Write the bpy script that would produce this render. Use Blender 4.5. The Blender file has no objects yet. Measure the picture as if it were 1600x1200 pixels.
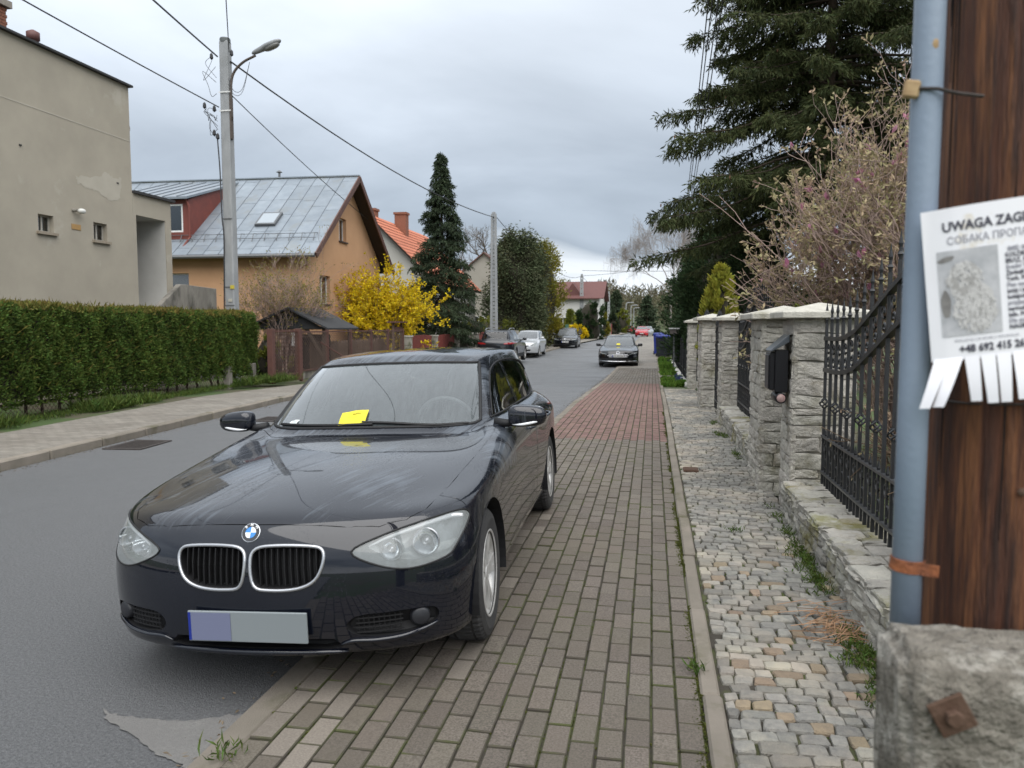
import bpy, bmesh, math, random
import numpy as np
from mathutils import Vector, Matrix
from mathutils.bvhtree import BVHTree
SC = bpy.context.scene
COL = SC.collection
PI = math.pi
# ------------------------------------------------------------------ camera
YAW, PITCH = math.radians(10.36), math.radians(4.337)
cd = bpy.data.cameras.new('camera'); cam = bpy.data.objects.new('camera', cd); COL.objects.link(cam)
cam.location = (0, 0, 1.6); cam.rotation_euler = (PI/2 - PITCH, 0, YAW)
cd.sensor_width = 36; cd.lens = 27.0; cd.clip_start = .05; cd.clip_end = 3000
cd.dof.use_dof = True; cd.dof.focus_distance = 5.0; cd.dof.aperture_fstop = 4.6
SC.camera = cam
# ------------------------------------------------------------------ sky, sun, exposure
W = bpy.data.worlds.new('World'); SC.world = W; W.use_nodes = True
SUN_EL, SUN_AZ = math.radians(58), math.radians(152)     # azimuth clockwise from +Y
def build_world():
    nt = W.node_tree; nt.nodes.clear(); L = nt.links.new
    N = lambda t, **k: _n(nt, t, **k)
    def _n(nt, t, **k):
        n = nt.nodes.new(t)
        for a, b in k.items(): setattr(n, a, b)
        return n
    out = N('ShaderNodeOutputWorld'); bg = N('ShaderNodeBackground'); L(bg.outputs[0], out.inputs[0])
    sky = N('ShaderNodeTexSky', sky_type='NISHITA'); sky.sun_disc = False
    sky.sun_elevation = SUN_EL; sky.sun_rotation = SUN_AZ; sky.dust_density = 2.0
    sk = N('ShaderNodeVectorMath', operation='SCALE'); L(sky.outputs[0], sk.inputs[0]); sk.inputs['Scale'].default_value = .05
    tc = N('ShaderNodeTexCoord'); sep = N('ShaderNodeSeparateXYZ'); L(tc.outputs['Generated'], sep.inputs[0])
    # cloud deck: direction projected on a flat layer
    zz = N('ShaderNodeMath', operation='ADD'); L(sep.outputs[2], zz.inputs[0]); zz.inputs[1].default_value = .16
    zm = N('ShaderNodeMath', operation='MAXIMUM'); L(zz.outputs[0], zm.inputs[0]); zm.inputs[1].default_value = .05
    dx = N('ShaderNodeMath', operation='DIVIDE'); L(sep.outputs[0], dx.inputs[0]); L(zm.outputs[0], dx.inputs[1])
    dy = N('ShaderNodeMath', operation='DIVIDE'); L(sep.outputs[1], dy.inputs[0]); L(zm.outputs[0], dy.inputs[1])
    cb = N('ShaderNodeCombineXYZ'); L(dx.outputs[0], cb.inputs[0]); L(dy.outputs[0], cb.inputs[1]); cb.inputs[2].default_value = 3.7
    n1 = N('ShaderNodeTexNoise'); L(cb.outputs[0], n1.inputs['Vector']); n1.inputs['Scale'].default_value = .62; n1.inputs['Detail'].default_value = 7; n1.inputs['Roughness'].default_value = .5; n1.inputs['Distortion'].default_value = .35
    # overall overcast gradient by elevation
    el = N('ShaderNodeMath', operation='ADD'); L(sep.outputs[2], el.inputs[0])
    na = N('ShaderNodeMath', operation='MULTIPLY_ADD'); L(n1.outputs['Fac'], na.inputs[0]); na.inputs[1].default_value = .30; na.inputs[2].default_value = -.15
    L(na.outputs[0], el.inputs[1])
    rp = N('ShaderNodeValToRGB'); L(el.outputs[0], rp.inputs[0]); e = rp.color_ramp.elements
    e[0].position = 0.0; e[0].color = (.46, .485, .51, 1)
    e[1].position = 1.0; e[1].color = (.53, .56, .595, 1)
    for p, c in ((.05, (.45, .478, .51)), (.10, (.188, .220, .260)), (.17, (.225, .258, .300)), (.27, (.315, .35, .395)), (.40, (.41, .445, .487))):
        x = e.new(p); x.color = (*c, 1)
    # soft cloud modulation
    rm = N('ShaderNodeMapRange'); L(n1.outputs['Fac'], rm.inputs[0]); rm.inputs[1].default_value = .3; rm.inputs[2].default_value = .72; rm.inputs[3].default_value = .78; rm.inputs[4].default_value = 1.18
    ml = N('ShaderNodeVectorMath', operation='SCALE'); L(rp.outputs[0], ml.inputs[0]); L(rm.outputs[0], ml.inputs['Scale'])
    mx = N('ShaderNodeMix', data_type='RGBA'); mx.inputs[0].default_value = .93
    L(sk.outputs[0], mx.inputs[6]); L(ml.outputs[0], mx.inputs[7])
    L(mx.outputs[2], bg.inputs[0]); bg.inputs[1].default_value = 1.0
build_world()
sl = bpy.data.lights.new('sun', 'SUN'); sl.energy = 1.5; sl.angle = math.radians(80); sl.color = (1, .97, .93)
so = bpy.data.objects.new('sun', sl); COL.objects.link(so)
sd = Vector((math.sin(SUN_AZ)*math.cos(SUN_EL), math.cos(SUN_AZ)*math.cos(SUN_EL), math.sin(SUN_EL)))
so.rotation_euler = (-sd).to_track_quat('-Z', 'Y').to_euler(); so.location = (0, 0, 30)
SC.view_settings.view_transform = 'Standard'; SC.view_settings.look = 'None'; SC.view_settings.exposure = 1.3; SC.view_settings.gamma = 1
SC.render.engine = 'CYCLES'; SC.cycles.use_denoising = True; SC.cycles.max_bounces = 8; SC.cycles.transparent_max_bounces = 24
SC.cycles.caustics_reflective = False; SC.cycles.caustics_refractive = False
# ------------------------------------------------------------------ projection (only to choose what the photograph shows, and where things stand)
_f = np.array([-math.sin(YAW)*math.cos(PITCH), math.cos(YAW)*math.cos(PITCH), -math.sin(PITCH)])
_r = np.array([math.cos(YAW), math.sin(YAW), 0]); _u = np.cross(_r, _f)
def project(p):
    q = np.asarray(p, float) - np.array([0, 0, 1.6]); d = q @ _f
    return 800 + 1200*(q @ _r)/d, 600 - 1200*(q @ _u)/d, d
def bearing(px_x, Y):
    'world X of the vertical plane seen at photo column px_x, at distance Y'
    k = (px_x - 800)/1200; d = _f + k*_r; return d[0]/d[1]*Y
def height(px_x, px_y, Y):
    d = _f + (px_x-800)/1200*_r - (px_y-600)/1200*_u; return 1.6 + d[2]/d[1]*Y
# ------------------------------------------------------------------ mesh helpers
def props(o, label=None, cat=None, group=None, kind=None):
    if label: o['label'] = label
    if cat: o['category'] = cat
    if group: o['group'] = group
    if kind: o['kind'] = kind
    return o
def link(name, data, parent=None, local=False, **k):
    o = bpy.data.objects.new(name, data); COL.objects.link(o)
    if parent is not None:
        o.parent = parent
        if not local: o.matrix_parent_inverse = WM[parent.name].inverted() if parent.name in WM else Matrix()
    return props(o, **k)
WM = {}
def empty(name, loc=(0, 0, 0), rz=0, label=None, cat=None, group=None, mat4=None, kind=None):
    o = bpy.data.objects.new(name, None); COL.objects.link(o); o.empty_display_size = .1
    m = mat4 if mat4 is not None else Matrix.Translation(loc) @ Matrix.Rotation(rz, 4, 'Z')
    o.matrix_basis = m; WM[o.name] = m.copy()
    return props(o, label, cat, group, kind)
def npmesh(name, v, f, mat=None, smooth=False):
    'v (N,3) float array, f (M,k) int array with one face size'
    v = np.ascontiguousarray(v, np.float32); f = np.ascontiguousarray(f, np.int32)
    me = bpy.data.meshes.new(name); k = f.shape[1]; n = len(f)
    me.vertices.add(len(v)); me.vertices.foreach_set('co', v.ravel())
    me.loops.add(n*k); me.loops.foreach_set('vertex_index', f.ravel())
    me.polygons.add(n); me.polygons.foreach_set('loop_start', np.arange(0, n*k, k, dtype=np.int32))
    me.polygons.foreach_set('use_smooth', np.full(n, smooth, dtype=bool))
    me.update(calc_edges=True); me.validate()
    if mat: me.materials.append(mat)
    return me
class MB:
    'collects simple shapes and links them as ONE mesh object'
    def __init__(s): s.v = []; s.f = []
    def add(s, vs, fs):
        b = len(s.v); s.v += [tuple(p) for p in vs]; s.f += [tuple(i+b for i in q) for q in fs]; return s
    def box(s, x0, x1, y0, y1, z0, z1):
        return s.add([(x0,y0,z0),(x1,y0,z0),(x1,y1,z0),(x0,y1,z0),(x0,y0,z1),(x1,y0,z1),(x1,y1,z1),(x0,y1,z1)],
                     [(0,3,2,1),(4,5,6,7),(0,1,5,4),(1,2,6,5),(2,3,7,6),(3,0,4,7)])
    def obox(s, c, size, m=None):
        h = [a/2 for a in size]; m = m or Matrix()
        ps = [Vector(c) + (m.to_3x3() @ Vector((a*h[0], b*h[1], d*h[2]))) for d in (-1,1) for a, b in ((-1,-1),(1,-1),(1,1),(-1,1))]
        return s.add(ps, [(0,3,2,1),(4,5,6,7),(0,1,5,4),(1,2,6,5),(2,3,7,6),(3,0,4,7)])
    def bar(s, a, b, w, h=None, up=(0,0,1)):
        'rectangular bar from a to b'
        a, b = Vector(a), Vector(b); d = (b-a).normalized(); u = Vector(up)
        if abs(d.dot(u)) > .98: u = Vector((1,0,0))
        x = d.cross(u).normalized(); y = x.cross(d).normalized(); h = h or w
        ps = [p + x*(i*w/2) + y*(j*h/2) for p in (a,b) for i,j in ((-1,-1),(1,-1),(1,1),(-1,1))]
        return s.add(ps, [(0,1,2,3),(4,7,6,5),(0,4,5,1),(1,5,6,2),(2,6,7,3),(3,7,4,0)])
    def tube(s, pts, r, n=8, cap=True):
        pts = [Vector(p) for p in pts]; k = len(pts); rs = r if isinstance(r, (list, tuple)) else [r]*k
        vs = []; pu = None
        for i, p in enumerate(pts):
            d = (pts[min(i+1,k-1)] - pts[max(i-1,0)]).normalized()
            if pu is None: pu = Vector((0,0,1)) if abs(d.z) < .9 else Vector((1,0,0))
            x = d.cross(pu)
            if x.length < 1e-5: x = d.orthogonal()
            x.normalize(); y = x.cross(d).normalized(); pu = y
            for j in range(n):
                a = 2*PI*j/n; vs.append(p + (x*math.cos(a) + y*math.sin(a))*rs[i])
        fs = [(i*n+j, i*n+(j+1)%n, (i+1)*n+(j+1)%n, (i+1)*n+j) for i in range(k-1) for j in range(n)]
        if cap: fs += [tuple(range(n))[::-1], tuple((k-1)*n+j for j in range(n))]
        return s.add(vs, fs)
    def lathe(s, prof, n=24, m=None, closed=False):
        'prof [(r,z)...] turned about local z, placed by m'
        m = m or Matrix(); vs = []
        for r, z in prof:
            for j in range(n):
                a = 2*PI*j/n; vs.append(m @ Vector((r*math.cos(a), r*math.sin(a), z)))
        k = len(prof); q = k if closed else k-1
        return s.add(vs, [(i*n+j, i*n+(j+1)%n, ((i+1)%k)*n+(j+1)%n, ((i+1)%k)*n+j) for i in range(q) for j in range(n)])
    def prism(s, poly, d, m=None):
        'polygon in local xy pushed out d along local z'
        m = m or Matrix(); k = len(poly)
        vs = [m @ Vector((x,y,0)) for x,y in poly] + [m @ Vector((x,y,d)) for x,y in poly]
        return s.add(vs, [tuple(range(k))[::-1], tuple(range(k,2*k))] + [(i,(i+1)%k,(i+1)%k+k,i+k) for i in range(k)])
    def quad(s, *p): return s.add(p, [tuple(range(len(p)))])
    def mesh(s, name, mat=None, bevel=0, smooth=False, seg=1):
        me = bpy.data.meshes.new(name); me.from_pydata([tuple(p) for p in s.v], [], s.f)
        bm = bmesh.new(); bm.from_mesh(me)
        bmesh.ops.recalc_face_normals(bm, faces=bm.faces)
        if bevel: bmesh.ops.bevel(bm, geom=list(bm.edges), offset=bevel, segments=seg, affect='EDGES', clamp_overlap=True)
        bm.to_mesh(me); bm.free()
        if smooth: me.polygons.foreach_set('use_smooth', [True]*len(me.polygons))
        if mat: me.materials.append(mat)
        return me
    def build(s, name, mat, parent=None, bevel=0, smooth=False, local=False, seg=1, **k):
        return link(name, s.mesh(name, mat, bevel, smooth, seg), parent, local, **k)
def copy_tree(o, mat4, label=None):
    c = o.copy(); COL.objects.link(c); c.matrix_basis = mat4; WM[c.name] = mat4.copy()
    if label: c['label'] = label
    def rec(src, dst):
        for ch in list(src.children):
            d = ch.copy(); COL.objects.link(d); d.parent = dst; rec(ch, d)
    rec(o, c); return c
def catrom(pts, n):
    'smooth curve through points'
    P = [Vector(p) for p in pts]; P = [2*P[0]-P[1]] + P + [2*P[-1]-P[-2]]; out = []
    for i in range(1, len(P)-2):
        for j in range(n):
            t = j/n; a, b, c, d = P[i-1:i+3]
            out.append(.5*((2*b) + (c-a)*t + (2*a-5*b+4*c-d)*t*t + (3*b-a-3*c+d)*t**3))
    return out + [P[-2]]
def superell(c, a, b, d, e=.55, n=16, m=None):
    'boxy ellipsoid as vertices/faces'
    f = lambda t: math.copysign(abs(t)**e, t); vs = []; fs = []
    for i in range(n+1):
        p = -PI/2 + PI*i/n
        for j in range(2*n):
            q = PI*j/n; v = Vector((a*f(math.cos(p))*f(math.cos(q)), b*f(math.cos(p))*f(math.sin(q)), d*f(math.sin(p))))
            vs.append(Vector(c) + (m @ v if m else v))
    for i in range(n):
        for j in range(2*n): fs.append((i*2*n+j, i*2*n+(j+1) % (2*n), (i+1)*2*n+(j+1) % (2*n), (i+1)*2*n+j))
    return vs, fs
# ------------------------------------------------------------------ materials
MATS = {}
def mat(name, c1, c2=None, scale=6, rough=.7, bump=0, bscale=60, rnd=0, metal=0, spec=.5, coat=0, detail=5, c3=None, s3=2, t3=.6, w3=.12,
        coord='P', stretch=None, rough2=None, srough=3, emit=0, hue=0, sharp=.18):
    if name in MATS: return MATS[name]
    m = bpy.data.materials.new(name); MATS[name] = m; m.use_nodes = True
    nt = m.node_tree; L = nt.links.new; N = nt.nodes.new
    b = nt.nodes['Principled BSDF']; b.inputs['Roughness'].default_value = rough; b.inputs['Metallic'].default_value = metal
    b.inputs['Specular IOR Level'].default_value = spec; b.inputs['Coat Weight'].default_value = coat; b.inputs['Coat Roughness'].default_value = .06
    if coord == 'P': co = N('ShaderNodeNewGeometry').outputs['Position']
    else: co = N('ShaderNodeTexCoord').outputs['Object']
    if stretch:
        mp = N('ShaderNodeVectorMath'); mp.operation = 'MULTIPLY'; L(co, mp.inputs[0]); mp.inputs[1].default_value = stretch; co = mp.outputs[0]
    def noise(s, d=detail, r=.6):
        n = N('ShaderNodeTexNoise'); L(co, n.inputs['Vector']); n.inputs['Scale'].default_value = s; n.inputs['Detail'].default_value = d; n.inputs['Roughness'].default_value = r; return n.outputs['Fac']
    def mixc(f, a, c):
        x = N('ShaderNodeMix'); x.data_type = 'RGBA'
        if isinstance(f, float): x.inputs[0].default_value = f
        else: L(f, x.inputs[0])
        for i, q in ((6, a), (7, c)):
            if isinstance(q, tuple): x.inputs[i].default_value = (*q[:3], 1)
            else: L(q, x.inputs[i])
        return x.outputs[2]
    def rng(f, a, c, lo=0., hi=1.):
        x = N('ShaderNodeMapRange'); L(f, x.inputs[0]); x.inputs[1].default_value = a; x.inputs[2].default_value = c; x.inputs[3].default_value = lo; x.inputs[4].default_value = hi; return x.outputs[0]
    col = tuple(c1)
    if c2 is not None: col = mixc(rng(noise(scale), .5-sharp, .5+sharp), tuple(c1), tuple(c2))
    if c3 is not None: col = mixc(rng(noise(s3, 6, .65), t3-w3/2, t3+w3/2), col, tuple(c3))
    if rnd or hue:
        oi = N('ShaderNodeObjectInfo').outputs['Random']; ri = N('ShaderNodeNewGeometry').outputs['Random Per Island']
        ad = N('ShaderNodeMath'); ad.operation = 'ADD'; L(oi, ad.inputs[0]); L(ri, ad.inputs[1])
        fr = N('ShaderNodeMath'); fr.operation = 'FRACT'; L(ad.outputs[0], fr.inputs[0])
        hs = N('ShaderNodeHueSaturation'); L(rng(fr.outputs[0], 0, 1, 1-rnd, 1+rnd), hs.inputs['Value'])
        if hue:
            f2 = N('ShaderNodeMath'); f2.operation = 'MULTIPLY'; L(fr.outputs[0], f2.inputs[0]); f2.inputs[1].default_value = 7.13
            f3 = N('ShaderNodeMath'); f3.operation = 'FRACT'; L(f2.outputs[0], f3.inputs[0]); L(rng(f3.outputs[0], 0, 1, .5-hue, .5+hue), hs.inputs['Hue'])
        if isinstance(col, tuple): hs.inputs['Color'].default_value = (*col, 1)
        else: L(col, hs.inputs['Color'])
        col = hs.outputs[0]
    if isinstance(col, tuple): b.inputs['Base Color'].default_value = (*col, 1)
    else: L(col, b.inputs['Base Color'])
    if rough2 is not None: L(rng(noise(srough, 4), .38, .62, rough, rough2), b.inputs['Roughness'])
    if bump:
        bp = N('ShaderNodeBump'); bp.inputs['Strength'].default_value = min(1, bump); bp.inputs['Distance'].default_value = .01*max(1, bump)
        L(noise(bscale, 4, .65), bp.inputs['Height']); L(bp.outputs[0], b.inputs['Normal'])
    if emit: b.inputs['Emission Color'].default_value = (*c1, 1); b.inputs['Emission Strength'].default_value = emit
    return m
def leafmat(name, c1, c2, scale=.9, rnd=.35, trans=.25, rough=.75, hue=.02, dead=None, td=.66):
    'foliage: diffuse + translucent, colour in clumps and per leaf'
    m = mat(name, c1, c2, scale=scale, rough=rough, rnd=rnd, hue=hue, spec=.18, detail=3, c3=dead, s3=1.7, t3=td, w3=.1)
    nt = m.node_tree; b = nt.nodes['Principled BSDF']; out = nt.nodes['Material Output']
    t = nt.nodes.new('ShaderNodeBsdfTranslucent'); mx = nt.nodes.new('ShaderNodeMixShader'); mx.inputs[0].default_value = trans
    src = b.inputs['Base Color'].links[0].from_socket; nt.links.new(src, t.inputs[0])
    nt.links.new(b.outputs[0], mx.inputs[1]); nt.links.new(t.outputs[0], mx.inputs[2]); nt.links.new(mx.outputs[0], out.inputs[0])
    return m
def glassmat(name, tint=(.8, .85, .85), film=(.5, .55, .58), filmw=.0, refl=1.0, streak=None):
    'thin pane: see-through, mirror-like at grazing angles, an optional pale diffuse film'
    if name in MATS: return MATS[name]
    m = bpy.data.materials.new(name); MATS[name] = m; m.use_nodes = True; nt = m.node_tree; nt.nodes.clear(); N = nt.nodes.new; L = nt.links.new
    o = N('ShaderNodeOutputMaterial'); tr = N('ShaderNodeBsdfTransparent'); tr.inputs[0].default_value = (*tint, 1)
    gl = N('ShaderNodeBsdfGlossy'); gl.inputs['Roughness'].default_value = .03
    fr = N('ShaderNodeFresnel'); fr.inputs[0].default_value = 1.5
    fm = N('ShaderNodeMath'); fm.operation = 'MULTIPLY'; L(fr.outputs[0], fm.inputs[0]); fm.inputs[1].default_value = refl*1.6; fm.use_clamp = True
    m1 = N('ShaderNodeMixShader'); L(fm.outputs[0], m1.inputs[0]); L(tr.outputs[0], m1.inputs[1]); L(gl.outputs[0], m1.inputs[2]); last = m1
    if filmw:
        df = N('ShaderNodeBsdfDiffuse'); df.inputs[0].default_value = (*film, 1)
        m2 = N('ShaderNodeMixShader'); L(m1.outputs[0], m2.inputs[1]); L(df.outputs[0], m2.inputs[2]); m2.inputs[0].default_value = filmw; last = m2
        if streak:
            tc = N('ShaderNodeTexCoord'); vm = N('ShaderNodeVectorMath'); vm.operation = 'MULTIPLY'; L(tc.outputs['Object'], vm.inputs[0]); vm.inputs[1].default_value = streak
            n = N('ShaderNodeTexNoise'); L(vm.outputs[0], n.inputs['Vector']); n.inputs['Scale'].default_value = 1; n.inputs['Detail'].default_value = 6; n.inputs['Roughness'].default_value = .65
            mr = N('ShaderNodeMapRange'); L(n.outputs['Fac'], mr.inputs[0]); mr.inputs[1].default_value = .38; mr.inputs[2].default_value = .66; mr.inputs[3].default_value = filmw*.72; mr.inputs[4].default_value = min(1, filmw*1.35); L(mr.outputs[0], m2.inputs[0])
    L(last.outputs[0], o.inputs[0]); return m
# ================================================================== GROUND AND PAVING
m_earth = mat('earth', (.085, .07, .045), (.06, .075, .03), scale=1.2, rough=.95, bump=.8, bscale=18, c3=(.05, .085, .02), s3=.6, t3=.5)
m_joint = mat('mossy_joint', (.032, .027, .02), (.05, .043, .032), scale=9, rough=.95, bump=.6, bscale=60, c3=(.06, .072, .018), s3=3.2, t3=.52, w3=.16)
m_paver = mat('paver_grey', (.085, .072, .058), (.185, .158, .130), scale=120, sharp=.12, rough=.82, bump=.7, bscale=260, rnd=.13, hue=.010, c3=(.135, .115, .088), s3=1.3, t3=.58, w3=.3, rough2=.6, srough=1.5)
m_paverred = mat('paver_red', (.125, .074, .062), (.205, .124, .104), scale=120, sharp=.12, rough=.85, bump=.5, bscale=260, rnd=.15, hue=.012)
m_paverdry = mat('paver_dry', (.145, .125, .103), (.215, .188, .157), scale=120, rough=.85, bump=.5, bscale=260, rnd=.12)
m_kerb = mat('kerb_concrete', (.235, .205, .17), (.17, .15, .12), scale=3, rough=.85, bump=.6, bscale=180, rnd=.12, c3=(.12, .11, .07), s3=2.2, t3=.6)
m_sett = mat('granite_sett', (.245, .236, .208), (.165, .161, .148), scale=30, rough=.8, bump=.9, bscale=120, rnd=.26, hue=.012, c3=(.34, .30, .24), s3=1.6, t3=.55, w3=.2)
m_dirt = mat('joint_dirt', (.050, .042, .033), (.075, .066, .048), scale=14, rough=.95, c3=(.06, .068, .022), s3=2.4, t3=.58, w3=.14)
m_settan = mat('granite_sett_tan', (.27, .21, .14), (.21, .165, .115), scale=30, rough=.8, bump=.9, bscale=120, rnd=.2, hue=.015)
m_asph = mat('asphalt', (.092, .095, .099), (.165, .168, .172), scale=75, sharp=.13, rough=.62, bump=1.6, bscale=130, c3=(.24, .24, .24), s3=95, t3=.66, w3=.06, rough2=.42, srough=.45, detail=6)
m_asphdry = mat('asphalt_dry', (.150, .147, .140), (.210, .205, .195), scale=90, rough=.85, bump=.8, bscale=190, c3=(.16, .155, .15), s3=4, t3=.55, w3=.3)
m_asphwet = mat('asphalt_wet', (.075, .078, .082), (.125, .128, .13), scale=110, rough=.40, bump=.8, bscale=190)
m_slabL = None
def slab_material():
    m = mat('pavement_blocks', (.185, .165, .14), (.235, .215, .185), scale=1.1, rough=.8, rough2=.6, srough=.8)
    nt = m.node_tree; L = nt.links.new; N = nt.nodes.new; b = nt.nodes['Principled BSDF']
    g = N('ShaderNodeNewGeometry'); br = N('ShaderNodeTexBrick'); L(g.outputs['Position'], br.inputs['Vector'])
    br.inputs['Scale'].default_value = 1; br.inputs['Brick Width'].default_value = .2; br.inputs['Row Height'].default_value = .1; br.inputs['Mortar Size'].default_value = .006; br.inputs['Mortar Smooth'].default_value = .3
    br.inputs['Color1'].default_value = (1.1, 1.1, 1.1, 1); br.inputs['Color2'].default_value = (.82, .82, .82, 1); br.inputs['Mortar'].default_value = (.42, .42, .38, 1)
    src = b.inputs['Base Color'].links[0].from_socket; mx = N('ShaderNodeMix'); mx.data_type = 'RGBA'; mx.blend_type = 'MULTIPLY'; mx.inputs[0].default_value = 1
    L(src, mx.inputs[6]); L(br.outputs['Color'], mx.inputs[7]); L(mx.outputs[2], b.inputs['Base Color'])
    bp = N('ShaderNodeBump'); bp.inputs['Strength'].default_value = .6; bp.inputs['Distance'].default_value = .004; bp.invert = True; L(br.outputs['Fac'], bp.inputs['Height']); L(bp.outputs[0], b.inputs['Normal'])
    return m
m_slabL = slab_material()
PZ = .06                                                            # level of the right pavement
GZ = ([-50, 15, 20, 26, 34, 42, 50, 58, 80, 130, 260, 600], [0, 0, -.12, -.27, -.33, -.30, -.15, -.03, .05, .1, .2, .2])
def gz(y): return float(np.interp(y, *GZ))
KL = [(-12, -5.7), (0, -6.5), (7.2, -7.04), (15, -7.67), (22, -7.9), (35, -7.7), (55, -6.7), (80, -5.9), (130, -5.0), (260, -4)]
def kerbL(y): return float(np.interp(y, [a for a, b in KL], [b for a, b in KL]))
def strip(name, ys, xa, xb, z, m, kind='structure', z2=None):
    mb = MB(); n = len(ys)
    ys = sorted(set(list(ys) + [q for q in (15, 17.5, 20, 23, 26, 30, 34, 38, 42, 46, 50, 54, 58, 65, 80, 130) if ys[0] < q < ys[-1]])); n = len(ys)
    vs = [(xa(y), y, z+gz(y)) for y in ys] + [(xb(y), y, (z if z2 is None else z2)+gz(y)) for y in ys]
    mb.add(vs, [(i, i+n, i+n+1, i+1) for i in range(n-1)])
    o = mb.build(name, m); o['kind'] = kind; return o
R1 = random.Random(11)
def build_ground():
    gy = [-200, 0, 15, 20, 26, 34, 42, 50, 58, 80, 130, 260, 600, 1500]; g = MB(); g.add([(x, y, gz(y)-.06) for y in gy for x in (-900, 900)], [(2*i, 2*i+1, 2*i+3, 2*i+2) for i in range(len(gy)-1)]); props(g.build('ground', m_earth), kind='structure')
    ys = [-10, 0, 4, 7, 10, 13, 16, 20, 25, 30, 36, 43, 50, 60, 70, 80, 95, 110, 130, 160, 200, 260]
    road = strip('road', ys, lambda y: kerbL(y) + .02, lambda y: -1.60, 0.0, m_asph)
    d = MB(); kp = [(-2.08, 2.62), (-1.95, 2.56), (-1.84, 2.49), (-1.72, 2.44), (-1.615, 2.40), (-1.615, 2.80), (-1.70, 2.78), (-1.80, 2.72), (-1.92, 2.70), (-2.02, 2.70), (-2.14, 2.70), (-2.24, 2.74), (-2.17, 2.67)]; R0 = random.Random(6)
    pts = [(min(-1.614, a + (b-a)*k/6 + R0.uniform(-.010, .010)), c + (d_-c)*k/6 + R0.uniform(-.009, .009)) for (a, c), (b, d_) in zip(kp, kp[1:]+kp[:1]) for k in range(6)]
    d.add([(x, y, .006) for x, y in pts], [tuple(range(len(pts)))]); d.build('dry_patch', m_asphdry, road)
    # old repair and puddle edge by the far kerb
    strip('pavement_left_edge', ys, lambda y: kerbL(y) - 3.2, lambda y: kerbL(y) - 1.72, .075, m_earth)
    strip('pavement_left', ys, lambda y: kerbL(y) - 1.75, lambda y: kerbL(y) - .14, .10, m_slabL)
    # left kerb stones, 1 m each
    kb = props(bpy.data.objects.new('kerb_left', None), kind='structure'); COL.objects.link(kb)
    y = 3.0
    while y < 60:
        x0, x1 = kerbL(y), kerbL(y+.985); t = math.atan2(x1-x0, 1); hz = .10 + R1.uniform(-.006, .012)
        mb = MB(); mb.obox(((x0+x1)/2 - .07, y+.49, hz/2 - .05 + gz(y+.5)), (.15, .98, hz+.11), Matrix.Rotation(-t, 4, 'Z')); mb.build('kerb_stone', m_kerb, kb, bevel=.014); y += 1.0
    strip('kerb_far', [60, 80, 110, 160, 260], lambda y: kerbL(y)-.15, lambda y: kerbL(y), .10, m_kerb)
    # right kerb stones
    kb = props(bpy.data.objects.new('kerb_right', None), kind='structure'); COL.objects.link(kb)
    y = 1.3
    while y < 46:
        mb = MB(); j = R1.uniform(-.006, .006); hz = PZ + R1.uniform(-.006, .008) + gz(y+.5)
        x0, x1 = -1.615 + j, -1.475 + j
        mb.add([(x0,y,hz-.16),(x1,y,hz-.16),(x1,y+.992,hz-.16),(x0,y+.992,hz-.16),(x0,y,hz-.02),(x1,y,hz),(x1,y+.992,hz),(x0,y+.992,hz-.02)], [(0,3,2,1),(4,5,6,7),(0,1,5,4),(1,2,6,5),(2,3,7,6),(3,0,4,7)])
        mb.build('kerb_stone', m_kerb, kb, bevel=.012); y += 1.0
    strip('kerb_right_far', [46, 80, 260], lambda y: -1.62, lambda y: -1.475, PZ, m_kerb)
    # edging stones between pavers and cobbles
    ed = props(bpy.data.objects.new('edging', None), kind='structure'); COL.objects.link(ed)
    y = 1.2
    while y < 46:
        mb = MB(); hz = PZ + .006 + R1.uniform(-.006, .010) + gz(y+.5); j = R1.uniform(-.006, .006)
        mb.box(.222+j, .302+j, y, y+.99, hz-.16, hz); mb.build('edging_stone', m_kerb, ed, bevel=.010); y += 1.0
    # paver field
    pav = strip('pavement_right', [1.2, 10, 20, 30, 46], lambda y: -1.477, lambda y: .224, PZ-.011, m_joint)
    strip('pavement_far', [46, 80, 130, 260], lambda y: -1.477, lambda y: .30, PZ-.004, m_slabL)
    pw, pl = .0993, .2
    cells = []
    for c in range(17):
        x = -1.475 + (c+.5)*pw
        k0 = 0
        while True:
            y = 1.25 + k0*pl + (.5*pl if c % 2 else 0) + .004*math.sin(c*3.1); k0 += 1
            if y > 46: break
            cells.append((c, x, y))
    def kind(c, x, y):
        if 10.4 < y < 23.5: return 'r'
        if c in (0, 1, 2, 3) and 2.2 < y < 3.6 and R1.random() < .45 and x < -1.1: return 'd'
        if c in (4, 5, 6) and 3.2 < y < 6.4 and R1.random() < .3: return 'd'
        return 'g'
    def block(tw=.0930, tl=.1920, h=.05):
        mb = MB(); mb.box(-tw/2, tw/2, -tl/2, tl/2, -h, 0); return mb.mesh('paver', None, bevel=.0045)
    meshes = {}
    for k, m in (('g', m_paver), ('r', m_paverred), ('d', m_paverdry)):
        me = block(); me.materials.append(m); me.materials.append(m_dirt); me.name = 'paver'; meshes[k] = me
        for p in me.polygons: p.material_index = 0 if p.normal.z > .85 else 1
    bv = np.array([v.co[:] for v in meshes['g'].vertices]); bf = [tuple(p.vertices) for p in meshes['g'].polygons]; bmi = [p.material_index for p in meshes['g'].polygons]
    shown = []
    for c, x, y in cells:
        if x < -.84 and 2.75 < y < 7.25: continue
        u, v, d = project((x, y, PZ))
        if -40 < u < 1640 and v < 1225 and d > 0: shown.append((d, c, x, y))
    shown.sort(); near = set((c, round(y, 3)) for d, c, x, y in shown[:290])
    rest = {'g': MB(), 'r': MB(), 'd': MB()}
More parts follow.
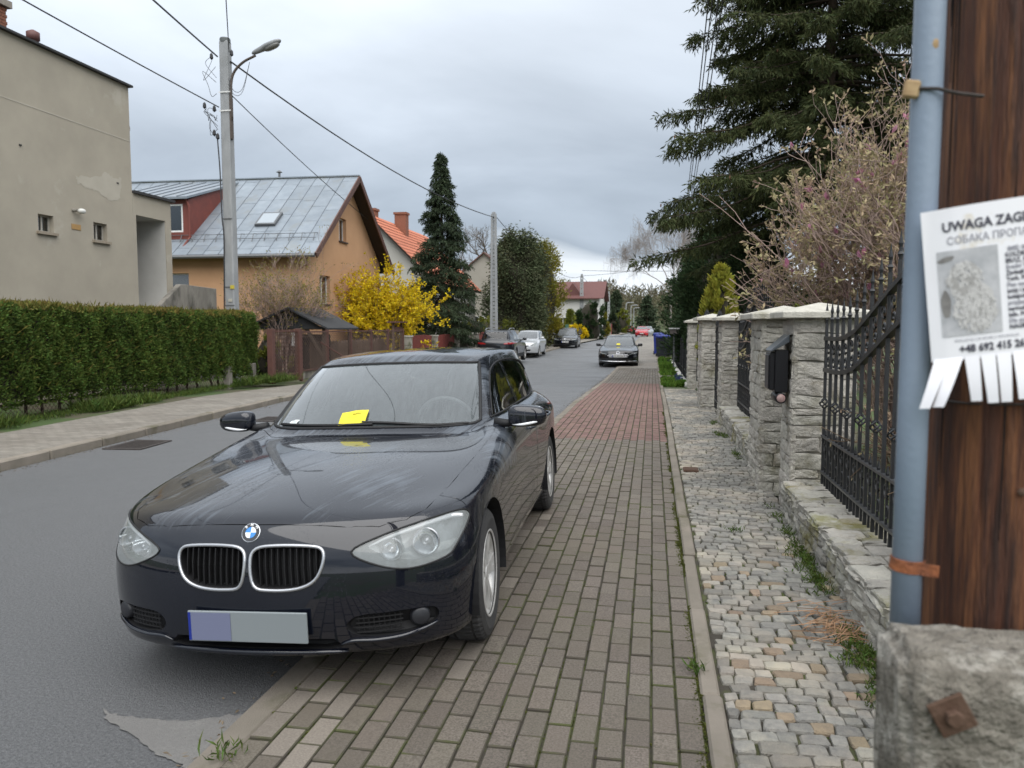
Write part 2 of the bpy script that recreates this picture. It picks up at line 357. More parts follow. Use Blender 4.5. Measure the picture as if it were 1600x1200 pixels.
    for c, x, y in cells:
        k = kind(c, x, y); dz = R1.gauss(0, .0016); a = R1.gauss(0, .007)
        M4 = Matrix.Translation((x + R1.gauss(0, .0009), y + R1.gauss(0, .0015), PZ + dz + gz(y))) @ Matrix.Rotation(a, 4, 'Z') @ Matrix.Rotation(R1.gauss(0, .008), 4, 'X') @ Matrix.Rotation(R1.gauss(0, .01), 4, 'Y')
        if (c, round(y, 3)) in near:
            o = link('paver', meshes[k], pav, local=True); o.matrix_basis = M4
        elif y < 34:
            q = np.array(M4); rest[k].add(bv @ q[:3, :3].T + q[:3, 3], bf)
    for k, nm in (('g', m_paver), ('r', m_paverred), ('d', m_paverdry)):
        if rest[k].v:
            me = bpy.data.meshes.new('pavers'); me.from_pydata(rest[k].v, [], rest[k].f); me.materials.append(nm); me.materials.append(m_dirt); me.polygons.foreach_set('material_index', (bmi*(len(rest[k].f)//len(bmi))))
            link('distant_pavers', me, pav, local=True, kind='stuff')
    p = strip('pavement_right_middle', [34.1, 40, 46], lambda y: -1.477, lambda y: .224, PZ+.001, m_slabL)
    # cobbled strip of granite setts
    cob = strip('cobbles', [1.2, 5, 10, 15, 21.2], lambda y: .30, lambda y: 1.12, PZ-.016, m_joint)
    y = 1.3; rows = []
    while y < 21: h = R1.uniform(.062, .095); rows.append((y, h)); y += h
    setts = []
    wob = lambda x, y: (.012*math.sin(7*x+1.3*y) + .01*math.sin(13*x-2.1*y), .016*math.sin(5.1*x+.9*y) + .012*math.sin(9*x+3*y))
    for y0, h in rows:
        x = .31 + R1.uniform(-.05, 0)
        while x < 1.12:
            w = R1.choice((R1.uniform(.06, .095), R1.uniform(.08, .13)))
            cn = []
            for (a, b) in ((x, y0), (x+w, y0), (x+w, y0+h), (x, y0+h)):
                dx, dy = wob(a, b); cn.append((min(1.13, max(.312, a+dx + R1.uniform(-.008, .008))), b+dy + R1.uniform(-.008, .008)))
            if cn[1][0]-cn[0][0] > .035: setts.append(cn)
            x += w
    def sett(cn, top):
        cx = sum(p[0] for p in cn)/4; cy = sum(p[1] for p in cn)/4; ring = []
        for i in range(4):
            a, b = cn[i], cn[(i+1) % 4]
            ring.append((a[0]*.88+b[0]*.12, a[1]*.88+b[1]*.12)); ring.append((a[0]*.13+b[0]*.87 + R1.uniform(-.005, .005), a[1]*.13+b[1]*.87 + R1.uniform(-.005, .005)))
        def sc(s, z): return [(cx+(px-cx)*s + R1.uniform(-.002, .002), cy+(py-cy)*s + R1.uniform(-.002, .002), z + R1.uniform(-.0015, .0015)) for px, py in ring]
        vs = sc(.92, top-.05) + sc(.93, top-.009) + sc(.84, top-.001) + [(cx, cy, top+.003)]
        fs = [(j*8+i, j*8+(i+1) % 8, j*8+8+(i+1) % 8, j*8+8+i) for j in (0, 1) for i in range(8)] + [(16+i, 16+(i+1) % 8, 24) for i in range(8)]
        return vs, fs
    order = []
    for cn in setts:
        u, v, d = project((cn[0][0], cn[0][1], PZ)); order.append((d if (v < 1230 and u < 1420) else 99, cn))
    order.sort(key=lambda t: t[0]); far = MB()
    for i, (d, cn) in enumerate(order):
        vs, fs = sett(cn, PZ + R1.uniform(-.006, .006) + gz(cn[0][1]))
        if i < 295: MB().add(vs, fs).build('sett', m_settan if R1.random() < .14 else m_sett, cob)
        else: far.add(vs, fs)
    far.build('distant_setts', m_sett, cob, kind='stuff')
    # small rusty cover in the cobbles
    t = empty('utility_cover', (.42, 8.35, PZ), label='small square rusty iron cover set into the cobbled strip', cat='cover')
    MB().box(.34, .50, 8.25, 8.45, PZ-.03, PZ+.012).build('frame', mat('rust_dark', (.07, .035, .02), (.10, .06, .04), scale=30, rough=.9, bump=.5), t, bevel=.004)
    MB().box(.355, .485, 8.265, 8.435, PZ+.0125, PZ+.017).build('lid', MATS['rust_dark'], t, bevel=.002)
m_iron = mat('cast_iron', (.035, .03, .028), (.06, .05, .045), scale=20, rough=.7, bump=.4, metal=.3)
def gully(x, y, rz, label, s=1.0):
    t = empty('drain_grate', (x, y, .002), rz, label, 'grate')
    f = MB()
    for a in (-1, 1): f.box(-.26*s, .26*s, a*.36*s-.03, a*.36*s+.03, -.02, .014); f.box(a*.24*s-.025, a*.24*s+.025, -.33*s, .33*s, -.02, .0135)
    f.build('frame', m_iron, t, local=True, bevel=.003)
    MB().box(-.22*s, .22*s, -.34*s, .34*s, -.02, .0045).build('pit', mat('pit_black', (.006, .006, .006), rough=.95), t, local=True)
    for i in range(9):
        yy = -.29*s + i*.0725*s; MB().box(-.215*s, .215*s, yy-.016*s, yy+.016*s, -.01, .012).build('grate_bar', m_iron, t, local=True)
build_ground()
gully(kerbL(9.1)+.42, 9.15, .09, 'rusty iron drain grate beside the left kerb below the hedge')
gully(kerbL(11.6)+1.0, 12.1, .09, 'small drain grate further out in the road, just left of the near car wing mirror', .8)
# ================================================================== STONE WALL, PILLARS, IRON FENCE
m_stone = mat('rubble_stone', (.50, .475, .42), (.37, .35, .31), scale=14, rough=.88, bump=2.2, bscale=45, rnd=.17, hue=.012, c3=(.22, .20, .14), s3=3, t3=.62, w3=.16)
m_mortar = mat('mortar', (.36, .34, .295), (.27, .255, .215), scale=6, rough=.95, bump=1.2, bscale=40, c3=(.10, .11, .05), s3=2, t3=.6)
m_wallst = mat('wall_stone', (.38, .36, .315), (.27, .26, .23), scale=7, rough=.88, bump=1.6, bscale=38, rnd=.2, hue=.012, c3=(.17, .155, .06), s3=2.6, t3=.57, w3=.14)
m_cap = mat('capstone', (.52, .50, .44), (.40, .385, .335), scale=14, rough=.85, bump=.9, bscale=70, c3=(.27, .255, .20), s3=5, t3=.6)
m_black = mat('black_iron', (.012, .013, .015), (.02, .021, .023), scale=20, rough=.42, spec=.5, bump=.15, bscale=120)
R2 = random.Random(5)
def stone_variant(i, m):
    'rough block in a unit frame: x width, z height, front towards -y'
    R = random.Random(100+i); nx, nz = 4, 3; vs = []; fs = []
    for layer, (ins, y) in enumerate(((0, .5), (0, -.22), (.10, -.5))):
        for a in range(nx+1):
            for b in range(nz+1):
                if layer < 2 and 0 < a < nx and 0 < b < nz: continue
                u = a/nx-.5; w = b/nz-.5; edge = a in (0, nx) or b in (0, nz)
                k = 1 - (ins if edge else 0)
                vs.append((u*k + R.uniform(-.035, .035), y + (R.uniform(-.10, .12) if layer == 2 else 0) + (.10 if layer == 2 and edge else 0), w*k + R.uniform(-.06, .06)*(1 if layer else .2)))
    # rebuild with explicit index tables
    idx = {}; n = 0
    for layer in range(3):
        for a in range(nx+1):
            for b in range(nz+1):
                if layer < 2 and 0 < a < nx and 0 < b < nz: continue
                idx[layer, a, b] = n; n += 1
    per = [(a, 0) for a in range(nx)] + [(nx, b) for b in range(nz)] + [(a, nz) for a in range(nx, 0, -1)] + [(0, b) for b in range(nz, 0, -1)]
    for l in (0, 1):
        for j in range(len(per)):
            p, q = per[j], per[(j+1) % len(per)]; fs.append((idx[l, *p], idx[l, *q], idx[l+1, *q], idx[l+1, *p]))
    for a in range(nx):
        for b in range(nz): fs.append((idx[2, a, b], idx[2, a+1, b], idx[2, a+1, b+1], idx[2, a, b+1]))
    mb = MB(); mb.add(vs, fs); return mb.mesh('stone', m)
SV = [stone_variant(i, m_stone) for i in range(14)]; SW = [stone_variant(i+30, m_wallst) for i in range(14)]
def stone_face(parent, o, ux, L, H, hmin, hmax, wmin, wmax, depth, var, name='stone', slope=0):
    'stones on a face: o lower-left corner (world), ux unit direction along it; outward normal = ux x up reversed'
    ux = Vector(ux); nrm = ux.cross(Vector((0, 0, 1))); z = 0
    while z < H - .02:
        h = min(R2.uniform(hmin, hmax), H-z)
        if H - z - h < hmin*.6: h = H - z
        x = 0
        while x < L - .01:
            w = min(R2.uniform(wmin, wmax), L-x)
            if L-x-w < wmin*.6: w = L-x
            d = depth*R2.uniform(.8, 1.15)
            hh = h*R2.uniform(.9, 1.08)
            c = Vector(o) + ux*(x+w/2) + Vector((0, 0, z+h/2)) + nrm*(d/2 - depth*.45)
            M4 = Matrix.Translation(c) @ Matrix(((ux.x, -nrm.x, 0, 0), (ux.y, -nrm.y, 0, 0), (0, 0, 1, 0), (0, 0, 0, 1))) @ Matrix.Rotation(R2.uniform(-.06, .06), 4, 'Y') @ Matrix.Diagonal((max(.03, w-.004)*R2.choice((1, -1)), d, max(.02, hh-.006), 1))
            ob = link(name, R2.choice(var), parent, local=True); ob.matrix_basis = WM[parent.name].inverted() @ M4
            x += w
        z += h
def pillar(x0, x1, y0, y1, H, label, z0=PZ-.05, cap=True, capz=None):
    t = empty('stone_pillar', ((x0+x1)/2, (y0+y1)/2, z0), label=label, cat='pillar', group='stone pillars of the street fence')
    e = .022
    MB().box(x0+e, x1-e, y0+e, y1-e, z0, z0+H).build('core', m_mortar, t)
    stone_face(t, (x0, y0+e, z0), (1, 0, 0), x1-x0, H, .05, .15, .12, .42, .05, SV)
    stone_face(t, (x0+e, y1, z0), (0, -1, 0), y1-y0, H, .05, .15, .14, .42, .05, SV)
    g = .10; a, b, c, d = x0-g, x1+g, y0-g, y1+g; zz = z0+H; mx, my = (a+b)/2, (c+d)/2
    mb = MB(); mb.add([(a,c,zz),(b,c,zz),(b,d,zz),(a,d,zz),(a,c,zz+.055),(b,c,zz+.055),(b,d,zz+.055),(a,d,zz+.055),(mx,my,zz+.135)], [(3,2,1,0),(0,1,5,4),(1,2,6,5),(2,3,7,6),(3,0,4,7),(4,5,8),(5,6,8),(6,7,8),(7,4,8)])
    mb.build('cap', m_cap, t, bevel=.007)
    return t
P1 = pillar(1.12, 1.62, 6.55, 7.05, 1.65, 'nearest rough stone fence pillar with pale pyramid cap, black mailbox at its street side')
P2 = pillar(.99, 1.50, 7.42, 8.2, 1.65, 'rough stone fence pillar directly behind the black mailbox, second from the camera')
P3 = pillar(1.08, 1.55, 12.6, 13.25, 1.67, 'third stone fence pillar, between the second iron panel and the narrow gate')
P4 = pillar(.90, 1.36, 14.7, 15.9, 1.69, 'fourth stone fence pillar, just beyond the narrow iron gate')
P5 = pillar(.96, 1.38, 21.6, 22.3, 1.80, 'farthest stone fence pillar, with brownish patched foot beside the green ground cover', z0=-.12)
def lowwall(y0, y1, H, label, x0=1.06, x1=1.52):
    t = empty('garden_wall', (x0, (y0+y1)/2, 0), label=label, cat='wall', group='low stone walls of the street fence')
    MB().box(x0+.03, x1-.02, y0, y1, -.05, H-.03).build('core', m_mortar, t)
    stone_face(t, (x0+.03, y1, PZ-.05), (0, -1, 0), y1-y0, H-PZ+.02, .055, .12, .12, .34, .06, SW)
    # flat stones on top
    y = y0
    while y < y1-.02:
        L = min(R2.uniform(.13, .28), y1-y); x = x0
        while x < x1-.02:
            w = min(R2.uniform(.14, .34), x1-x)
            if x1-x-w < .08: w = x1-x
            M4 = Matrix.Translation((x+w/2, y+L/2, H-.028)) @ Matrix(((1,0,0,0),(0,0,1,0),(0,-1,0,0),(0,0,0,1))) @ Matrix.Rotation(R2.uniform(-.1, .1), 4, 'Y') @ Matrix.Diagonal((w-.012, .055*R2.uniform(.8, 1.15), L-.012, 1))
            o = link('top_stone', R2.choice(SW), t, local=True); o.matrix_basis = WM[t.name].inverted() @ M4; x += w
        y += L
    return t
lowwall(1.6, 6.56, .33, 'long low rubble wall under the nearest iron fence panel, running towards the camera')
lowwall(8.2, 12.6, .33, 'low rubble wall under the second iron panel, between the second and third pillars')
# ---- iron panels
def spear(): return [(.009, 0), (.012, .02), (.018, .03), (.010, .045), (.008, .07), (.013, .09), (.006, .13), (.001, .17)]
def knot(mb, c, r=.036, h=.085):
    for k in range(4):
        pts = []
        for i in range(7):
            t = i/6; a = k*PI/2 + t*PI; rr = r*math.sin(PI*t); pts.append((c[0]+rr*math.cos(a), c[1]+rr*math.sin(a), c[2]-h/2+h*t))
        mb.tube(pts, .0068, 5)
def scroll(mb, c, s, flip=1, w=.010):
    'C-scroll in the yz plane'
    pts = []
    for i in range(16):
        t = i/15; a = -PI*.75 + t*PI*1.9; r = s*(1-.62*t); pts.append((c[0], c[1]+flip*r*math.cos(a), c[2]+r*math.sin(a)))
    mb.tube(pts, w*.75, 5, cap=False)
def _scr(fl): mb = MB(); scroll(mb, (0, 0, 0), .047, fl); return mb.mesh('scroll', m_black)
SCROLL = {1: _scr(1), -1: _scr(-1)}
def panel(y0, y1, x, z0, label, topf, n=None, detail=True, name='iron_fence', zlow=(.43, .72), zk=.98):
    'upright bars from y0 to y1 in the plane x; topf(y) gives the upper rail height, the lower band is .25 below'
    t = empty(name, (x, (y0+y1)/2, z0), label=label, cat='fence' if name == 'iron_fence' else 'gate', group='black wrought iron panels' if name == 'iron_fence' else None)
    n = n or int(round((y1-y0)/.178)); st = (y1-y0)/n
    for k, dz in ((0, 0), (1, -.25)):
        pts = [(x, y0+(y1-y0)*i/24, topf(y0+(y1-y0)*i/24)+dz) for i in range(25)]
        mb = MB()
        for a, b in zip(pts, pts[1:]): mb.bar(a, b, .042, .030)
        mb.build('curved_rail', m_black, t)
    for z in zlow: MB().box(x-.022, x+.022, y0, y1, z-.008, z+.008).build('rail', mat('iron_rail_wet', (.03, .032, .035), (.05, .052, .055), scale=12, rough=.35), t)
    for i in range(n+1):
        y = y0 + i*st; zt = topf(y)+.12; mb = MB()
        if i % 2 == 0 or not detail: mb.box(x-.0105, x+.0105, y-.0105, y+.0105, z0, zt)
        else:
            mb.box(x-.0105, x+.0105, y-.0105, y+.0105, z0, zk-.03); knot(mb, (x, y, zk)); mb.box(x-.0105, x+.0105, y-.0105, y+.0105, zk+.03, zt)
        mb.lathe(spear(), 8, Matrix.Translation((x, y, zt)))
        mb.build('bar', m_black, t)
        if i < n and detail:
            yc = y+st/2
            for dy, zc, fl in ((.016, topf(yc)-.075, 1), (-.012, topf(yc)-.175, -1), (.016, zlow[1]-.08, 1), (-.016, zlow[1]-.20, -1)):
                o = link('scroll', SCROLL[fl], t, local=True); o.matrix_basis = Matrix.Translation((0, yc+dy-(y0+y1)/2, zc-z0))
            mb = MB(); mb.box(x-.007, x+.007, yc-.007, yc+.007, z0+.0, zlow[1]); 
            if zlow[0] < .5: mb.lathe([(.007, 0), (.012, .02), (.001, .07)], 6, Matrix.Translation((x, yc, zlow[1]+.0)))
            mb.build('short_bar', m_black, t)
    return t
def topnear(y):
    return float(np.interp(y, [2.0, 3.2, 3.8, 4.3, 4.7, 5.17, 5.5, 5.75, 6.0, 6.5], [2.0, 2.05, 2.02, 1.95, 1.84, 1.68, 1.57, 1.525, 1.50, 1.50]))
panel(1.95, 6.47, 1.36, .30, 'black wrought iron fence panel with twisted basket knots on the nearest low wall', topnear, n=25)
tf2 = lambda y: 1.50 + .42*math.sin(PI*min(1, max(0, (y-8.6)/3.6)))**2
panel(8.28, 12.55, 1.34, .30, 'black wrought iron fence panel between the second and third stone pillars', tf2, n=24)
tg = lambda y: 1.48 + .12*math.sin(PI*(y-13.3)/1.35)
panel(13.32, 14.62, 1.15, PZ+.03, 'narrow black iron garden gate between the third and fourth stone pillars', tg, n=11, detail=False, name='iron_gate', zlow=(.25, .52), zk=.9)
tf3 = lambda y: 1.45 + .25*math.sin(PI*(y-16)/4)**2
panel(15.95, 21.55, 1.2, .1, 'black iron fence panel between the fourth and the farthest stone pillar', tf3, n=22, detail=False)
# ---- mailbox on the street face of the first pillar
def mailbox():
    t = empty('mailbox', (1.0, 6.72, 1.0), label='black metal mailbox with sloping lid on the side of the nearest stone pillar', cat='mailbox')
    mb = MB(); mb.box(.995, 1.10, 6.60, 6.86, 1.05, 1.40); mb.build('body', mat('mailbox_black', (.008, .008, .01), rough=.35, spec=.4), t, bevel=.006)
    mb = MB(); mb.add([(.955,6.58,1.385),(1.10,6.58,1.465),(1.10,6.88,1.465),(.955,6.88,1.385),(.955,6.58,1.40),(1.10,6.58,1.53),(1.10,6.88,1.53),(.955,6.88,1.40)], [(3,2,1,0),(4,5,6,7),(0,1,5,4),(1,2,6,5),(2,3,7,6),(3,0,4,7)])
    mb.build('lid', mat('mailbox_lid', (.05, .058, .066), (.075, .085, .095), scale=15, rough=.3), t, bevel=.004)
    mb = MB(); mb.box(.946, .958, 6.63, 6.83, 1.08, 1.36); mb.build('door', MATS['mailbox_black'], t, bevel=.004)
    MB().box(.956, .996, 6.62, 6.84, 1.07, 1.38).build('front_frame', MATS['mailbox_black'], t, bevel=.004)
    m = Matrix.Translation((1.045, 6.58, 1.005)) @ Matrix.Rotation(-PI/2, 4, 'X')
    mb = MB(); mb.lathe([(.040, 0), (.045, .004), (.045, .26), (.040, .265), (.037, .26), (.037, .0)], 20, m, closed=True); mb.build('newspaper_tube', MATS['mailbox_black'], t, smooth=True)
    mb = MB(); mb.lathe([(.0, -.006), (.030, -.004), (.034, .0), (.034, .2)], 16, m); mb.build('rolled_leaflet', mat('leaflet', (.42, .30, .28), (.30, .18, .17), scale=40, rough=.7), t, smooth=True)
mailbox()
# ================================================================== NEAR POLE, PIPE, CONCRETE STUB, POSTER
m_wood = mat('pole_wood', (.100, .033, .014), (.022, .009, .006), scale=9, rough=.75, bump=1.4, bscale=9, stretch=(9, 9, .55), c3=(.24, .095, .034), s3=4.2, t3=.57, w3=.2, detail=9)
m_pipe = mat('pipe_paint', (.20, .255, .33), (.235, .29, .365), scale=4, rough=.45, c3=(.14, .155, .18), s3=4.5, t3=.70, w3=.08, bump=.1, bscale=100)
m_rust = mat('rust', (.30, .10, .035), (.14, .05, .025), scale=40, rough=.9, bump=.7, bscale=90)
m_conc = mat('stub_concrete', (.235, .215, .18), (.125, .112, .092), scale=26, rough=.95, bump=2.4, bscale=55, c3=(.36, .34, .30), s3=14, t3=.58, w3=.12)
def near_pole():
    # depth 1.2 m in front of the camera
    cx, cy, r = .590, 1.345, .150
    t = empty('wooden_pole', (cx, cy, .05), label='weathered brown wooden utility pole with a lost dog poster', cat='pole')
    mb = MB(); n = 40; zs = [.5 + 8.4*i/40 for i in range(41)]; vs = []
    for z in zs:
        for j in range(n):
            a = 2*PI*j/n; rr = r*(1-.018*z) * (1 + .012*math.sin(5*a+.4*z) + .010*math.sin(13*a+1.1*math.sin(z)) + .006*math.sin(29*a+z))
            vs.append((cx + rr*math.cos(a) + .012*(z-1.2)*.15, cy + rr*math.sin(a), z))
    mb.add(vs, [(i*n+j, i*n+(j+1) % n, (i+1)*n+(j+1) % n, (i+1)*n+j) for i in range(40) for j in range(n)] + [tuple(range(n))[::-1], tuple(40*n+j for j in range(n))])
    mb.build('trunk', m_wood, t, smooth=True)
    mb = MB(); mb.tube([(cx + .002 + .149*math.cos(a), cy + .149*math.sin(a), 1.487 + .004*math.sin(a*3)) for a in [2*PI*i/36 for i in range(37)]], .0018, 6, cap=False); mb.build('wire_loop', m_iron, t)
    for z, a in ((1.30, -1.75), (1.18, -1.55), (1.36, -2.0)):
        m = Matrix.Translation((cx+.149*math.cos(a), cy+.149*math.sin(a), z)) @ Matrix.Rotation(a, 4, 'Z') @ Matrix.Rotation(PI/2, 4, 'Y')
        mb = MB(); mb.lathe([(0, .003), (.005, .002), (.006, -.004)], 8, m); mb.build('nail', MATS['rust_dark'], t)
    R = random.Random(21)
    for k in range(11):
        a = -2.02 + R.uniform(-1.2, .9); z = R.uniform(1.15, 2.3); L = R.uniform(.12, .6); pts = []
        for i in range(9):
            zz = z + L*i/8; rr = r*(1-.018*zz)*(1 + .012*math.sin(5*a+.4*zz) + .010*math.sin(13*a+1.1*math.sin(zz)) + .006*math.sin(29*a+zz)); a += R.gauss(0, .004); pts.append((cx + rr*math.cos(a) + .012*(zz-1.2)*.15, cy + rr*math.sin(a), zz))
        MB().tube(pts, [.0004+.0016*math.sin(PI*i/8) for i in range(9)], 5).build('crack', mat('crack_dark', (.008, .004, .003), rough=.95), t)
    for a, z in (): MB().add(*superell((cx+.146*math.cos(a), cy+.146*math.sin(a), z), .007, .007, .009, 1, 6)).build('knot', mat('knot_tan', (.22, .10, .04), (.12, .05, .02), scale=90, rough=.8), t, smooth=True)
    # painted steel pipe
    pr = .0215
    t2 = empty('steel_pipe', (0.3920, 1.255, 1.1), label='blue-grey painted steel pipe clamped upright beside the wooden pole', cat='pipe')
    mb = MB(); mb.tube([(0.3905, 1.250, 1.04), (0.3905, 1.250, 1.5), (0.3940, 1.253, 2.4), (0.4030, 1.258, 5.5)], pr, 28); mb.build('tube', m_pipe, t2, smooth=True)
    MB().add(*superell((.3945, 1.2335, 2.005), .006, .004, .011, .9, 6)).build('rust_spot', mat('clamp_tan', (.42, .30, .16), (.30, .2, .1), scale=60, rough=.8), t2, smooth=True)
    mb = MB(); mb.lathe([(pr+.001, -.010), (pr+.0032, -.009), (pr+.0032, .009), (pr+.001, .010)], 28, Matrix.Translation((.3905, 1.250, 1.234)) @ Matrix.Rotation(.06, 4, 'Y')); mb.bar((.405, 1.231, 1.232), (.428, 1.226, 1.231), .003, .018); mb.build('clamp', m_rust, t2)
    mb = MB(); mb.tube([(0.4620, 1.232, 1.928), (0.4250, 1.230, 1.934), (0.3970, 1.224, 1.940), (0.3710, 1.236, 1.945)], .0026, 6); mb.build('tie_wire', m_iron, t2)
    mb = MB(); mb.obox((0.3665, 1.236, 1.944), (.022, .010, .026), Matrix.Rotation(.15, 4, 'Y')); mb.build('clamp_end', mat('clamp_tan', (.42, .30, .16), (.30, .2, .1), scale=60, rough=.8), t2, bevel=.003)
    # concrete stub
    t3 = empty('concrete_stub', (.53, 1.12, 0), label='rough concrete stub with a rusty bolt at the foot of the wooden pole', cat='post')
    bm = bmesh.new(); bmesh.ops.create_cube(bm, size=1)
    x0, x1, y0, y1, z1 = .336, .74, 1.072, 1.205, 1.162
    for v in bm.verts:
        v.co.x = (x0 if v.co.x < 0 else x1) + (0); v.co.y = y0 if v.co.y < 0 else y1; v.co.z = -.05 if v.co.z < 0 else z1
    bmesh.ops.bevel(bm, geom=list(bm.edges), offset=.016, segments=3, affect='EDGES')
    bmesh.ops.subdivide_edges(bm, edges=[e for e in bm.edges if e.calc_length() > .1], cuts=24, use_grid_fill=True)
    R = random.Random(4)
    for v in bm.verts:
        v.co += Vector((math.sin(v.co.z*90+v.co.y*70), math.sin(v.co.x*80+v.co.z*60), math.sin(v.co.x*75+v.co.y*95)))*.0014 + Vector((R.gauss(0, .0011), R.gauss(0, .0011), R.gauss(0, .0011)))
    me = bpy.data.meshes.new('block'); bm.to_mesh(me); bm.free(); me.materials.append(m_conc); me.polygons.foreach_set('use_smooth', [True]*len(me.polygons))
    o = link('block', me, t3)
    m = Matrix.Translation((.395, 1.0665, 1.088)) @ Matrix.Rotation(PI/2, 4, 'X') @ Matrix.Rotation(.5, 4, 'Z')
    mrd = MATS['rust_dark']
    b = MB().box(-.0235, .0235, -.0235, .0235, -.002, .005); b.v = [m @ Vector(p) for p in b.v]; b.build('washer_plate', mrd, t3, bevel=.0012)
    b = MB().prism([(.0115*math.cos(i*PI/3), .0115*math.sin(i*PI/3)) for i in range(6)], .012, m @ Matrix.Translation((0, 0, .005))); b.build('bolt_head', mrd, t3, bevel=.0015)
    mb = MB(); st = [(.447, .997), (.460, .997), (.463, .96), (.458, .91), (.452, .87), (.446, .91), (.443, .96)]
    mb.add([(x, 1.0035, z) for x, z in st], [tuple(range(len(st)))]); 
    return (cx, cy, r)
PC = near_pole()
def poster():
    cx, cy, r = PC; R0 = r*.985 + .004
    paper = mat('poster_paper', (.80, .80, .84), (.74, .735, .76), scale=5, rough=.6, c3=(.62, .55, .42), s3=9, t3=.70, w3=.08)
    ink = mat('poster_ink', (.05, .05, .07), rough=.7); inkl = mat('poster_ink_faded', (.26, .26, .30), rough=.7)
    t = empty('lost_dog_poster', (cx-.06, cy-r, 1.62), label='white lost dog poster with tear-off strips wrapped on the wooden pole', cat='poster')
    wid, zt, zb = .215, 1.775, 1.560                                # sheet width, top, lower edge of the printed part
    A0, A1 = Vector((.3865, 1.205)), Vector((.545, 1.190)); flat = (A1-A0).length; ac = math.atan2(A1.y-cy, A1.x-cx); Rw = (A1 - Vector((cx, cy))).length + .001
    def P(u, z, off=0.0):
        'paper coordinates: u metres from the left edge; the left part stands free in front of the pipe, the rest wraps the pole'
        u = u*.86; zz = z + (u-.10)*.13; u = u - (z-1.68)*.10
        if u < flat:
            q = A0 + (A1-A0)*(u/flat); nrm = Vector(((A1-A0).y, -(A1-A0).x)).normalized(); bow = .010*math.sin(PI*max(0, min(1, u/flat)))
            q = q + nrm*(off+bow-.004*max(0, 1-u/.03))
        else:
            a = ac + (u-flat)/Rw; q = Vector((cx, cy)) + Vector((math.cos(a), math.sin(a)))*(Rw+off)
        return Vector((q.x, q.y, zz))
    nu, nz = 40, 14; vs = [P(wid*i/nu, zb + (zt-zb)*j/nz) for j in range(nz+1) for i in range(nu+1)]
    MB().add(vs, [(j*(nu+1)+i, j*(nu+1)+i+1, (j+1)*(nu+1)+i+1, (j+1)*(nu+1)+i) for j in range(nz) for i in range(nu)]).build('sheet', paper, t, smooth=True)
    def text(s, u, z, size, m, off=.0009, name='lettering', bold=0):
        cu = bpy.data.curves.new(name, 'FONT'); cu.body = s; cu.size = size; cu.offset = bold; cu.resolution_u = 2
        o = bpy.data.objects.new(name, cu); COL.objects.link(o); bpy.context.view_layer.update()
        me = bpy.data.meshes.new_from_object(o.evaluated_get(bpy.context.evaluated_depsgraph_get())); bpy.data.objects.remove(o)
        bm = bmesh.new(); bm.from_mesh(me); bmesh.ops.subdivide_edges(bm, edges=[e for e in bm.edges if e.calc_length() > .006], cuts=2)
        for v in list(bm.verts):
            if u + v.co.x > wid - .004: bm.verts.remove(v)
        for v in bm.verts: v.co = P(u + v.co.x, z + v.co.y, off)
        bm.to_mesh(me); bm.free(); me.materials.clear(); me.materials.append(m); link(name, me, t)
    text('UWAGA ZAGINĄŁ PIES', .028, 1.742, .0185, ink, bold=.0006)
    text('СОБАКА ПРОПАЛА', .033, 1.7235, .0145, inkl, bold=.0001)
    # printed photograph of the dog
    def patch(pts, m, off, name='print'):
        mb = MB(); c = [P(u, z, off) for u, z in pts]; mb.add(c, [tuple(range(len(c)))]); mb.build(name, m, t)
    def gridp(u0, u1, z0, z1, m, off, name, f=lambda u, z: (u, z), n=12):
        vs = []
        for j in range(n+1):
            for i in range(n+1):
                u, z = f(u0+(u1-u0)*i/n, z0+(z1-z0)*j/n); vs.append(P(u, z, off))
        MB().add(vs, [(j*(n+1)+i, j*(n+1)+i+1, (j+1)*(n+1)+i+1, (j+1)*(n+1)+i) for j in range(n) for i in range(n)]).build(name, m, t)
    g1 = mat('print_grey', (.30, .31, .33), (.52, .52, .54), scale=22, rough=.7, detail=4)
    g2 = mat('print_fur', (.46, .45, .44), (.56, .55, .55), scale=70, rough=.7, detail=6); g3 = mat('print_dark', (.13, .125, .12), (.24, .23, .22), scale=60, rough=.7)
    gridp(.018, .104, 1.5940, 1.7150, g1, .0008, 'photo')
    def disk(u0, z0, a, b, m, off, rot=0, n=18):
        pts = []
        for k in range(n):
            th = 2*PI*k/n; x, y = a*math.cos(th), b*math.sin(th); q = 1+.06*math.sin(5*th)
            pts.append((u0 + q*(x*math.cos(rot)-y*math.sin(rot)), z0 + q*(x*math.sin(rot)+y*math.cos(rot))))
        c = P(u0, z0, off); MB().add([c] + [P(u, z, off) for u, z in pts], [(0, 1+i, 1+(i+1) % n) for i in range(n)]).build('photo_shape', m, t)
    disk(.068, 1.640, .026, .030, g2, .0010); disk(.026, 1.640, .007, .020, g3, .0010); disk(.030, 1.703, .012, .004, g3, .0010, .2)
    R = random.Random(31); sets = {0: MB(), 1: MB(), 2: MB()}; ms3 = (g2, mat('print_light', (.56, .55, .54), rough=.7), mat('print_mid', (.36, .35, .34), rough=.7))
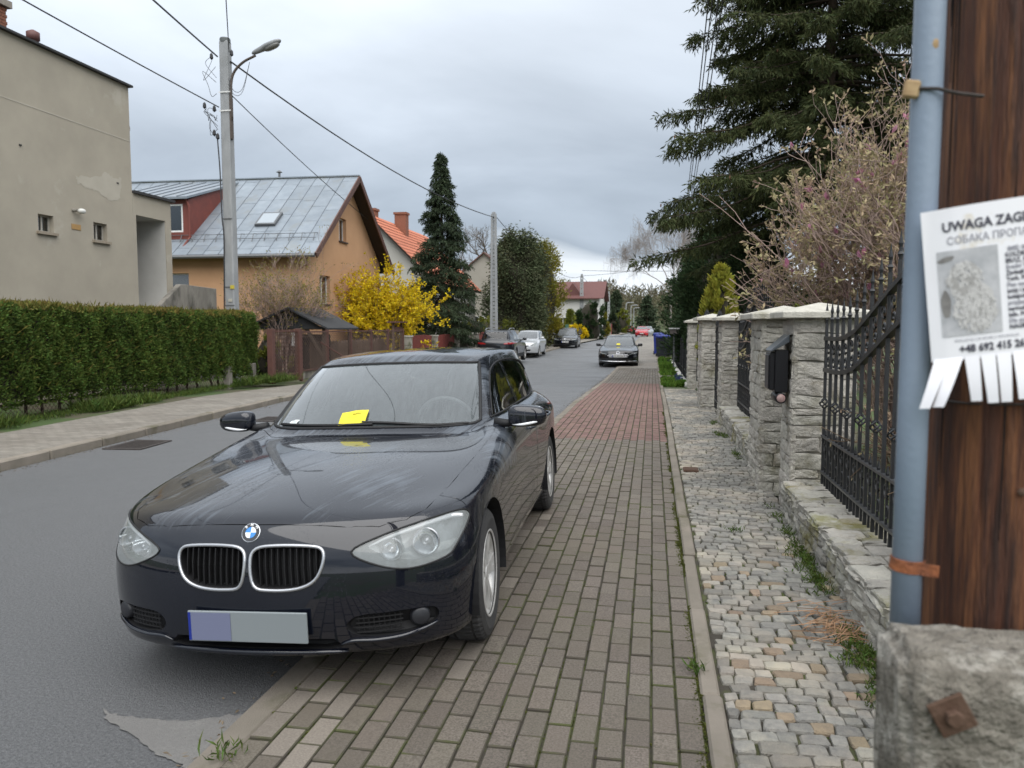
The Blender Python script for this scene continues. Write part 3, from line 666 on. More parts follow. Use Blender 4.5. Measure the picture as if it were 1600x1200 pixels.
    for k in range(900):
        th = R.uniform(0, 2*PI); q = R.random()**.5; head = R.random() < .55
        u, z = (.054+.024*q*math.cos(th), 1.674+.026*q*math.sin(th)) if head else (.066+.030*q*math.cos(th), 1.632+.030*q*math.sin(th))
        ear = head and z > 1.69 and abs(u-.054) > .010
        tone = 2 if (ear and R.random() < .7) or (head and abs(z-1.672) < .008 and abs(abs(u-.052)-.010) < .006) or (head and abs(u-.050) < .006 and 1.652 < z < 1.664) or R.random() < .18 else 1 if R.random() < .55 else 0
        d = R.gauss(-PI/2, .6); L, w = R.uniform(.005, .010), .0014; du, dz = math.cos(d), math.sin(d); off = .0013 + .0000009*k
        sets[tone].add([P(u, z, off), P(u+du*L*.5-dz*w, z+dz*L*.5+du*w, off), P(u+du*L, z+dz*L, off), P(u+du*L*.5+dz*w, z+dz*L*.5-du*w, off)], [(0, 1, 2, 3)])
    for k in sets: props(sets[k].build('printed_fur', ms3[k], t), kind='stuff')
    lines = ['IMIĘ: MAX', 'KOLOR: JASNY', 'BRĄZ, RASA', 'średni York.', 'Zaginął w', 'York. Piesek', 'Pies ma na', 'imię i jest', 'kolejowski.', 'przyjazny', 'nagrodę za', 'info. Prosimy', 'Dla znalazcy', 'NAGRODA!!!']
    for k, s in enumerate(lines): text(s, .114 if k else .118, 1.7040 - k*.0083, .0086, inkl if k % 3 == 0 else ink, bold=.0003)
    text('ZNALAZCĘ LUB OSOBĘ Z INFORMACJĄ', .034, 1.5855, .0052, inkl)
    text('+48 692 415 26', .040, 1.5700, .0148, ink, bold=.0006)
    # tear-off strips, each bent its own way
    R = random.Random(9); u = .004
    for k in range(9):
        w = .0215; L = R.uniform(.062, .074); vs = []; swing = -.035 if k < 2 else R.uniform(-.010, .002); out = .030 if k < 2 else R.uniform(.006, .022)
        if k == 1: u -= .004
        for j in range(9):
            s = j/8; taper = 1 - .35*s
            for i in (0, 1):
                uu = u + w*(.5 + (i-.5)*taper) + swing*s; p = P(max(-.03, uu), zb + .004 - L*s, .001 + out*math.sin(s*1.5)*.6 + .006*i*s)
                vs.append(p)
        MB().add(vs, [(2*j, 2*j+1, 2*j+3, 2*j+2) for j in range(8)]).build('tear_off_strip', paper, t, smooth=True); u += .0232
poster()
# ================================================================== CARS
# control net of a five-door hatchback (half, x >= 0): rings from the sill up to the roof line, columns from nose to tail
def _net():
    base = [(0,-.012),(.22,-.002),(.44,.03),(.65,.105),(.81,.25),(.885,.43),(.895,.62),(.885,.85),(.88,1.15),(.875,1.5),(.87,1.95),(.87,2.4),(.875,2.85),(.885,3.25),(.89,3.65),(.86,4.02),(.70,4.27),(.36,4.34),(0,4.35)]
    def ring(dxf, dxs, dyf, dyr, z, base=base):
        out = []
        for i, (x, y) in enumerate(base):
            wf = max(0, min(1, (6-i)/6)); wr = max(0, min(1, (i-14)/3)); k = max(0, min(1, (i-2)/4)) if i < 15 else max(0, (18-i)/3)
            zz = z[0] + (z[1]-z[0])*max(0, min(1, (i-5)/9)) if isinstance(z, tuple) else z
            out.append((max(0, x - (dxs*k if x > 0 else 0)), y + dyf*min(1, wf*1.6) + dyr*wr, zz))
        return out
    R = [ring(0,.16,.20,-.16,.215), ring(0,.055,.055,-.06,.175), ring(0,.03,.012,-.015,.235), ring(0,.012,-.002,0,.36), ring(0,.0,.0,0,.50), ring(0,-.004,.018,.0,(.61,.66)), ring(0,.002,.055,-.01,(.70,.79)), ring(0,.0,.10,-.03,(.757,.86))]
    for k, (a, b, c, d) in {5: (.005, .015, .02, .01), 6: (.02, .045, .04, .02), 7: (.03, .06, .05, .03)}.items():
        for i, dx in zip((3, 4, 5, 6), (a, b, c, d)): x, y, z = R[k][i]; R[k][i] = (x-dx, y+dx*.5, z)
    r7 = [(0,.20,.795),(.20,.212,.793),(.41,.25,.785),(.575,.36,.775),(.685,.50,.775),(.765,.67,.79),(.825,.82,.808),(.838,1.02,.835),(.836,1.27,.872),(.832,1.55,.905),(.83,2.0,.922),(.83,2.45,.938),(.825,2.85,.955),(.82,3.25,.972),(.81,3.62,.985),(.76,3.98,.985),(.60,4.20,.965),(.32,4.265,.955),(0,4.275,.955)]
    r8 = [(0,.56,.868),(.17,.57,.868),(.345,.61,.862),(.51,.69,.848),(.62,.80,.842),(.69,.92,.85),(.725,1.05,.863),(.752,1.2,.883),(.772,1.4,.912),(.785,1.65,.938),(.79,2.03,.955),(.79,2.45,.968),(.785,2.85,.982),(.775,3.27,.996),(.755,3.64,1.006),(.70,3.96,1.0),(.55,4.15,.985),(.29,4.22,.975),(0,4.23,.975)]
    r9 = [(0,.99,.922),(.15,1.0,.922),(.30,1.03,.918),(.445,1.09,.907),(.545,1.16,.90),(.615,1.24,.902),(.662,1.33,.91),(.70,1.43,.924),(.735,1.55,.944),(.76,1.73,.958),(.768,2.05,.97),(.768,2.45,.982),(.762,2.86,.994),(.75,3.28,1.005),(.725,3.66,1.014),(.66,3.96,1.01),(.51,4.12,.995),(.27,4.18,.985),(0,4.19,.985)]
    r10 = [(0,1.38,.948),(.13,1.385,.948),(.255,1.40,.946),(.375,1.425,.943),(.475,1.455,.94),(.555,1.49,.94),(.615,1.525,.942),(.662,1.57,.947),(.70,1.64,.958),(.73,1.79,.968),(.742,2.07,.98),(.742,2.46,.99),(.736,2.87,1.0),(.72,3.29,1.012),(.69,3.68,1.02),(.62,3.95,1.018),(.475,4.09,1.0),(.25,4.145,.992),(0,4.155,.992)]
    r10b = [(x*.985, y+(.045 if i < 8 else .02 if i < 10 else -.012*max(0, i-14)), z+.030) for i, (x, y, z) in enumerate(r10)]
    r11 = [(0,1.75,1.20),(.12,1.755,1.20),(.235,1.765,1.20),(.345,1.785,1.198),(.44,1.805,1.195),(.512,1.835,1.192),(.565,1.865,1.19),(.605,1.905,1.19),(.632,1.965,1.195),(.652,2.09,1.20),(.662,2.26,1.205),(.663,2.56,1.207),(.658,2.91,1.207),(.642,3.31,1.207),(.612,3.64,1.205),(.55,3.86,1.20),(.42,3.97,1.19),(.22,4.01,1.185),(0,4.02,1.185)]
    r12 = [(0,2.10,1.385),(.112,2.103,1.385),(.218,2.11,1.383),(.318,2.12,1.38),(.402,2.135,1.376),(.465,2.155,1.372),(.51,2.18,1.368),(.543,2.215,1.366),(.566,2.27,1.368),(.582,2.38,1.376),(.592,2.52,1.384),(.592,2.72,1.388),(.586,2.98,1.386),(.57,3.28,1.376),(.542,3.54,1.362),(.49,3.70,1.35),(.385,3.79,1.342),(.20,3.825,1.34),(0,3.83,1.34)]
    r12b = [(x*.94, y+(.05 if i < 9 else 0)-(.04 if i > 14 else 0), z+.028) for i, (x, y, z) in enumerate(r12)]
    r13 = [(x*.66, y*.80+.20*2.9+(.03), z+.050) for x, y, z in r12]
    r14 = [(x*.33, y*.55+.45*2.9, 1.44-.01*(i > 14)) for i, (x, y, z) in enumerate(r12)]
    r15 = [(0, y*.45+.55*2.9, 1.442-.008*(i > 14)) for i, (x, y, z) in enumerate(r12)]
    A = np.array(R + [r7, r8, r9, r10, r10b, r11, r12, r12b, r13, r14, r15], float)
    A[8, 11:16, 2] -= (.012, .028, .045, .05, .045); A[9, 10:16, 2] -= (.01, .02, .032, .045, .05, .04); A[10, 10:16, 2] -= (.012, .022, .034, .045, .045, .04); A[11:13, 10:16, 2] -= (.012, .022, .034, .045, .045, .035); A[14, 12:16, 2] += (.006, .016, .028, .034); A[14, 12:16, 1] += (.0, .03, .07, .10); A[15, 13:16, 1] += (.03, .07, .10)
    for r_, dx in ((8, (-.0, -.008, -.014, -.004)), (9, (.0, .004, .012, .020)), (10, (.004, .012, .022, .032)), (11, (.008, .022, .034, .045)), (12, (.008, .022, .036, .05)), (13, (.012, .030, .048, .065)), (14, (.012, .028, .045, .06)), (15, (.01, .025, .04, .05))): A[r_, 12:16, 0] += dx
    A[10, :8, 2] -= .010; A[11:13, :8, 2] -= .020
    z = A[..., 2]; A[..., 2] = np.where(z > 1.0, 1 + (z-1)*.90, z)
    return A
NET = _net()                                                        # 19 rings x 19 columns
def bspline_grid(Pn, k):
    'uniform cubic B-spline surface; returns (S,T,3) points with ring parameter s and column parameter t at steps of 1/k'
    def basis(n, mirror):
        ts = np.arange(0, (n-1)*k+1)/k; B = np.zeros((len(ts), n))
        for r, t in enumerate(ts):
            i = min(int(t), n-2); f = t-i
            w = ((1-f)**3/6, (3*f**3-6*f*f+4)/6, (-3*f**3+3*f*f+3*f+1)/6, f**3/6)
            for j, ww in zip(range(i-1, i+3), w):
                if 0 <= j < n: B[r, j] += ww
                elif not mirror:                                    # clamp by linear extension
                    if j < 0: B[r, 0] += 2*ww; B[r, 1] -= ww
                    else: B[r, n-1] += 2*ww; B[r, n-2] -= ww
                else: B[r, -j if j < 0 else 2*(n-1)-j] += ww        # handled by sign flip of x below
        return ts, B
    ns, nt, _ = Pn.shape
    ss, Bs = basis(ns, False)
    # mirrored columns: the ghost column is the neighbour with x negated
    Pe = np.concatenate([Pn[:, 1:2]*np.array([-1, 1, 1]), Pn, Pn[:, -2:-1]*np.array([-1, 1, 1])], axis=1)
    ts = np.arange(0, (nt-1)*k+1)/k; Bt = np.zeros((len(ts), nt+2))
    for r, t in enumerate(ts):
        i = min(int(t), nt-2); f = t-i
        w = ((1-f)**3/6, (3*f**3-6*f*f+4)/6, (-3*f**3+3*f*f+3*f+1)/6, f**3/6)
        for j, ww in zip(range(i-1, i+3), w): Bt[r, j+1] += ww
    G = np.einsum('ai,ijc,bj->abc', Bs, Pe, Bt)
    G[:, 0, 0] = 0; G[:, -1, 0] = 0; G[-1, :, 0] = 0
    return ss, ts, G
YK = [-1, 0, .78, 1.38, 2.10, 2.9, 3.47, 3.83, 4.15, 4.35, 6]
ZK = [-1, 0, .175, .36, .76, .95, 1.2, 1.40, 3]
def lin(a, b): return lambda v: np.interp(v, a, b), lambda v: np.interp(v, b, a)
m_liner = mat('car_liner', (.004, .004, .005), rough=.8)
m_tyre = mat('tyre_rubber', (.026, .026, .027), (.042, .041, .04), scale=14, rough=.85, bump=.25, bscale=80, coord='O')
m_alloy = mat('alloy_rim', (.58, .58, .57), (.44, .43, .41), scale=10, rough=.36, metal=.35, coord='O')
m_steel = mat('chrome', (.62, .63, .65), rough=.14, metal=1)
m_satin = mat('satin_silver', (.50, .51, .53), rough=.30, metal=.8)
m_bplast = mat('black_plastic', (.013, .013, .014), rough=.55, spec=.35, bump=.15, bscale=300, coord='O')
m_cabin = mat('cabin_dark', (.03, .03, .032), (.045, .044, .044), scale=8, rough=.9, coord='O')
m_seat = mat('seat_fabric', (.035, .036, .04), (.055, .055, .06), scale=30, rough=.95, coord='O')
m_redlens = mat('tail_lens', (.35, .012, .014), (.22, .008, .01), scale=20, rough=.12, coat=1, coord='O')
m_lampin = mat('lamp_inside', (.40, .43, .42), (.26, .28, .28), scale=18, rough=.3, metal=.35, coord='O')
m_lampref = mat('lamp_reflector', (.75, .77, .78), rough=.12, metal=1)
m_plate = mat('plate_grey', (.20, .225, .235), rough=.5); m_platel = mat('plate_bluish', (.145, .16, .245), rough=.5); m_plateb = mat('plate_blue', (.01, .025, .22), rough=.4)
m_white = mat('plate_white', (.62, .62, .60), rough=.5)
def paint(name, c, c2=None, drops=True, rough=.32, coat=1.0, dirt=None, metal=.0):
    'car paint under a clear coat, beaded with rain and with dried run marks'
    m = mat(name, c, c2 or c, scale=3, rough=rough, coat=coat, spec=.4, coord='O', metal=metal)
    nt = m.node_tree; N = nt.nodes.new; L = nt.links.new; b = nt.nodes['Principled BSDF']; b.inputs['Coat Roughness'].default_value = .035; b.inputs['Coat IOR'].default_value = 1.6; b.inputs['Specular IOR Level'].default_value = .08 if not metal else .5
    if drops:
        tc = N('ShaderNodeTexCoord'); v = N('ShaderNodeTexVoronoi'); v.inputs['Scale'].default_value = 95; v.inputs['Randomness'].default_value = 1; L(tc.outputs['Object'], v.inputs['Vector'])
        n = N('ShaderNodeTexNoise'); n.inputs['Scale'].default_value = 2.6; n.inputs['Detail'].default_value = 3; L(tc.outputs['Object'], n.inputs['Vector'])
        th = N('ShaderNodeMapRange'); L(n.outputs['Fac'], th.inputs[0]); th.inputs[1].default_value = .38; th.inputs[2].default_value = .66; th.inputs[3].default_value = .06; th.inputs[4].default_value = .42
        sub = N('ShaderNodeMath'); sub.operation = 'SUBTRACT'; sub.use_clamp = True; L(th.outputs[0], sub.inputs[0]); L(v.outputs['Distance'], sub.inputs[1])
        bp = N('ShaderNodeBump'); bp.inputs['Strength'].default_value = .35; bp.inputs['Distance'].default_value = .006; L(sub.outputs[0], bp.inputs['Height']); L(bp.outputs[0], b.inputs['Coat Normal'])
    if dirt:
        # dried run marks down the bonnet, fine road film low on the sides
        tc = N('ShaderNodeTexCoord'); vm = N('ShaderNodeVectorMath'); vm.operation = 'MULTIPLY'; vm.inputs[1].default_value = (34, 2.2, 2.2); 
        ro = N('ShaderNodeVectorRotate'); ro.rotation_type = 'Z_AXIS'; ro.inputs['Angle'].default_value = .42; L(tc.outputs['Object'], ro.inputs['Vector']); L(ro.outputs[0], vm.inputs[0])
        n = N('ShaderNodeTexNoise'); n.inputs['Scale'].default_value = 1; n.inputs['Detail'].default_value = 8; n.inputs['Roughness'].default_value = .7; L(vm.outputs[0], n.inputs['Vector'])
        n2 = N('ShaderNodeTexNoise'); n2.inputs['Scale'].default_value = 2.1; L(tc.outputs['Object'], n2.inputs['Vector'])
        ml = N('ShaderNodeMath'); ml.operation = 'MULTIPLY'; L(n.outputs['Fac'], ml.inputs[0]); L(n2.outputs['Fac'], ml.inputs[1])
        mr = N('ShaderNodeMapRange'); L(ml.outputs[0], mr.inputs[0]); mr.inputs[1].default_value = .255; mr.inputs[2].default_value = .37; mr.inputs[3].default_value = 0; mr.inputs[4].default_value = .85
        g = N('ShaderNodeSeparateXYZ'); L(tc.outputs['Object'], g.inputs[0])
        up = N('ShaderNodeMapRange'); L(g.outputs[2], up.inputs[0]); up.inputs[1].default_value = .70; up.inputs[2].default_value = .76
        mm = N('ShaderNodeMath'); mm.operation = 'MULTIPLY'; L(mr.outputs[0], mm.inputs[0]); L(up.outputs[0], mm.inputs[1])
        mx = N('ShaderNodeMix'); mx.data_type = 'RGBA'; L(mm.outputs[0], mx.inputs[0]); src = b.inputs['Base Color'].links[0].from_socket; L(src, mx.inputs[6]); mx.inputs[7].default_value = (*dirt, 1); L(mx.outputs[2], b.inputs['Base Color'])
        iv = N('ShaderNodeMapRange'); L(mm.outputs[0], iv.inputs[0]); iv.inputs[3].default_value = coat; iv.inputs[4].default_value = coat*.55; L(iv.outputs[0], b.inputs['Coat Weight'])
    return m
def inpoly(p, poly):
    x, y = p; c = False; j = len(poly)-1
    for i in range(len(poly)):
        xi, yi = poly[i]; xj, yj = poly[j]
        if (yi > y) != (yj > y) and x < (xj-xi)*(y-yi)/(yj-yi)+xi: c = not c
        j = i
    return c
def round_poly(poly, n=5):
    'smooth closed outline through the points'
    P = [Vector((*p, 0)) for p in poly]; k = len(P); out = []
    for i in range(k):
        a, b, c, d = P[i-1], P[i], P[(i+1) % k], P[(i+2) % k]
        for j in range(n):
            t = j/n; v = .5*((2*b) + (c-a)*t + (2*a-5*b+4*c-d)*t*t + (3*b-a-3*c+d)*t**3); out.append((v.x, v.y))
    return out
AX = {'front': (0, 2, 1), 'rear': (0, 2, 1), 'side': (1, 2, 0), 'top': (0, 1, 2)}
class Shell:
    def __init__(s, k=5, yk=YK, zk=ZK, xs=1.0):
        s.Wy, s.Iy = lin(YK, yk); s.Wz, s.Iz = lin(ZK, zk); s.xs = xs
        net = NET
        ss, ts, G = bspline_grid(net, k)
        G = G.copy(); G[..., 0] *= xs; G[..., 1] = s.Wy(G[..., 1]); G[..., 2] = s.Wz(G[..., 2])
        bm = bmesh.new(); s.bm = bm; a, b = G.shape[:2]
        V = [[bm.verts.new(G[i, j]) for j in range(b)] for i in range(a)]
        s.id = bm.faces.layers.int.new('part'); s.ls = bm.faces.layers.float.new('s'); s.lt = bm.faces.layers.float.new('t')
        for i in range(a-1):
            for j in range(b-1):
                try: f = bm.faces.new((V[i][j], V[i][j+1], V[i+1][j+1], V[i+1][j]))
                except ValueError: continue
                f[s.ls] = (ss[i]+ss[i+1])/2; f[s.lt] = (ts[j]+ts[j+1])/2
        bmesh.ops.remove_doubles(bm, verts=bm.verts, dist=1e-5); bmesh.ops.recalc_face_normals(bm, faces=bm.faces)
        bm.faces.ensure_lookup_table(); bm.normal_update()
        if sum(f.normal.x*f.calc_center_median().x for f in bm.faces) < 0: bmesh.ops.reverse_faces(bm, faces=bm.faces)
        s.nl = bm.verts.layers.float_vector.new('smooth_normal'); bm.normal_update()
        for v in bm.verts:
            n = v.normal.copy()
            if abs(v.co.x) < 1e-5: n.x = 0; n.normalize()
            v[s.nl] = n
        vs = [v.co.copy() for v in bm.verts]; bm.verts.index_update(); fs = [[v.index for v in f.verts] for f in bm.faces]
        n = len(vs); vs += [Vector((-v.x, v.y, v.z)) for v in vs]; fs += [[i+n for i in f] for f in fs]
        s.bvh = BVHTree.FromPolygons(vs, fs)
    def region(s, pid, pred):
        for f in s.bm.faces:
            if pred(f[s.ls], f[s.lt]): f[s.id] = pid
    def cut(s, pid, poly, view, pred=None, only=None):
        'cut a polygon given in a side/front/top view into the skin; the faces inside get the part number'
        i, j, d = AX[view]; bm = s.bm
        def ok(f):
            c = f.calc_center_median()
            if only is not None and f[s.id] not in only: return False
            if pred and not pred(c): return False
            if view == 'front': return f.normal.y < .3
            if view == 'rear': return f.normal.y > -.3
            return True
        n = len(poly); lo = [min(p[q] for p in poly)-.02 for q in (0, 1)]; hi = [max(p[q] for p in poly)+.02 for q in (0, 1)]
        cand = [f for f in bm.faces if ok(f) and any(lo[0] < v.co[i] < hi[0] and lo[1] < v.co[j] < hi[1] for v in f.verts)]
        for e in range(n):
            p, q = poly[e], poly[(e+1) % n]
            if abs(p[0]-q[0]) + abs(p[1]-q[1]) < 1e-6: continue
            x0, x1 = min(p[0], q[0])-.004, max(p[0], q[0])+.004; y0, y1 = min(p[1], q[1])-.004, max(p[1], q[1])+.004
            sel = [f for f in cand if f.is_valid and not (max(v.co[i] for v in f.verts) < x0 or min(v.co[i] for v in f.verts) > x1 or max(v.co[j] for v in f.verts) < y0 or min(v.co[j] for v in f.verts) > y1)]
            if not sel: continue
            co = [0, 0, 0]; co[i], co[j] = p; no = [0, 0, 0]; no[i], no[j] = q[1]-p[1], -(q[0]-p[0])
            geom = set(sel); [geom.update(f.edges) for f in sel]; [geom.update(f.verts) for f in sel]
            r = bmesh.ops.bisect_plane(bm, geom=list(geom), plane_co=co, plane_no=Vector(no).normalized(), dist=1e-6)
            new = [g for g in r['geom'] if isinstance(g, bmesh.types.BMFace)]
            cand = list(set([f for f in cand if f.is_valid] + new))
        for f in bm.faces:
            if ok(f):
                c = f.calc_center_median()
                if inpoly((c[i], c[j]), poly): f[s.id] = pid
    def on(s, x, z, view='front', off=0.0):
        o, d = (Vector((x, -2, z)), Vector((0, 1, 0))) if view == 'front' else (Vector((x, 9, z)), Vector((0, -1, 0))) if view == 'rear' else (Vector((3, x, z)), Vector((-1, 0, 0)))
        h = s.bvh.ray_cast(o, d)
        if h[0] is None: return None, None
        n = h[1]; n = -n if n.dot(d) > 0 else n
        return h[0] + n*off, n
    def part(s, ids, name, m, parent, sides=(1, -1), groove=.0018, merge=False, sink=.002, off=0.0):
        'pull out the faces of a part; merge=True joins both halves across the middle'
        out = []
        src = [f for f in s.bm.faces if f[s.id] in ids]
        if not src: return out
        def make(sgs):
            bm = bmesh.new(); mp = {}; nm = []
            for sg in sgs:
                for f in src:
                    vv = []
                    for v in f.verts:
                        key = (sg if abs(v.co.x) > 1e-5 else 0, v.index)
                        if key not in mp:
                            mp[key] = bm.verts.new((v.co.x*sg, v.co.y, v.co.z)); n_ = v[s.nl]; nm.append(Vector((n_.x*sg, n_.y, n_.z)).normalized())
                        vv.append(mp[key])
                    try: bm.faces.new(vv if sg > 0 else vv[::-1])
                    except ValueError: pass
            bm.normal_update()
            if off:
                for v in bm.verts: v.co += v.normal*off
            if groove:
                mv = {}
                for e in bm.edges:
                    if len(e.link_faces) == 1:
                        c = e.link_faces[0].calc_center_median()
                        for v in e.verts: mv.setdefault(v, []).append(c)
                for v, cs in mv.items():
                    c = sum(cs, Vector())/len(cs); d = c - v.co; d -= v.normal*d.dot(v.normal)
                    if d.length > 1e-6: v.co += d.normalized()*min(groove, d.length*.6) - v.normal*sink
            me = bpy.data.meshes.new(name); bm.to_mesh(me); bm.free(); me.polygons.foreach_set('use_smooth', [True]*len(me.polygons)); me.materials.append(m)
            if len(nm) == len(me.vertices): me.normals_split_custom_set_from_vertices([tuple(n) for n in nm])
            return link(name, me, parent, local=True)
        s.bm.verts.index_update()
        if merge: return [make((1, -1))]
        return [make((sg,)) for sg in sides]
    def liner(s, parent, open_ids, m=m_liner, d=.014, name='inner_shell'):
        bm = bmesh.new(); mp = {}
        s.bm.normal_update()
        for sg in (1, -1):
            for f in s.bm.faces:
                if f[s.id] in open_ids: continue
                vv = []
                for v in f.verts:
                    key = (sg, v)
                    if key not in mp:
                        c = v.co - v.normal*d; mp[key] = bm.verts.new((c.x*sg, c.y, c.z))
                    vv.append(mp[key])
                try: bm.faces.new(vv if sg > 0 else vv[::-1])
                except ValueError: pass
        me = bpy.data.meshes.new(name); bm.to_mesh(me); bm.free(); me.materials.append(m); return link(name, me, parent, local=True)
def wheel_meshes(r, rim, w, spokes, m_r=None, detail=True):
    'meshes about local x; outer face towards +x'
    A = Matrix.Rotation(PI/2, 4, 'Y')
    n = 168 if detail else 40; prof = [(rim-.012, -w/2+.012), (rim+.006, -w/2+.004), ((rim+r)/2, -w/2-.004), (r-.022, -w/2+.006), (r-.004, -w/2+.022), (r, -w/2+.05), (r-.007 if detail else r, -w/2+.052), (r-.007 if detail else r, -w/2+.060), (r, -w/2+.062), (r+.001, 0), (r, w/2-.062), (r-.007 if detail else r, w/2-.060), (r-.007 if detail else r, w/2-.052), (r, w/2-.05), (r-.004, w/2-.022), (r-.022, w/2-.006), ((rim+r)/2, w/2+.004), (rim+.006, w/2-.004), (rim-.012, w/2-.012)]
    t = MB(); vs = []
    for q, (rr, z) in enumerate(prof):
        for j in range(n):
            a = 2*PI*j/n; R_ = rr
            if detail and rr > r-.006 and (j + (q//3)) % 3 == 0: R_ = rr-.010
            vs.append(A @ Vector((R_*math.cos(a), R_*math.sin(a), z)))
    t.add(vs, [(i*n+j, i*n+(j+1) % n, (i+1)*n+(j+1) % n, (i+1)*n+j) for i in range(len(prof)-1) for j in range(n)])
    tyre = t.mesh('tyre', m_tyre)
    b = MB(); b.lathe([(rim-.010, -w/2+.012), (rim-.022, -w/2+.02), (rim-.03, 0), (rim-.026, w/2-.035), (rim-.014, w/2-.018), (rim-.002, w/2-.010), (rim+.003, w/2-.004), (rim-.002, w/2-.002), (rim-.010, w/2-.008)], 48 if detail else 24, A)
    barrel = b.mesh('rim', m_r or m_alloy, smooth=True)
    sp = MB()
    for i in range(spokes):
        for dd in ((-.135, .135) if detail else (0,)):
            a = 2*PI*i/spokes; b0 = a + dd*.55; b1 = a + dd*1.25
            p0 = Vector((w/2-.032, .045*math.cos(b0), .045*math.sin(b0))); p1 = Vector((w/2-.024, (rim-.02)*math.cos(b1), (rim-.02)*math.sin(b1)))
            sp.bar(p0, p1, .030 if detail else .05, .022, up=(1, 0, 0))
    sp.lathe([(.0, w/2-.016), (.030, w/2-.017), (.034, w/2-.022), (.062, w/2-.026), (.066, w/2-.05)], 24, A)
    spk = sp.mesh('spokes', m_r or m_alloy, bevel=.004 if detail else 0, smooth=False)
    d = MB(); d.lathe([(0, w/2-.075), (rim-.03, w/2-.075)], 24, A); disc = d.mesh('brake_disc', mat('brake_iron', (.05, .045, .04), (.10, .08, .06), scale=20, rough=.6, metal=.5))
    return tyre, barrel, spk, disc
def add_wheel(parent, ms, x, y, z, side, steer=0):
    w = bpy.data.objects.new('wheel', ms[0]); COL.objects.link(w); w.parent = parent
    w.matrix_basis = Matrix.Translation((x, y, z)) @ Matrix.Rotation(steer + (0 if side > 0 else PI), 4, 'Z')
    for nm, me in zip(('rim', 'spokes', 'brake_disc'), ms[1:]):
        c = link(nm, me, w, local=True)
    return w
def outline_tube(S, poly, r, off, m, name, parent, view='front', n=6, closed=True):
    pts = []
    for x, z in poly:
        p, nn = S.on(x, z, view, off)
        if p is not None: pts.append(p)
    if closed and pts: pts.append(pts[0])
    if len(pts) < 3: return None
    mb = MB(); mb.tube(pts, r, n, cap=not closed); return mb.build(name, m, parent, local=True, smooth=True)
def recess(S, poly, depth, m, name, parent, view='front', side=1, shrink=.9):
    'dark pocket behind an opening'
    sg = 1 if view == 'front' else -1
    ring = [S.on(x, z, view)[0] for x, z in poly]; ring = [p for p in ring if p is not None]
    if len(ring) < 3: return None
    c = sum(ring, Vector())/len(ring); back = [c + (p-c)*shrink + Vector((0, sg*depth, 0)) for p in ring]
    yb = max(p.y for p in back) if sg > 0 else min(p.y for p in back)
    k = len(ring); mb = MB(); f = [Vector((p.x, p.y+sg*.002, p.z)) for p in ring]
    mb.add(f + back, [(i, (i+1) % k, (i+1) % k+k, i+k) for i in range(k)] + [tuple(range(k, 2*k))]); return mb.build(name, m, parent, local=True)
def mirx(poly): return [(-x, z) for x, z in poly]
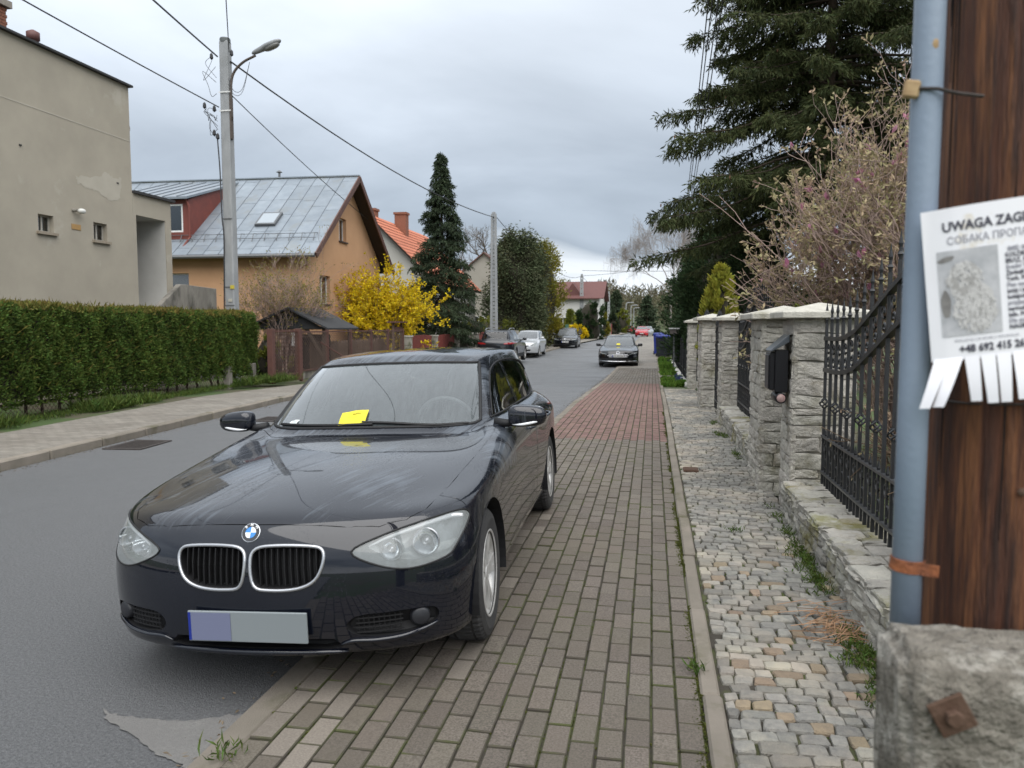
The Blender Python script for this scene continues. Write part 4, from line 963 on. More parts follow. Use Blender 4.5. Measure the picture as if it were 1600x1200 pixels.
def hero_car():
    S = Shell(k=5)
    Mc = Matrix.Translation((-1.61, 2.85, .03)) @ Matrix.Rotation(math.radians(1.2), 4, 'Z') @ Matrix.Rotation(-math.atan(.06/1.54), 4, 'Y')
    T = empty('parked_car', mat4=Mc, label='black hatchback parked half on the pavement in the foreground, yellow notice under its wiper', cat='car', group='parked cars')
    pt = paint('paint_black', (.003, .0042, .009), (.005, .0065, .012), dirt=(.10, .115, .135))
    gl = glassmat('car_glass', tint=(.62, .66, .66)); wsg = glassmat('windscreen_wet_sheen', tint=(.72, .78, .78), film=(.55, .63, .65), filmw=.09, streak=(150, 9, 9), refl=2.1)  # film: wet streaks, plus a pale diffuse tone painted for sky reflection
    BODY, HOOD, WS, SW, RG, HL, GR, FD, RD, BUMP, FOG, ARCH, LOW, QW, TL = range(15)
    S.region(WS, lambda s, t: 11.75 < s < 13.9 and t < 7.35)
    S.region(RG, lambda s, t: 12.1 < s < 13.7 and t > 15.8)
    fy, ry, wz, ar = .775, 3.47, .318, .366
    for yc in (fy, ry): S.cut(ARCH, [(yc+ar*math.cos(a), wz+.005+ar*math.sin(a)) for a in [2*PI*i/40 for i in range(40)]], 'side', pred=lambda c: c.x > .5 and c.z < .72)
    hood = [(-.01, .079), (.2, .085), (.4, .102), (.53, .137), (.63, .205), (.688, .30), (.712, .52), (.733, .82), (.755, 1.1), (.772, 1.40), (.765, 1.62), (.70, 1.585), (.60, 1.47), (.40, 1.375), (-.01, 1.34)]
    S.cut(HOOD, hood, 'top', pred=lambda c: .60 < c.z < 1.0, only=(BODY,))
    HLP = round_poly([(.430, .628), (.553, .684), (.687, .714), (.800, .722), (.838, .700), (.838, .655), (.815, .595), (.780, .556), (.654, .540), (.535, .568)], 4)
    S.cut(HL, HLP, 'front', pred=lambda c: c.y < .75, only=(BODY, HOOD))
    KG = round_poly([(.012, .600), (.034, .648), (.12, .660), (.262, .656), (.314, .640), (.320, .590), (.288, .523), (.215, .490), (.10, .484), (.030, .502)], 4)
    S.cut(GR, KG, 'front', pred=lambda c: c.y < .3, only=(BODY, HOOD))
    FG = round_poly([(.405, .325), (.450, .366), (.560, .372), (.690, .368), (.745, .350), (.738, .298), (.642, .272), (.455, .280)], 3)
    S.cut(FOG, FG, 'front', pred=lambda c: c.y < .4, only=(BODY,))
    S.cut(LOW, [(-.01, .222), (.33, .222), (.385, .238), (.35, .272), (-.01, .276)], 'front', pred=lambda c: c.y < .3, only=(BODY,))
    w1 = [(1.80, .985), (2.02, 1.135), (2.20, 1.222), (2.40, 1.268), (2.60, 1.284), (2.60, .985)]
    w2 = [(2.70, 1.288), (3.00, 1.282), (3.24, 1.262), (3.24, .985), (2.70, .985)]
    w3 = [(3.28, 1.266), (3.52, 1.238), (3.72, 1.17), (3.58, 1.03), (3.28, .987)]
    for pid, w in ((SW, w1), (SW, w2), (QW, w3)): S.cut(pid, w, 'side', pred=lambda c: c.x > .3 and c.z > .96, only=(BODY,))
    d1 = [(1.40, .29), (1.36, .60), (1.40, .80), (1.50, .92), (1.66, .967), (1.74, .985), (1.97, 1.145), (2.17, 1.245), (2.40, 1.292), (2.65, 1.305), (2.65, .62), (2.62, .29)]
    d2 = [(2.655, .29), (2.655, 1.305), (3.02, 1.300), (3.26, 1.275), (3.275, 1.02), (3.42, .92), (3.36, .72), (3.17, .56), (3.06, .40), (3.02, .29)]
    for pid, d in ((FD, d1), (RD, d2)): S.cut(pid, d, 'side', pred=lambda c: c.x > .3, only=(BODY,))
    S.cut(TL, [(.44, .86), (.55, .93), (.74, .93), (.86, .88), (.86, .78), (.70, .79), (.55, .80)], 'rear', pred=lambda c: c.y > 3.6, only=(BODY,))
    S.cut(BUMP, [(-.1, 0), (.40, 0), (.40, .57), (.47, .60), (.47, .9), (-.1, .9)], 'side', only=(BODY,))
    S.part((BODY,), 'body', pt, T, merge=True, groove=.0024)
    S.part((BUMP,), 'front_bumper', pt, T, merge=True)
    S.part((HOOD,), 'bonnet', pt, T, merge=True, groove=.0034, sink=.003)
    ws = S.part((WS,), 'windscreen', wsg, T, merge=True, groove=0, off=-.003)[0]
    S.part((RG,), 'rear_window', gl, T, merge=True, groove=0, off=-.003)
    doors = S.part((FD,), 'front_door', pt, T, groove=.0022); doors2 = S.part((RD,), 'rear_door', pt, T, groove=.0022)
    S.part((SW, QW), 'side_window', gl, T, groove=0, off=-.004)
    S.part((TL,), 'tail_light', m_redlens, T)
    S.liner(T, (WS, RG, SW, QW, HL, GR, ARCH, FOG, LOW))
    # headlights: clear hazy lens over a housing with two reflectors
    lens = glassmat('lamp_lens', tint=(.92, .94, .95), film=(.66, .70, .70), filmw=.24, refl=1.0)
    for sg in (1, -1):
        o = S.part((HL,), 'headlight', lens, T, sides=(sg,), groove=.003, sink=.001)[0]
        P = [(x*sg, z) for x, z in HLP]
        recess(S, P, .07, m_lampin, 'housing', o, shrink=.86)
        for (x, z, r, dep) in ((.705, .628, .054, .030), (.580, .618, .044, .030)):
            p, n = S.on(x*sg, z); ax = Vector((.15*sg, -1, .05)).normalized(); m = Matrix.Translation(p - ax*(.052)) @ ax.to_track_quat('Z', 'Y').to_matrix().to_4x4()
            mb = MB(); mb.lathe([(r, .018), (r*.97, .012), (r*.8, -.01), (r*.45, -.03), (.004, -.036)], 28, m); mb.build('reflector', m_lampref, o, local=True, smooth=True)
            mb = MB(); mb.lathe([(r*1.0, .016), (r*1.10, .018), (r*1.10, .006)], 28, m); mb.build('reflector_ring', m_satin, o, local=True, smooth=True)
            mb = MB(); mb.lathe([(0, .012), (r*.30, .008), (r*.34, -.02)], 18, m); mb.build('bulb_cap', m_satin, o, local=True, smooth=True)
        outline_tube(S, P, .0042, .0005, m_bplast, 'seal', o)
        top = [S.on(x*sg, z, off=-.010)[0] for x, z in ((.50, .645), (.56, .670), (.64, .690), (.72, .704), (.79, .708), (.822, .695))]
        cr = catrom(top, 4); MB().tube(cr, [.004+.009*i/(len(cr)-1) for i in range(len(cr))], 8).build('light_strip', mat('lamp_strip', (.82, .83, .84), rough=.35), o, local=True, smooth=True)
    # kidney grilles
    for sg in (1, -1):
        P = [(x*sg, z) for x, z in KG]
        g = recess(S, P, .055, mat('grille_void', (.003, .003, .004), rough=.7), 'grille', T, shrink=.93)
        outline_tube(S, P, .0075, .001, m_satin, 'surround', g, n=8)
        for i in range(10):
            x = .045 + i*.0268; lo = .496 + max(0, (x-.22))*.42; hi = .648
            p0, p1 = S.on(x*sg, lo)[0], S.on(x*sg, hi)[0]
            mb = MB(); q0 = p0 + Vector((.004*sg, .036, 0)); q1 = p1 + Vector((0, .016, -.002)); mid = (q0+q1)/2 + Vector((0, -.004, 0))
            for a, b in ((q0, mid), (mid, q1)): mb.bar(a, b, .0042, .030, up=(0, 1, 0))
            mb.build('slat', m_bplast, g, local=True, bevel=.0008)
    # fog grilles and lower intake
    for sg in (1, -1):
        P = [(x*sg, z) for x, z in FG]
        g = recess(S, P, .030, MATS['grille_void'], 'lower_grille', T, shrink=.97)
        for i in range(4):
            z = .292 + i*.020; pts = [S.on(sg*x, z)[0] + Vector((0, .012, 0)) for x in np.linspace(.44, .62, 8)]
            mb = MB(); [mb.bar(a, b, .004, .005) for a, b in zip(pts, pts[1:])]; mb.build('mesh_bar', m_bplast, g, local=True)
        for i in range(9):
            x = sg*(.45 + i*.02); p = S.on(x, .285)[0] + Vector((0, .013, 0)); q = S.on(x, .362)[0] + Vector((0, .013, 0)); MB().bar(p, q, .003, .004).build('mesh_bar', m_bplast, g, local=True)
        p, n = S.on(sg*.685, .328); ax = Vector((.45*sg, -1, 0)).normalized(); m = Matrix.Translation(p + Vector((0, .006, 0))) @ ax.to_track_quat('Z', 'Y').to_matrix().to_4x4()
        MB().lathe([(0, .006), (.030, .005), (.036, .001), (.040, -.004), (.044, -.02)], 24, m).build('fog_blank', mat('fog_plastic', (.02, .021, .025), rough=.4), g, local=True, smooth=True)
        # bright lower edge of the intake
        pts = [S.on(sg*x, z, off=.004)[0] for x, z in ((.375, .247), (.43, .262), (.52, .258), (.62, .262), (.70, .278), (.745, .292))]
        mb = MB(); cr = catrom(pts, 5); mb.tube(cr, [.002 + .009*math.sin(PI*i/(len(cr)-1))**.5 for i in range(len(cr))], 8); mb.build('wing_edge', pt, T, local=True, smooth=True)
    recess(S, [(-.385, .238), (-.33, .222), (.33, .222), (.385, .238), (.35, .272), (-.35, .272)], .05, MATS['grille_void'], 'lower_intake', T)
    pts = [S.on(x, .216, off=.006)[0] for x in np.linspace(-.40, .40, 21)]
    MB().tube(pts, [.004+.010*math.sin(PI*i/20)**.4 for i in range(21)], 10).build('lip', pt, T, local=True, smooth=True)
    # roundel
    p, n = S.on(0.0, .708); m = Matrix.Translation(p + n*.001) @ n.to_track_quat('Z', 'Y').to_matrix().to_4x4(); r = .041
    e = MB().lathe([(0, .002), (r*.93, .0025), (r*.97, .003), (r, .002), (r, -.004)], 40, m).build('emblem', m_steel, T, local=True, smooth=True)
    MB().lathe([(r*.60, .0036), (r*.93, .0036), (r*.93, .002)], 40, m).build('black_ring', mat('emblem_black', (.01, .01, .012), rough=.2, coat=1), e, local=True)
    for q in range(4):
        c = [(0, 0)] + [(r*.58*math.cos(PI/2*q + PI/2*i/8), r*.58*math.sin(PI/2*q + PI/2*i/8)) for i in range(9)]
        MB().add([m @ Vector((x, y, .0040)) for x, y in c], [tuple(range(10))]).build('quadrant', mat('emblem_blue', (.02, .20, .55), rough=.25, coat=1) if q % 2 == 1 else mat('emblem_white', (.75, .75, .75), rough=.25, coat=1), e, local=True)
    for s_, ang in (('B', 2.36), ('M', PI/2), ('W', .78)):
        cu = bpy.data.curves.new('letter', 'FONT'); cu.body = s_; cu.size = .016; cu.align_x = 'CENTER'; cu.resolution_u = 2; cu.offset = .0004
        o = bpy.data.objects.new('letter', cu); COL.objects.link(o); bpy.context.view_layer.update()
        me = bpy.data.meshes.new_from_object(o.evaluated_get(bpy.context.evaluated_depsgraph_get())); bpy.data.objects.remove(o)
        M_ = m @ Matrix.Translation((r*.68*math.cos(ang), r*.68*math.sin(ang), .0042)) @ Matrix.Rotation(ang-PI/2, 4, 'Z'); me.transform(M_); me.materials.clear(); me.materials.append(MATS['emblem_white']); link('letter', me, e, local=True)
    # number plate (left blank)
    pc = S.on(0, .335)[0]; yp = pc.y - .022
    pl = MB().box(-.262, .262, yp, yp+.012, .272, .400).build('number_plate', m_plate, T, local=True, bevel=.003)
    MB().box(-.2585, -.247, yp-.0025, yp-.0005, .278, .394).build('blue_band', m_plateb, pl, local=True)
    MB().box(-.2465, -.07, yp-.0025, yp-.0005, .278, .394).build('plate_field', m_platel, pl, local=True)
    MB().box(-.20, .20, yp+.0125, yp+.05, .285, .39).build('plate_holder', m_bplast, pl, local=True)
    # arches and wheels
    for sg in (1, -1):
        for yc in (fy, ry):
            mb = MB(); n = 26; vs = []
            for x in (.895*sg*.985, .52*sg):
                for i in range(n): a = -.25 + (PI+.5)*i/(n-1); rr = ar-.003 if abs(x) > .7 else ar; vs.append((x, yc+rr*math.cos(a), wz+.005+rr*math.sin(a)))
            mb.add(vs, [(i, i+1, n+i+1, n+i) for i in range(n-1)]); mb.build('arch_liner', m_liner, T, local=True)
            MB().box(.50*sg, .52*sg, yc-.36, yc+.36, .2, .68).build('arch_back', m_liner, T, local=True)
    ms = wheel_meshes(.319, .210, .205, 5)
    for sg in (1, -1):
        for yc in (fy, ry): add_wheel(T, ms, sg*.765, yc, wz, sg, steer=.03 if yc == fy else 0)
    # mirrors
    for sg in (1, -1):
        R_ = Matrix.Rotation(.12*sg, 3, 'Z')
        vs, fs = superell((sg*.945, 1.70, .995), .118, .062, .073, .62, 14, R_)
        vs = [Vector((v.x, v.y, v.z - (.10*abs(v.x-sg*.83)*(1 if v.z > .995 else -.3) if abs(v.x) > .83 else 0))) for v in vs]
        o = MB().add(vs, fs).build('wing_mirror', pt, T, local=True, smooth=True)
        MB().tube([(sg*.74, 1.70, .955), (sg*.82, 1.70, .948), (sg*.88, 1.70, .955)], [.03, .024, .022], 10).build('mirror_arm', m_bplast, o, local=True, smooth=True)
        cr = catrom([(sg*.86, 1.650, .945), (sg*.92, 1.640, .945), (sg*1.0, 1.655, .958), (sg*1.055, 1.69, .972)], 5)
        MB().tube(cr, [.003+.006*math.sin(PI*i/(len(cr)-1)) for i in range(len(cr))], 8).build('reflection_strip', mat('reflection_pale', (.75, .76, .78), rough=.12, coat=1), o, local=True, smooth=True)  # pale strip painted in for light reflected along the lower housing
        vs, fs = superell((sg*.945, 1.752, .992), .098, .012, .056, .6, 10, R_); MB().add(vs, fs).build('mirror_glass', m_steel, o, local=True, smooth=True)
    # door handles, window trim
    for sg, dl in ((1, (doors[0], doors2[0])), (-1, (doors[1], doors2[1]))):
        for d, y in ((dl[0], 2.45), (dl[1], 3.18)):
            p, n = S.on(y, .835, 'side'); c = catrom([(sg*(p.x-.004), y-.10, .832), (sg*(p.x+.030), y-.05, .836), (sg*(p.x+.030), y+.05, .840), (sg*(p.x-.004), y+.10, .842)], 4)
            MB().tube(c, .011, 8).build('handle', pt, d, local=True, smooth=True)
        belt = [S.on(y, z, 'side', .002)[0] for y, z in ((1.74, .982), (2.0, .985), (2.3, .985), (2.62, .984), (3.0, .984), (3.3, .986), (3.58, 1.03))]
        MB().tube([(sg*p.x, p.y, p.z) for p in catrom(belt, 4)], .006, 6).build('window_trim', m_bplast, T, local=True, smooth=True)
        top = [S.on(y, z, 'side', .002)[0] for y, z in ((1.78, .99), (2.0, 1.135), (2.19, 1.232), (2.40, 1.28), (2.65, 1.296), (3.0, 1.294), (3.26, 1.278), (3.52, 1.246), (3.72, 1.172))]
        MB().tube([(sg*p.x, p.y, p.z) for p in catrom([p for p in top if p], 4)], .0055, 6).build('window_trim', m_bplast, T, local=True, smooth=True)
    # windscreen frame band, wipers, washer jets, sticker, yellow notice
    s_w = BVHTree.FromPolygons([v.co for v in ws.data.vertices], [p.vertices for p in ws.data.polygons])
    def glass(x, y, off=.004):
        h = s_w.ray_cast(Vector((x, y, 3)), Vector((0, 0, -1))); h = h if h[0] else s_w.find_nearest(Vector((x, y, 1.0))); return h[0] + h[1]*off*(1 if h[1].z > 0 else -1), h[1]
    def ridge(pts, r, name, m, par):
        q = [glass(x, y, .010)[0] for x, y in pts]; q = [p for p in q if p]
        if len(q) > 1: MB().tube(catrom(q, 5), r, 6).build(name, m, par, local=True)
    ridge([(.60, 1.585), (.40, 1.50), (.15, 1.475), (-.02, 1.478)], .009, 'wiper', m_bplast, T); ridge([(.05, 1.462), (-.2, 1.470), (-.42, 1.50), (-.60, 1.580)], .009, 'wiper', m_bplast, T)
    per = [(-.61, 1.585), (-.45, 1.475), (-.2, 1.43), (0, 1.42), (.2, 1.43), (.45, 1.475), (.61, 1.585)]
    note = mat('yellow_paper', (.58, .50, .02), (.64, .56, .04), scale=20, rough=.7)
    def gpatch(cx, cy, w, h, rz, m, name, off=.014, n=4):
        vs = []
        for j in range(n+1):
            for i in range(n+1):
                a, b = w*(i/n-.5), h*(j/n-.5); p, nn = glass(cx + a*math.cos(rz)-b*math.sin(rz), cy + a*math.sin(rz)+b*math.cos(rz), off + .003*math.sin(i*1.7+j))
                vs.append(p)
        if all(v is not None for v in vs): return MB().add(vs, [(j*(n+1)+i, j*(n+1)+i+1, (j+1)*(n+1)+i+1, (j+1)*(n+1)+i) for j in range(n) for i in range(n)]).build(name, m, T, local=True)
    o = gpatch(-.085, 1.515, .165, .10, .08, note, 'paper_notice'); 
    if o:
        gp = gpatch(-.07, 1.54, .05, .006, .08, mat('notice_ink', (.25, .20, .03), rough=.7), 'notice_print', off=.016)
        o.parent = None; o.matrix_basis = Mc; props(o, 'yellow paper notice under the wiper of the near black hatchback', 'paper'); gp.parent = o
    gpatch(-.50, 1.575, .065, .035, -.25, mat('sticker', (.62, .65, .64), (.5, .55, .55), scale=60, rough=.4), 'registration_sticker', off=.003)
    # band round the glass
    bl = []
    for f in ws.data.edges: pass
    cnt = {}
    for p in ws.data.polygons:
        vs = list(p.vertices)
        for a, b in zip(vs, vs[1:]+vs[:1]): k = (min(a, b), max(a, b)); cnt[k] = cnt.get(k, 0)+1
    edge = [k for k, c in cnt.items() if c == 1]; nx = {}
    for a, b in edge: nx.setdefault(a, []).append(b); nx.setdefault(b, []).append(a)
    st = edge[0][0]; loop = [st]; prev = None; cur = st
    while True:
        c = [q for q in nx[cur] if q != prev]
        if not c or c[0] == st: break
        prev, cur = cur, c[0]; loop.append(cur)
        if len(loop) > 3000: break
    pts = [ws.data.vertices[i].co.copy() for i in loop] + [ws.data.vertices[st].co.copy()]
    MB().tube(pts, .011, 6, cap=False).build('glass_seal', m_bplast, T, local=True, smooth=True)
    # cabin
    MB().add([(-.66,1.50,.88),(.66,1.50,.88),(.66,1.86,.93),(-.66,1.86,.93),(-.66,1.92,.55),(.66,1.92,.55),(-.66,1.5,.55),(.66,1.5,.55)], [(0,1,2,3),(3,2,5,4),(0,3,4,6),(1,7,5,2)]).build('dashboard', mat('dash', (.05, .052, .055), (.065, .066, .068), scale=10, rough=.8, coord='O'), T, local=True, bevel=.02, seg=3)
    m = Matrix.Translation((.37, 1.99, .925)) @ Matrix.Rotation(math.radians(-66), 4, 'X')
    sw = MB().lathe([(.180+.016*math.cos(a), .016*math.sin(a)) for a in [2*PI*i/10 for i in range(10)]], 36, m, closed=True).build('steering_wheel', mat('wheel_rim', (.09, .09, .095), rough=.5), T, local=True, smooth=True)
    h = MB(); h.lathe([(0, .02), (.05, .018), (.065, 0), (.05, -.04)], 20, m)
    for a in (0, PI, -PI/2): h.bar(m @ Vector((.05*math.cos(a), .05*math.sin(a), 0)), m @ Vector((.175*math.cos(a), .175*math.sin(a), 0)), .03, .012)
    h.build('hub', m_bplast, sw, local=True)
    for sx in (-.37, .37):
        vs, fs = superell((sx, 2.62, .62), .25, .27, .12, .5, 8); mb = MB().add(vs, fs)
        vs, fs = superell((sx, 2.90, .95), .24, .09, .32, .5, 8, Matrix.Rotation(-.22, 3, 'X')); mb.add(vs, fs)
        st_ = mb.build('seat', m_seat, T, local=True, smooth=True); vs, fs = superell((sx, 2.965, 1.24), .13, .05, .085, .55, 8); MB().add(vs, fs).build('headrest', m_seat, st_, local=True, smooth=True)
    vs, fs = superell((0, 3.55, .82), .60, .14, .30, .4, 8, Matrix.Rotation(-.25, 3, 'X')); MB().add(vs, fs).build('rear_seat', m_seat, T, local=True, smooth=True)
    MB().box(-.70, .70, 1.5, 3.9, .28, .32).build('floor', m_cabin, T, local=True)
    vs, fs = superell((0.02, 2.075, 1.235), .095, .015, .032, .6, 8, Matrix.Rotation(.2, 3, 'X')); MB().add(vs, fs).build('rear_view_mirror', m_bplast, T, local=True, smooth=True)
    MB().box(-.62, .62, .30, 4.05, .185, .22).build('underbody', m_liner, T, local=True)
    return T
hero_car()
def make_car(mat4, label, pt, yk=YK, zk=ZK, xs=1.0, k=3, wr=.32, hl=None, grille=(), bars=(), tl=None, plate=None, rplate=None, emblem=None, rails=False, notice=None, trim=None, wheelm=None, cladding=None, chromeline=None, small=False):
    'street car in the same construction as the near one; outlines in the units of the base net'
    S = Shell(k=k, yk=yk, zk=zk, xs=xs); T = empty('parked_car', mat4=mat4, label=label, cat='car', group='parked cars')
    q = lambda P: [(x*xs, float(S.Wz(z))) for x, z in P]
    qs = lambda P: [(float(S.Wy(y)), float(S.Wz(z))) for y, z in P]
    BODY, HOOD, WS, SW, RG, HL, GR, FD, RD, BUMP, ARCH, TL, CL = range(13)
    S.region(WS, lambda s, t: 11.75 < s < 13.9 and t < 7.35); S.region(RG, lambda s, t: 12.0 < s < 13.75 and t > 15.7)
    fy, ry = float(S.Wy(.78)), float(S.Wy(3.47)); ar = wr + .045
    for yc in (fy, ry): S.cut(ARCH, [(yc+ar*math.cos(a), wr+.005+ar*math.sin(a)) for a in [2*PI*i/24 for i in range(24)]], 'side', pred=lambda c: c.x > .5*xs and c.z < wr+ar+.1)
    if hl: S.cut(HL, q(hl), 'front', pred=lambda c: c.y < 1.0, only=(BODY,))
    for g in grille: S.cut(GR, q(g), 'front', pred=lambda c: c.y < .5, only=(BODY,))
    if tl: S.cut(TL, q(tl), 'rear', pred=lambda c: c.y > float(S.Wy(3.4)), only=(BODY,))
    if not small:
        hood = [(-.01, .10), (.4, .12), (.60, .21), (.688, .32), (.733, .82), (.772, 1.40), (.70, 1.56), (.40, 1.37), (-.01, 1.34)]
        S.cut(HOOD, [(x*xs, float(S.Wy(y))) for x, y in hood], 'top', pred=lambda c: float(S.Wz(.6)) < c.z < float(S.Wz(1.0)) and c.y < float(S.Wy(1.7)), only=(BODY,))
    for w in ([(1.80, .992), (2.02, 1.135), (2.20, 1.222), (2.40, 1.268), (2.60, 1.284), (2.60, 1.005)], [(2.70, 1.288), (3.00, 1.282), (3.24, 1.262), (3.24, 1.022), (2.70, 1.008)], [(3.28, 1.258), (3.50, 1.215), (3.66, 1.150), (3.56, 1.055), (3.28, 1.024)]):
        S.cut(SW, qs(w), 'side', pred=lambda c: c.x > .3*xs and c.z > float(S.Wz(.95)), only=(BODY,))
    if not small:
        S.cut(FD, qs([(1.40, .29), (1.36, .60), (1.50, .92), (1.74, .985), (1.97, 1.145), (2.17, 1.245), (2.40, 1.292), (2.65, 1.305), (2.65, .29)]), 'side', pred=lambda c: c.x > .3, only=(BODY,))
        S.cut(RD, qs([(2.655, .29), (2.655, 1.305), (3.02, 1.300), (3.26, 1.275), (3.275, 1.02), (3.42, .92), (3.30, .62), (3.06, .40), (3.02, .29)]), 'side', pred=lambda c: c.x > .3, only=(BODY,))
    if cladding: S.cut(CL, qs([(-1, 0), (6, 0), (6, cladding), (-1, cladding)]), 'side', only=(BODY, FD, RD))
    gl = glassmat('car_glass'); wg = glassmat('windscreen_plain', tint=(.5, .54, .54), film=(.6, .64, .67), filmw=.18, refl=1.4)
    S.part((BODY,), 'body', pt, T, merge=True); S.part((HOOD,), 'bonnet', pt, T, merge=True, groove=.004); S.part((FD,), 'front_door', pt, T, groove=.004); S.part((RD,), 'rear_door', pt, T, groove=.004)
    S.part((CL,), 'cladding', m_bplast, T, merge=True, off=.004)
    S.part((WS,), 'windscreen', wg, T, merge=True, groove=0, off=-.003); S.part((RG,), 'rear_window', gl, T, merge=True, groove=0, off=-.003); S.part((SW,), 'side_window', gl, T, groove=0, off=-.004)
    S.liner(T, (WS, RG, SW, HL, GR, ARCH))
    if hl:
        for sg, o in zip((1, -1), S.part((HL,), 'headlight', glassmat('lamp_lens'), T, groove=.002)):
            recess(S, [(x*sg, z) for x, z in q(hl)], .05, m_lampin, 'housing', o, shrink=.8)
    S.part((TL,), 'tail_light', m_redlens, T)
    for g in grille:
        P = q(g); full = P + [(-x, z) for x, z in P[::-1] if x > 1e-4]
        o = recess(S, full, .04, mat('grille_void', (.003, .003, .004), rough=.7), 'grille', T, shrink=.95)
        for z, w, mm in bars:
            zz = float(S.Wz(z))
            if not (min(p[1] for p in P) < zz < max(p[1] for p in P)): continue
            pts = [S.on(x*xs, zz, off=.004)[0] for x in np.linspace(-w, w, 11)]; MB().tube(pts, .010, 5).build('grille_bar', mm, o, local=True)
    if chromeline:
        pts = [S.on(x*xs, float(S.Wz(z)), off=.006)[0] for x, z in chromeline]; pts = [p for p in pts if p]; MB().tube(pts, .014, 6).build('bumper_trim', m_steel, T, local=True)
    def plate_at(view, z, w=.52, h=.114, chars=True):
        p, n = S.on(0, float(S.Wz(z)), view); sg = -1 if view == 'front' else 1; y = p.y + sg*.022
        o = MB().box(-w/2, w/2, min(y, y-sg*.03), max(y, y-sg*.03), p.z-h/2, p.z+h/2).build('number_plate', m_white, T, local=True)
        if chars:
            for i in range(7):
                x = -.17 + i*.062 + (.02 if i > 1 else 0); MB().box(x-.014, x+.014, y + (0 if sg > 0 else -.003), y + (.003 if sg > 0 else 0), p.z-.034, p.z+.034).build('plate_mark', mat('plate_ink', (.05, .05, .055), rough=.6), o, local=True)
        MB().box(-w/2, -w/2+.04, y + (0 if sg > 0 else -.002), y + (.002 if sg > 0 else 0), p.z-h/2, p.z+h/2).build('blue_band', m_plateb, o, local=True)
    if plate: plate_at('front', plate)
    if rplate: plate_at('rear', rplate)
    if emblem:
        view, z, r = emblem; p, n = S.on(0, float(S.Wz(z)), view, .012); m = Matrix.Translation(p) @ n.to_track_quat('Z', 'Y').to_matrix().to_4x4()
        mb = MB(); mb.lathe([(r+.007*math.cos(a), .007*math.sin(a)) for a in [2*PI*i/6 for i in range(6)]], 24, m, closed=True); e = mb.build('emblem', m_steel, T, local=True)
        P3 = lambda x, y: m @ Vector((x*r, y*r, 0))
        for a, b in (((-.36, .92), (0, .12)), ((0, .12), (.36, .92)), ((-.86, .45), (-.42, -.86)), ((-.42, -.86), (0, -.05)), ((0, -.05), (.42, -.86)), ((.42, -.86), (.86, .45))): MB().bar(P3(*a), P3(*b), .014, .010).build('emblem_stroke', m_steel, e, local=True)
    for sg in (1, -1):
        for yc in (fy, ry):
            mb = MB(); n = 16; vs = []
            for x in (.87*xs*sg, .52*xs*sg):
                for i in range(n): a = -.2 + (PI+.4)*i/(n-1); vs.append((x, yc+ar*math.cos(a), wr+.005+ar*math.sin(a)))
            mb.add(vs, [(i, i+1, n+i+1, n+i) for i in range(n-1)]); mb.build('arch_liner', m_liner, T, local=True)
        c = (sg*.945*xs, float(S.Wy(1.70)), float(S.Wz(.99))); vs, fs = superell(c, .11, .06, .075, .62, 8); o = MB().add(vs, fs).build('wing_mirror', pt, T, local=True, smooth=True)
        MB().tube([(sg*.72*xs, c[1], c[2]-.04), (sg*.88*xs, c[1], c[2]-.04)], .025, 6).build('mirror_arm', m_bplast, o, local=True)
    MB().box(-.60*xs, .60*xs, .3, float(S.Wy(4.05)), .2, .24).build('underbody', m_liner, T, local=True)
    ms = wheel_meshes(wr, wr*.66, .21, 5, m_r=wheelm, detail=False)
    for sg in (1, -1):
        for yc in (fy, ry): add_wheel(T, ms, sg*.762*xs, yc, wr, sg)
    if not small:
        zc = float(S.Wz(.93))
        MB().box(-.62*xs, .62*xs, float(S.Wy(1.5)), float(S.Wy(1.9)), zc-.35, zc).build('dashboard', m_cabin, T, local=True)
        for sx in (-.37*xs, .37*xs):
            vs, fs = superell((sx, float(S.Wy(2.8)), zc), .24, .10, .36, .5, 6); st = MB().add(vs, fs).build('seat', m_seat, T, local=True, smooth=True)
            vs, fs = superell((sx, float(S.Wy(2.9)), float(S.Wz(1.22))), .13, .05, .085, .55, 6); MB().add(vs, fs).build('headrest', m_seat, st, local=True, smooth=True)
        vs, fs = superell((0, float(S.Wy(3.55)), zc-.05), .60*xs, .14, .34, .4, 6); MB().add(vs, fs).build('rear_seat', m_seat, T, local=True, smooth=True)
    MB().box(-.7*xs, .7*xs, float(S.Wy(1.5)), float(S.Wy(3.8)), .3, .34).build('floor', m_cabin, T, local=True)
    if rails:
        for sg in (1, -1):
            pts = [(sg*.56*xs, float(S.Wy(y)), float(S.Wz(z))) for y, z in ((2.35, 1.37), (2.45, 1.43), (2.9, 1.45), (3.45, 1.435), (3.6, 1.37))]; MB().tube(catrom(pts, 4), .018, 6).build('roof_rail', m_satin, T, local=True, smooth=True)
    if notice:
        y, z = notice; MB().add([(-.12, float(S.Wy(y)), float(S.Wz(z))), (.06, float(S.Wy(y)), float(S.Wz(z))), (.05, float(S.Wy(y+.10)), float(S.Wz(z+.07))), (-.11, float(S.Wy(y+.10)), float(S.Wz(z+.07)))], [(0, 1, 2, 3)]).build('paper_notice', MATS['yellow_paper'], None, label='tiny yellow paper on the windscreen of the far black saloon', cat='paper').matrix_basis = mat4
    return T
def at(x, y, rz=0, dz=0): return Matrix.Translation((x, y, gz(y+2)+dz)) @ Matrix.Rotation(rz, 4, 'Z')
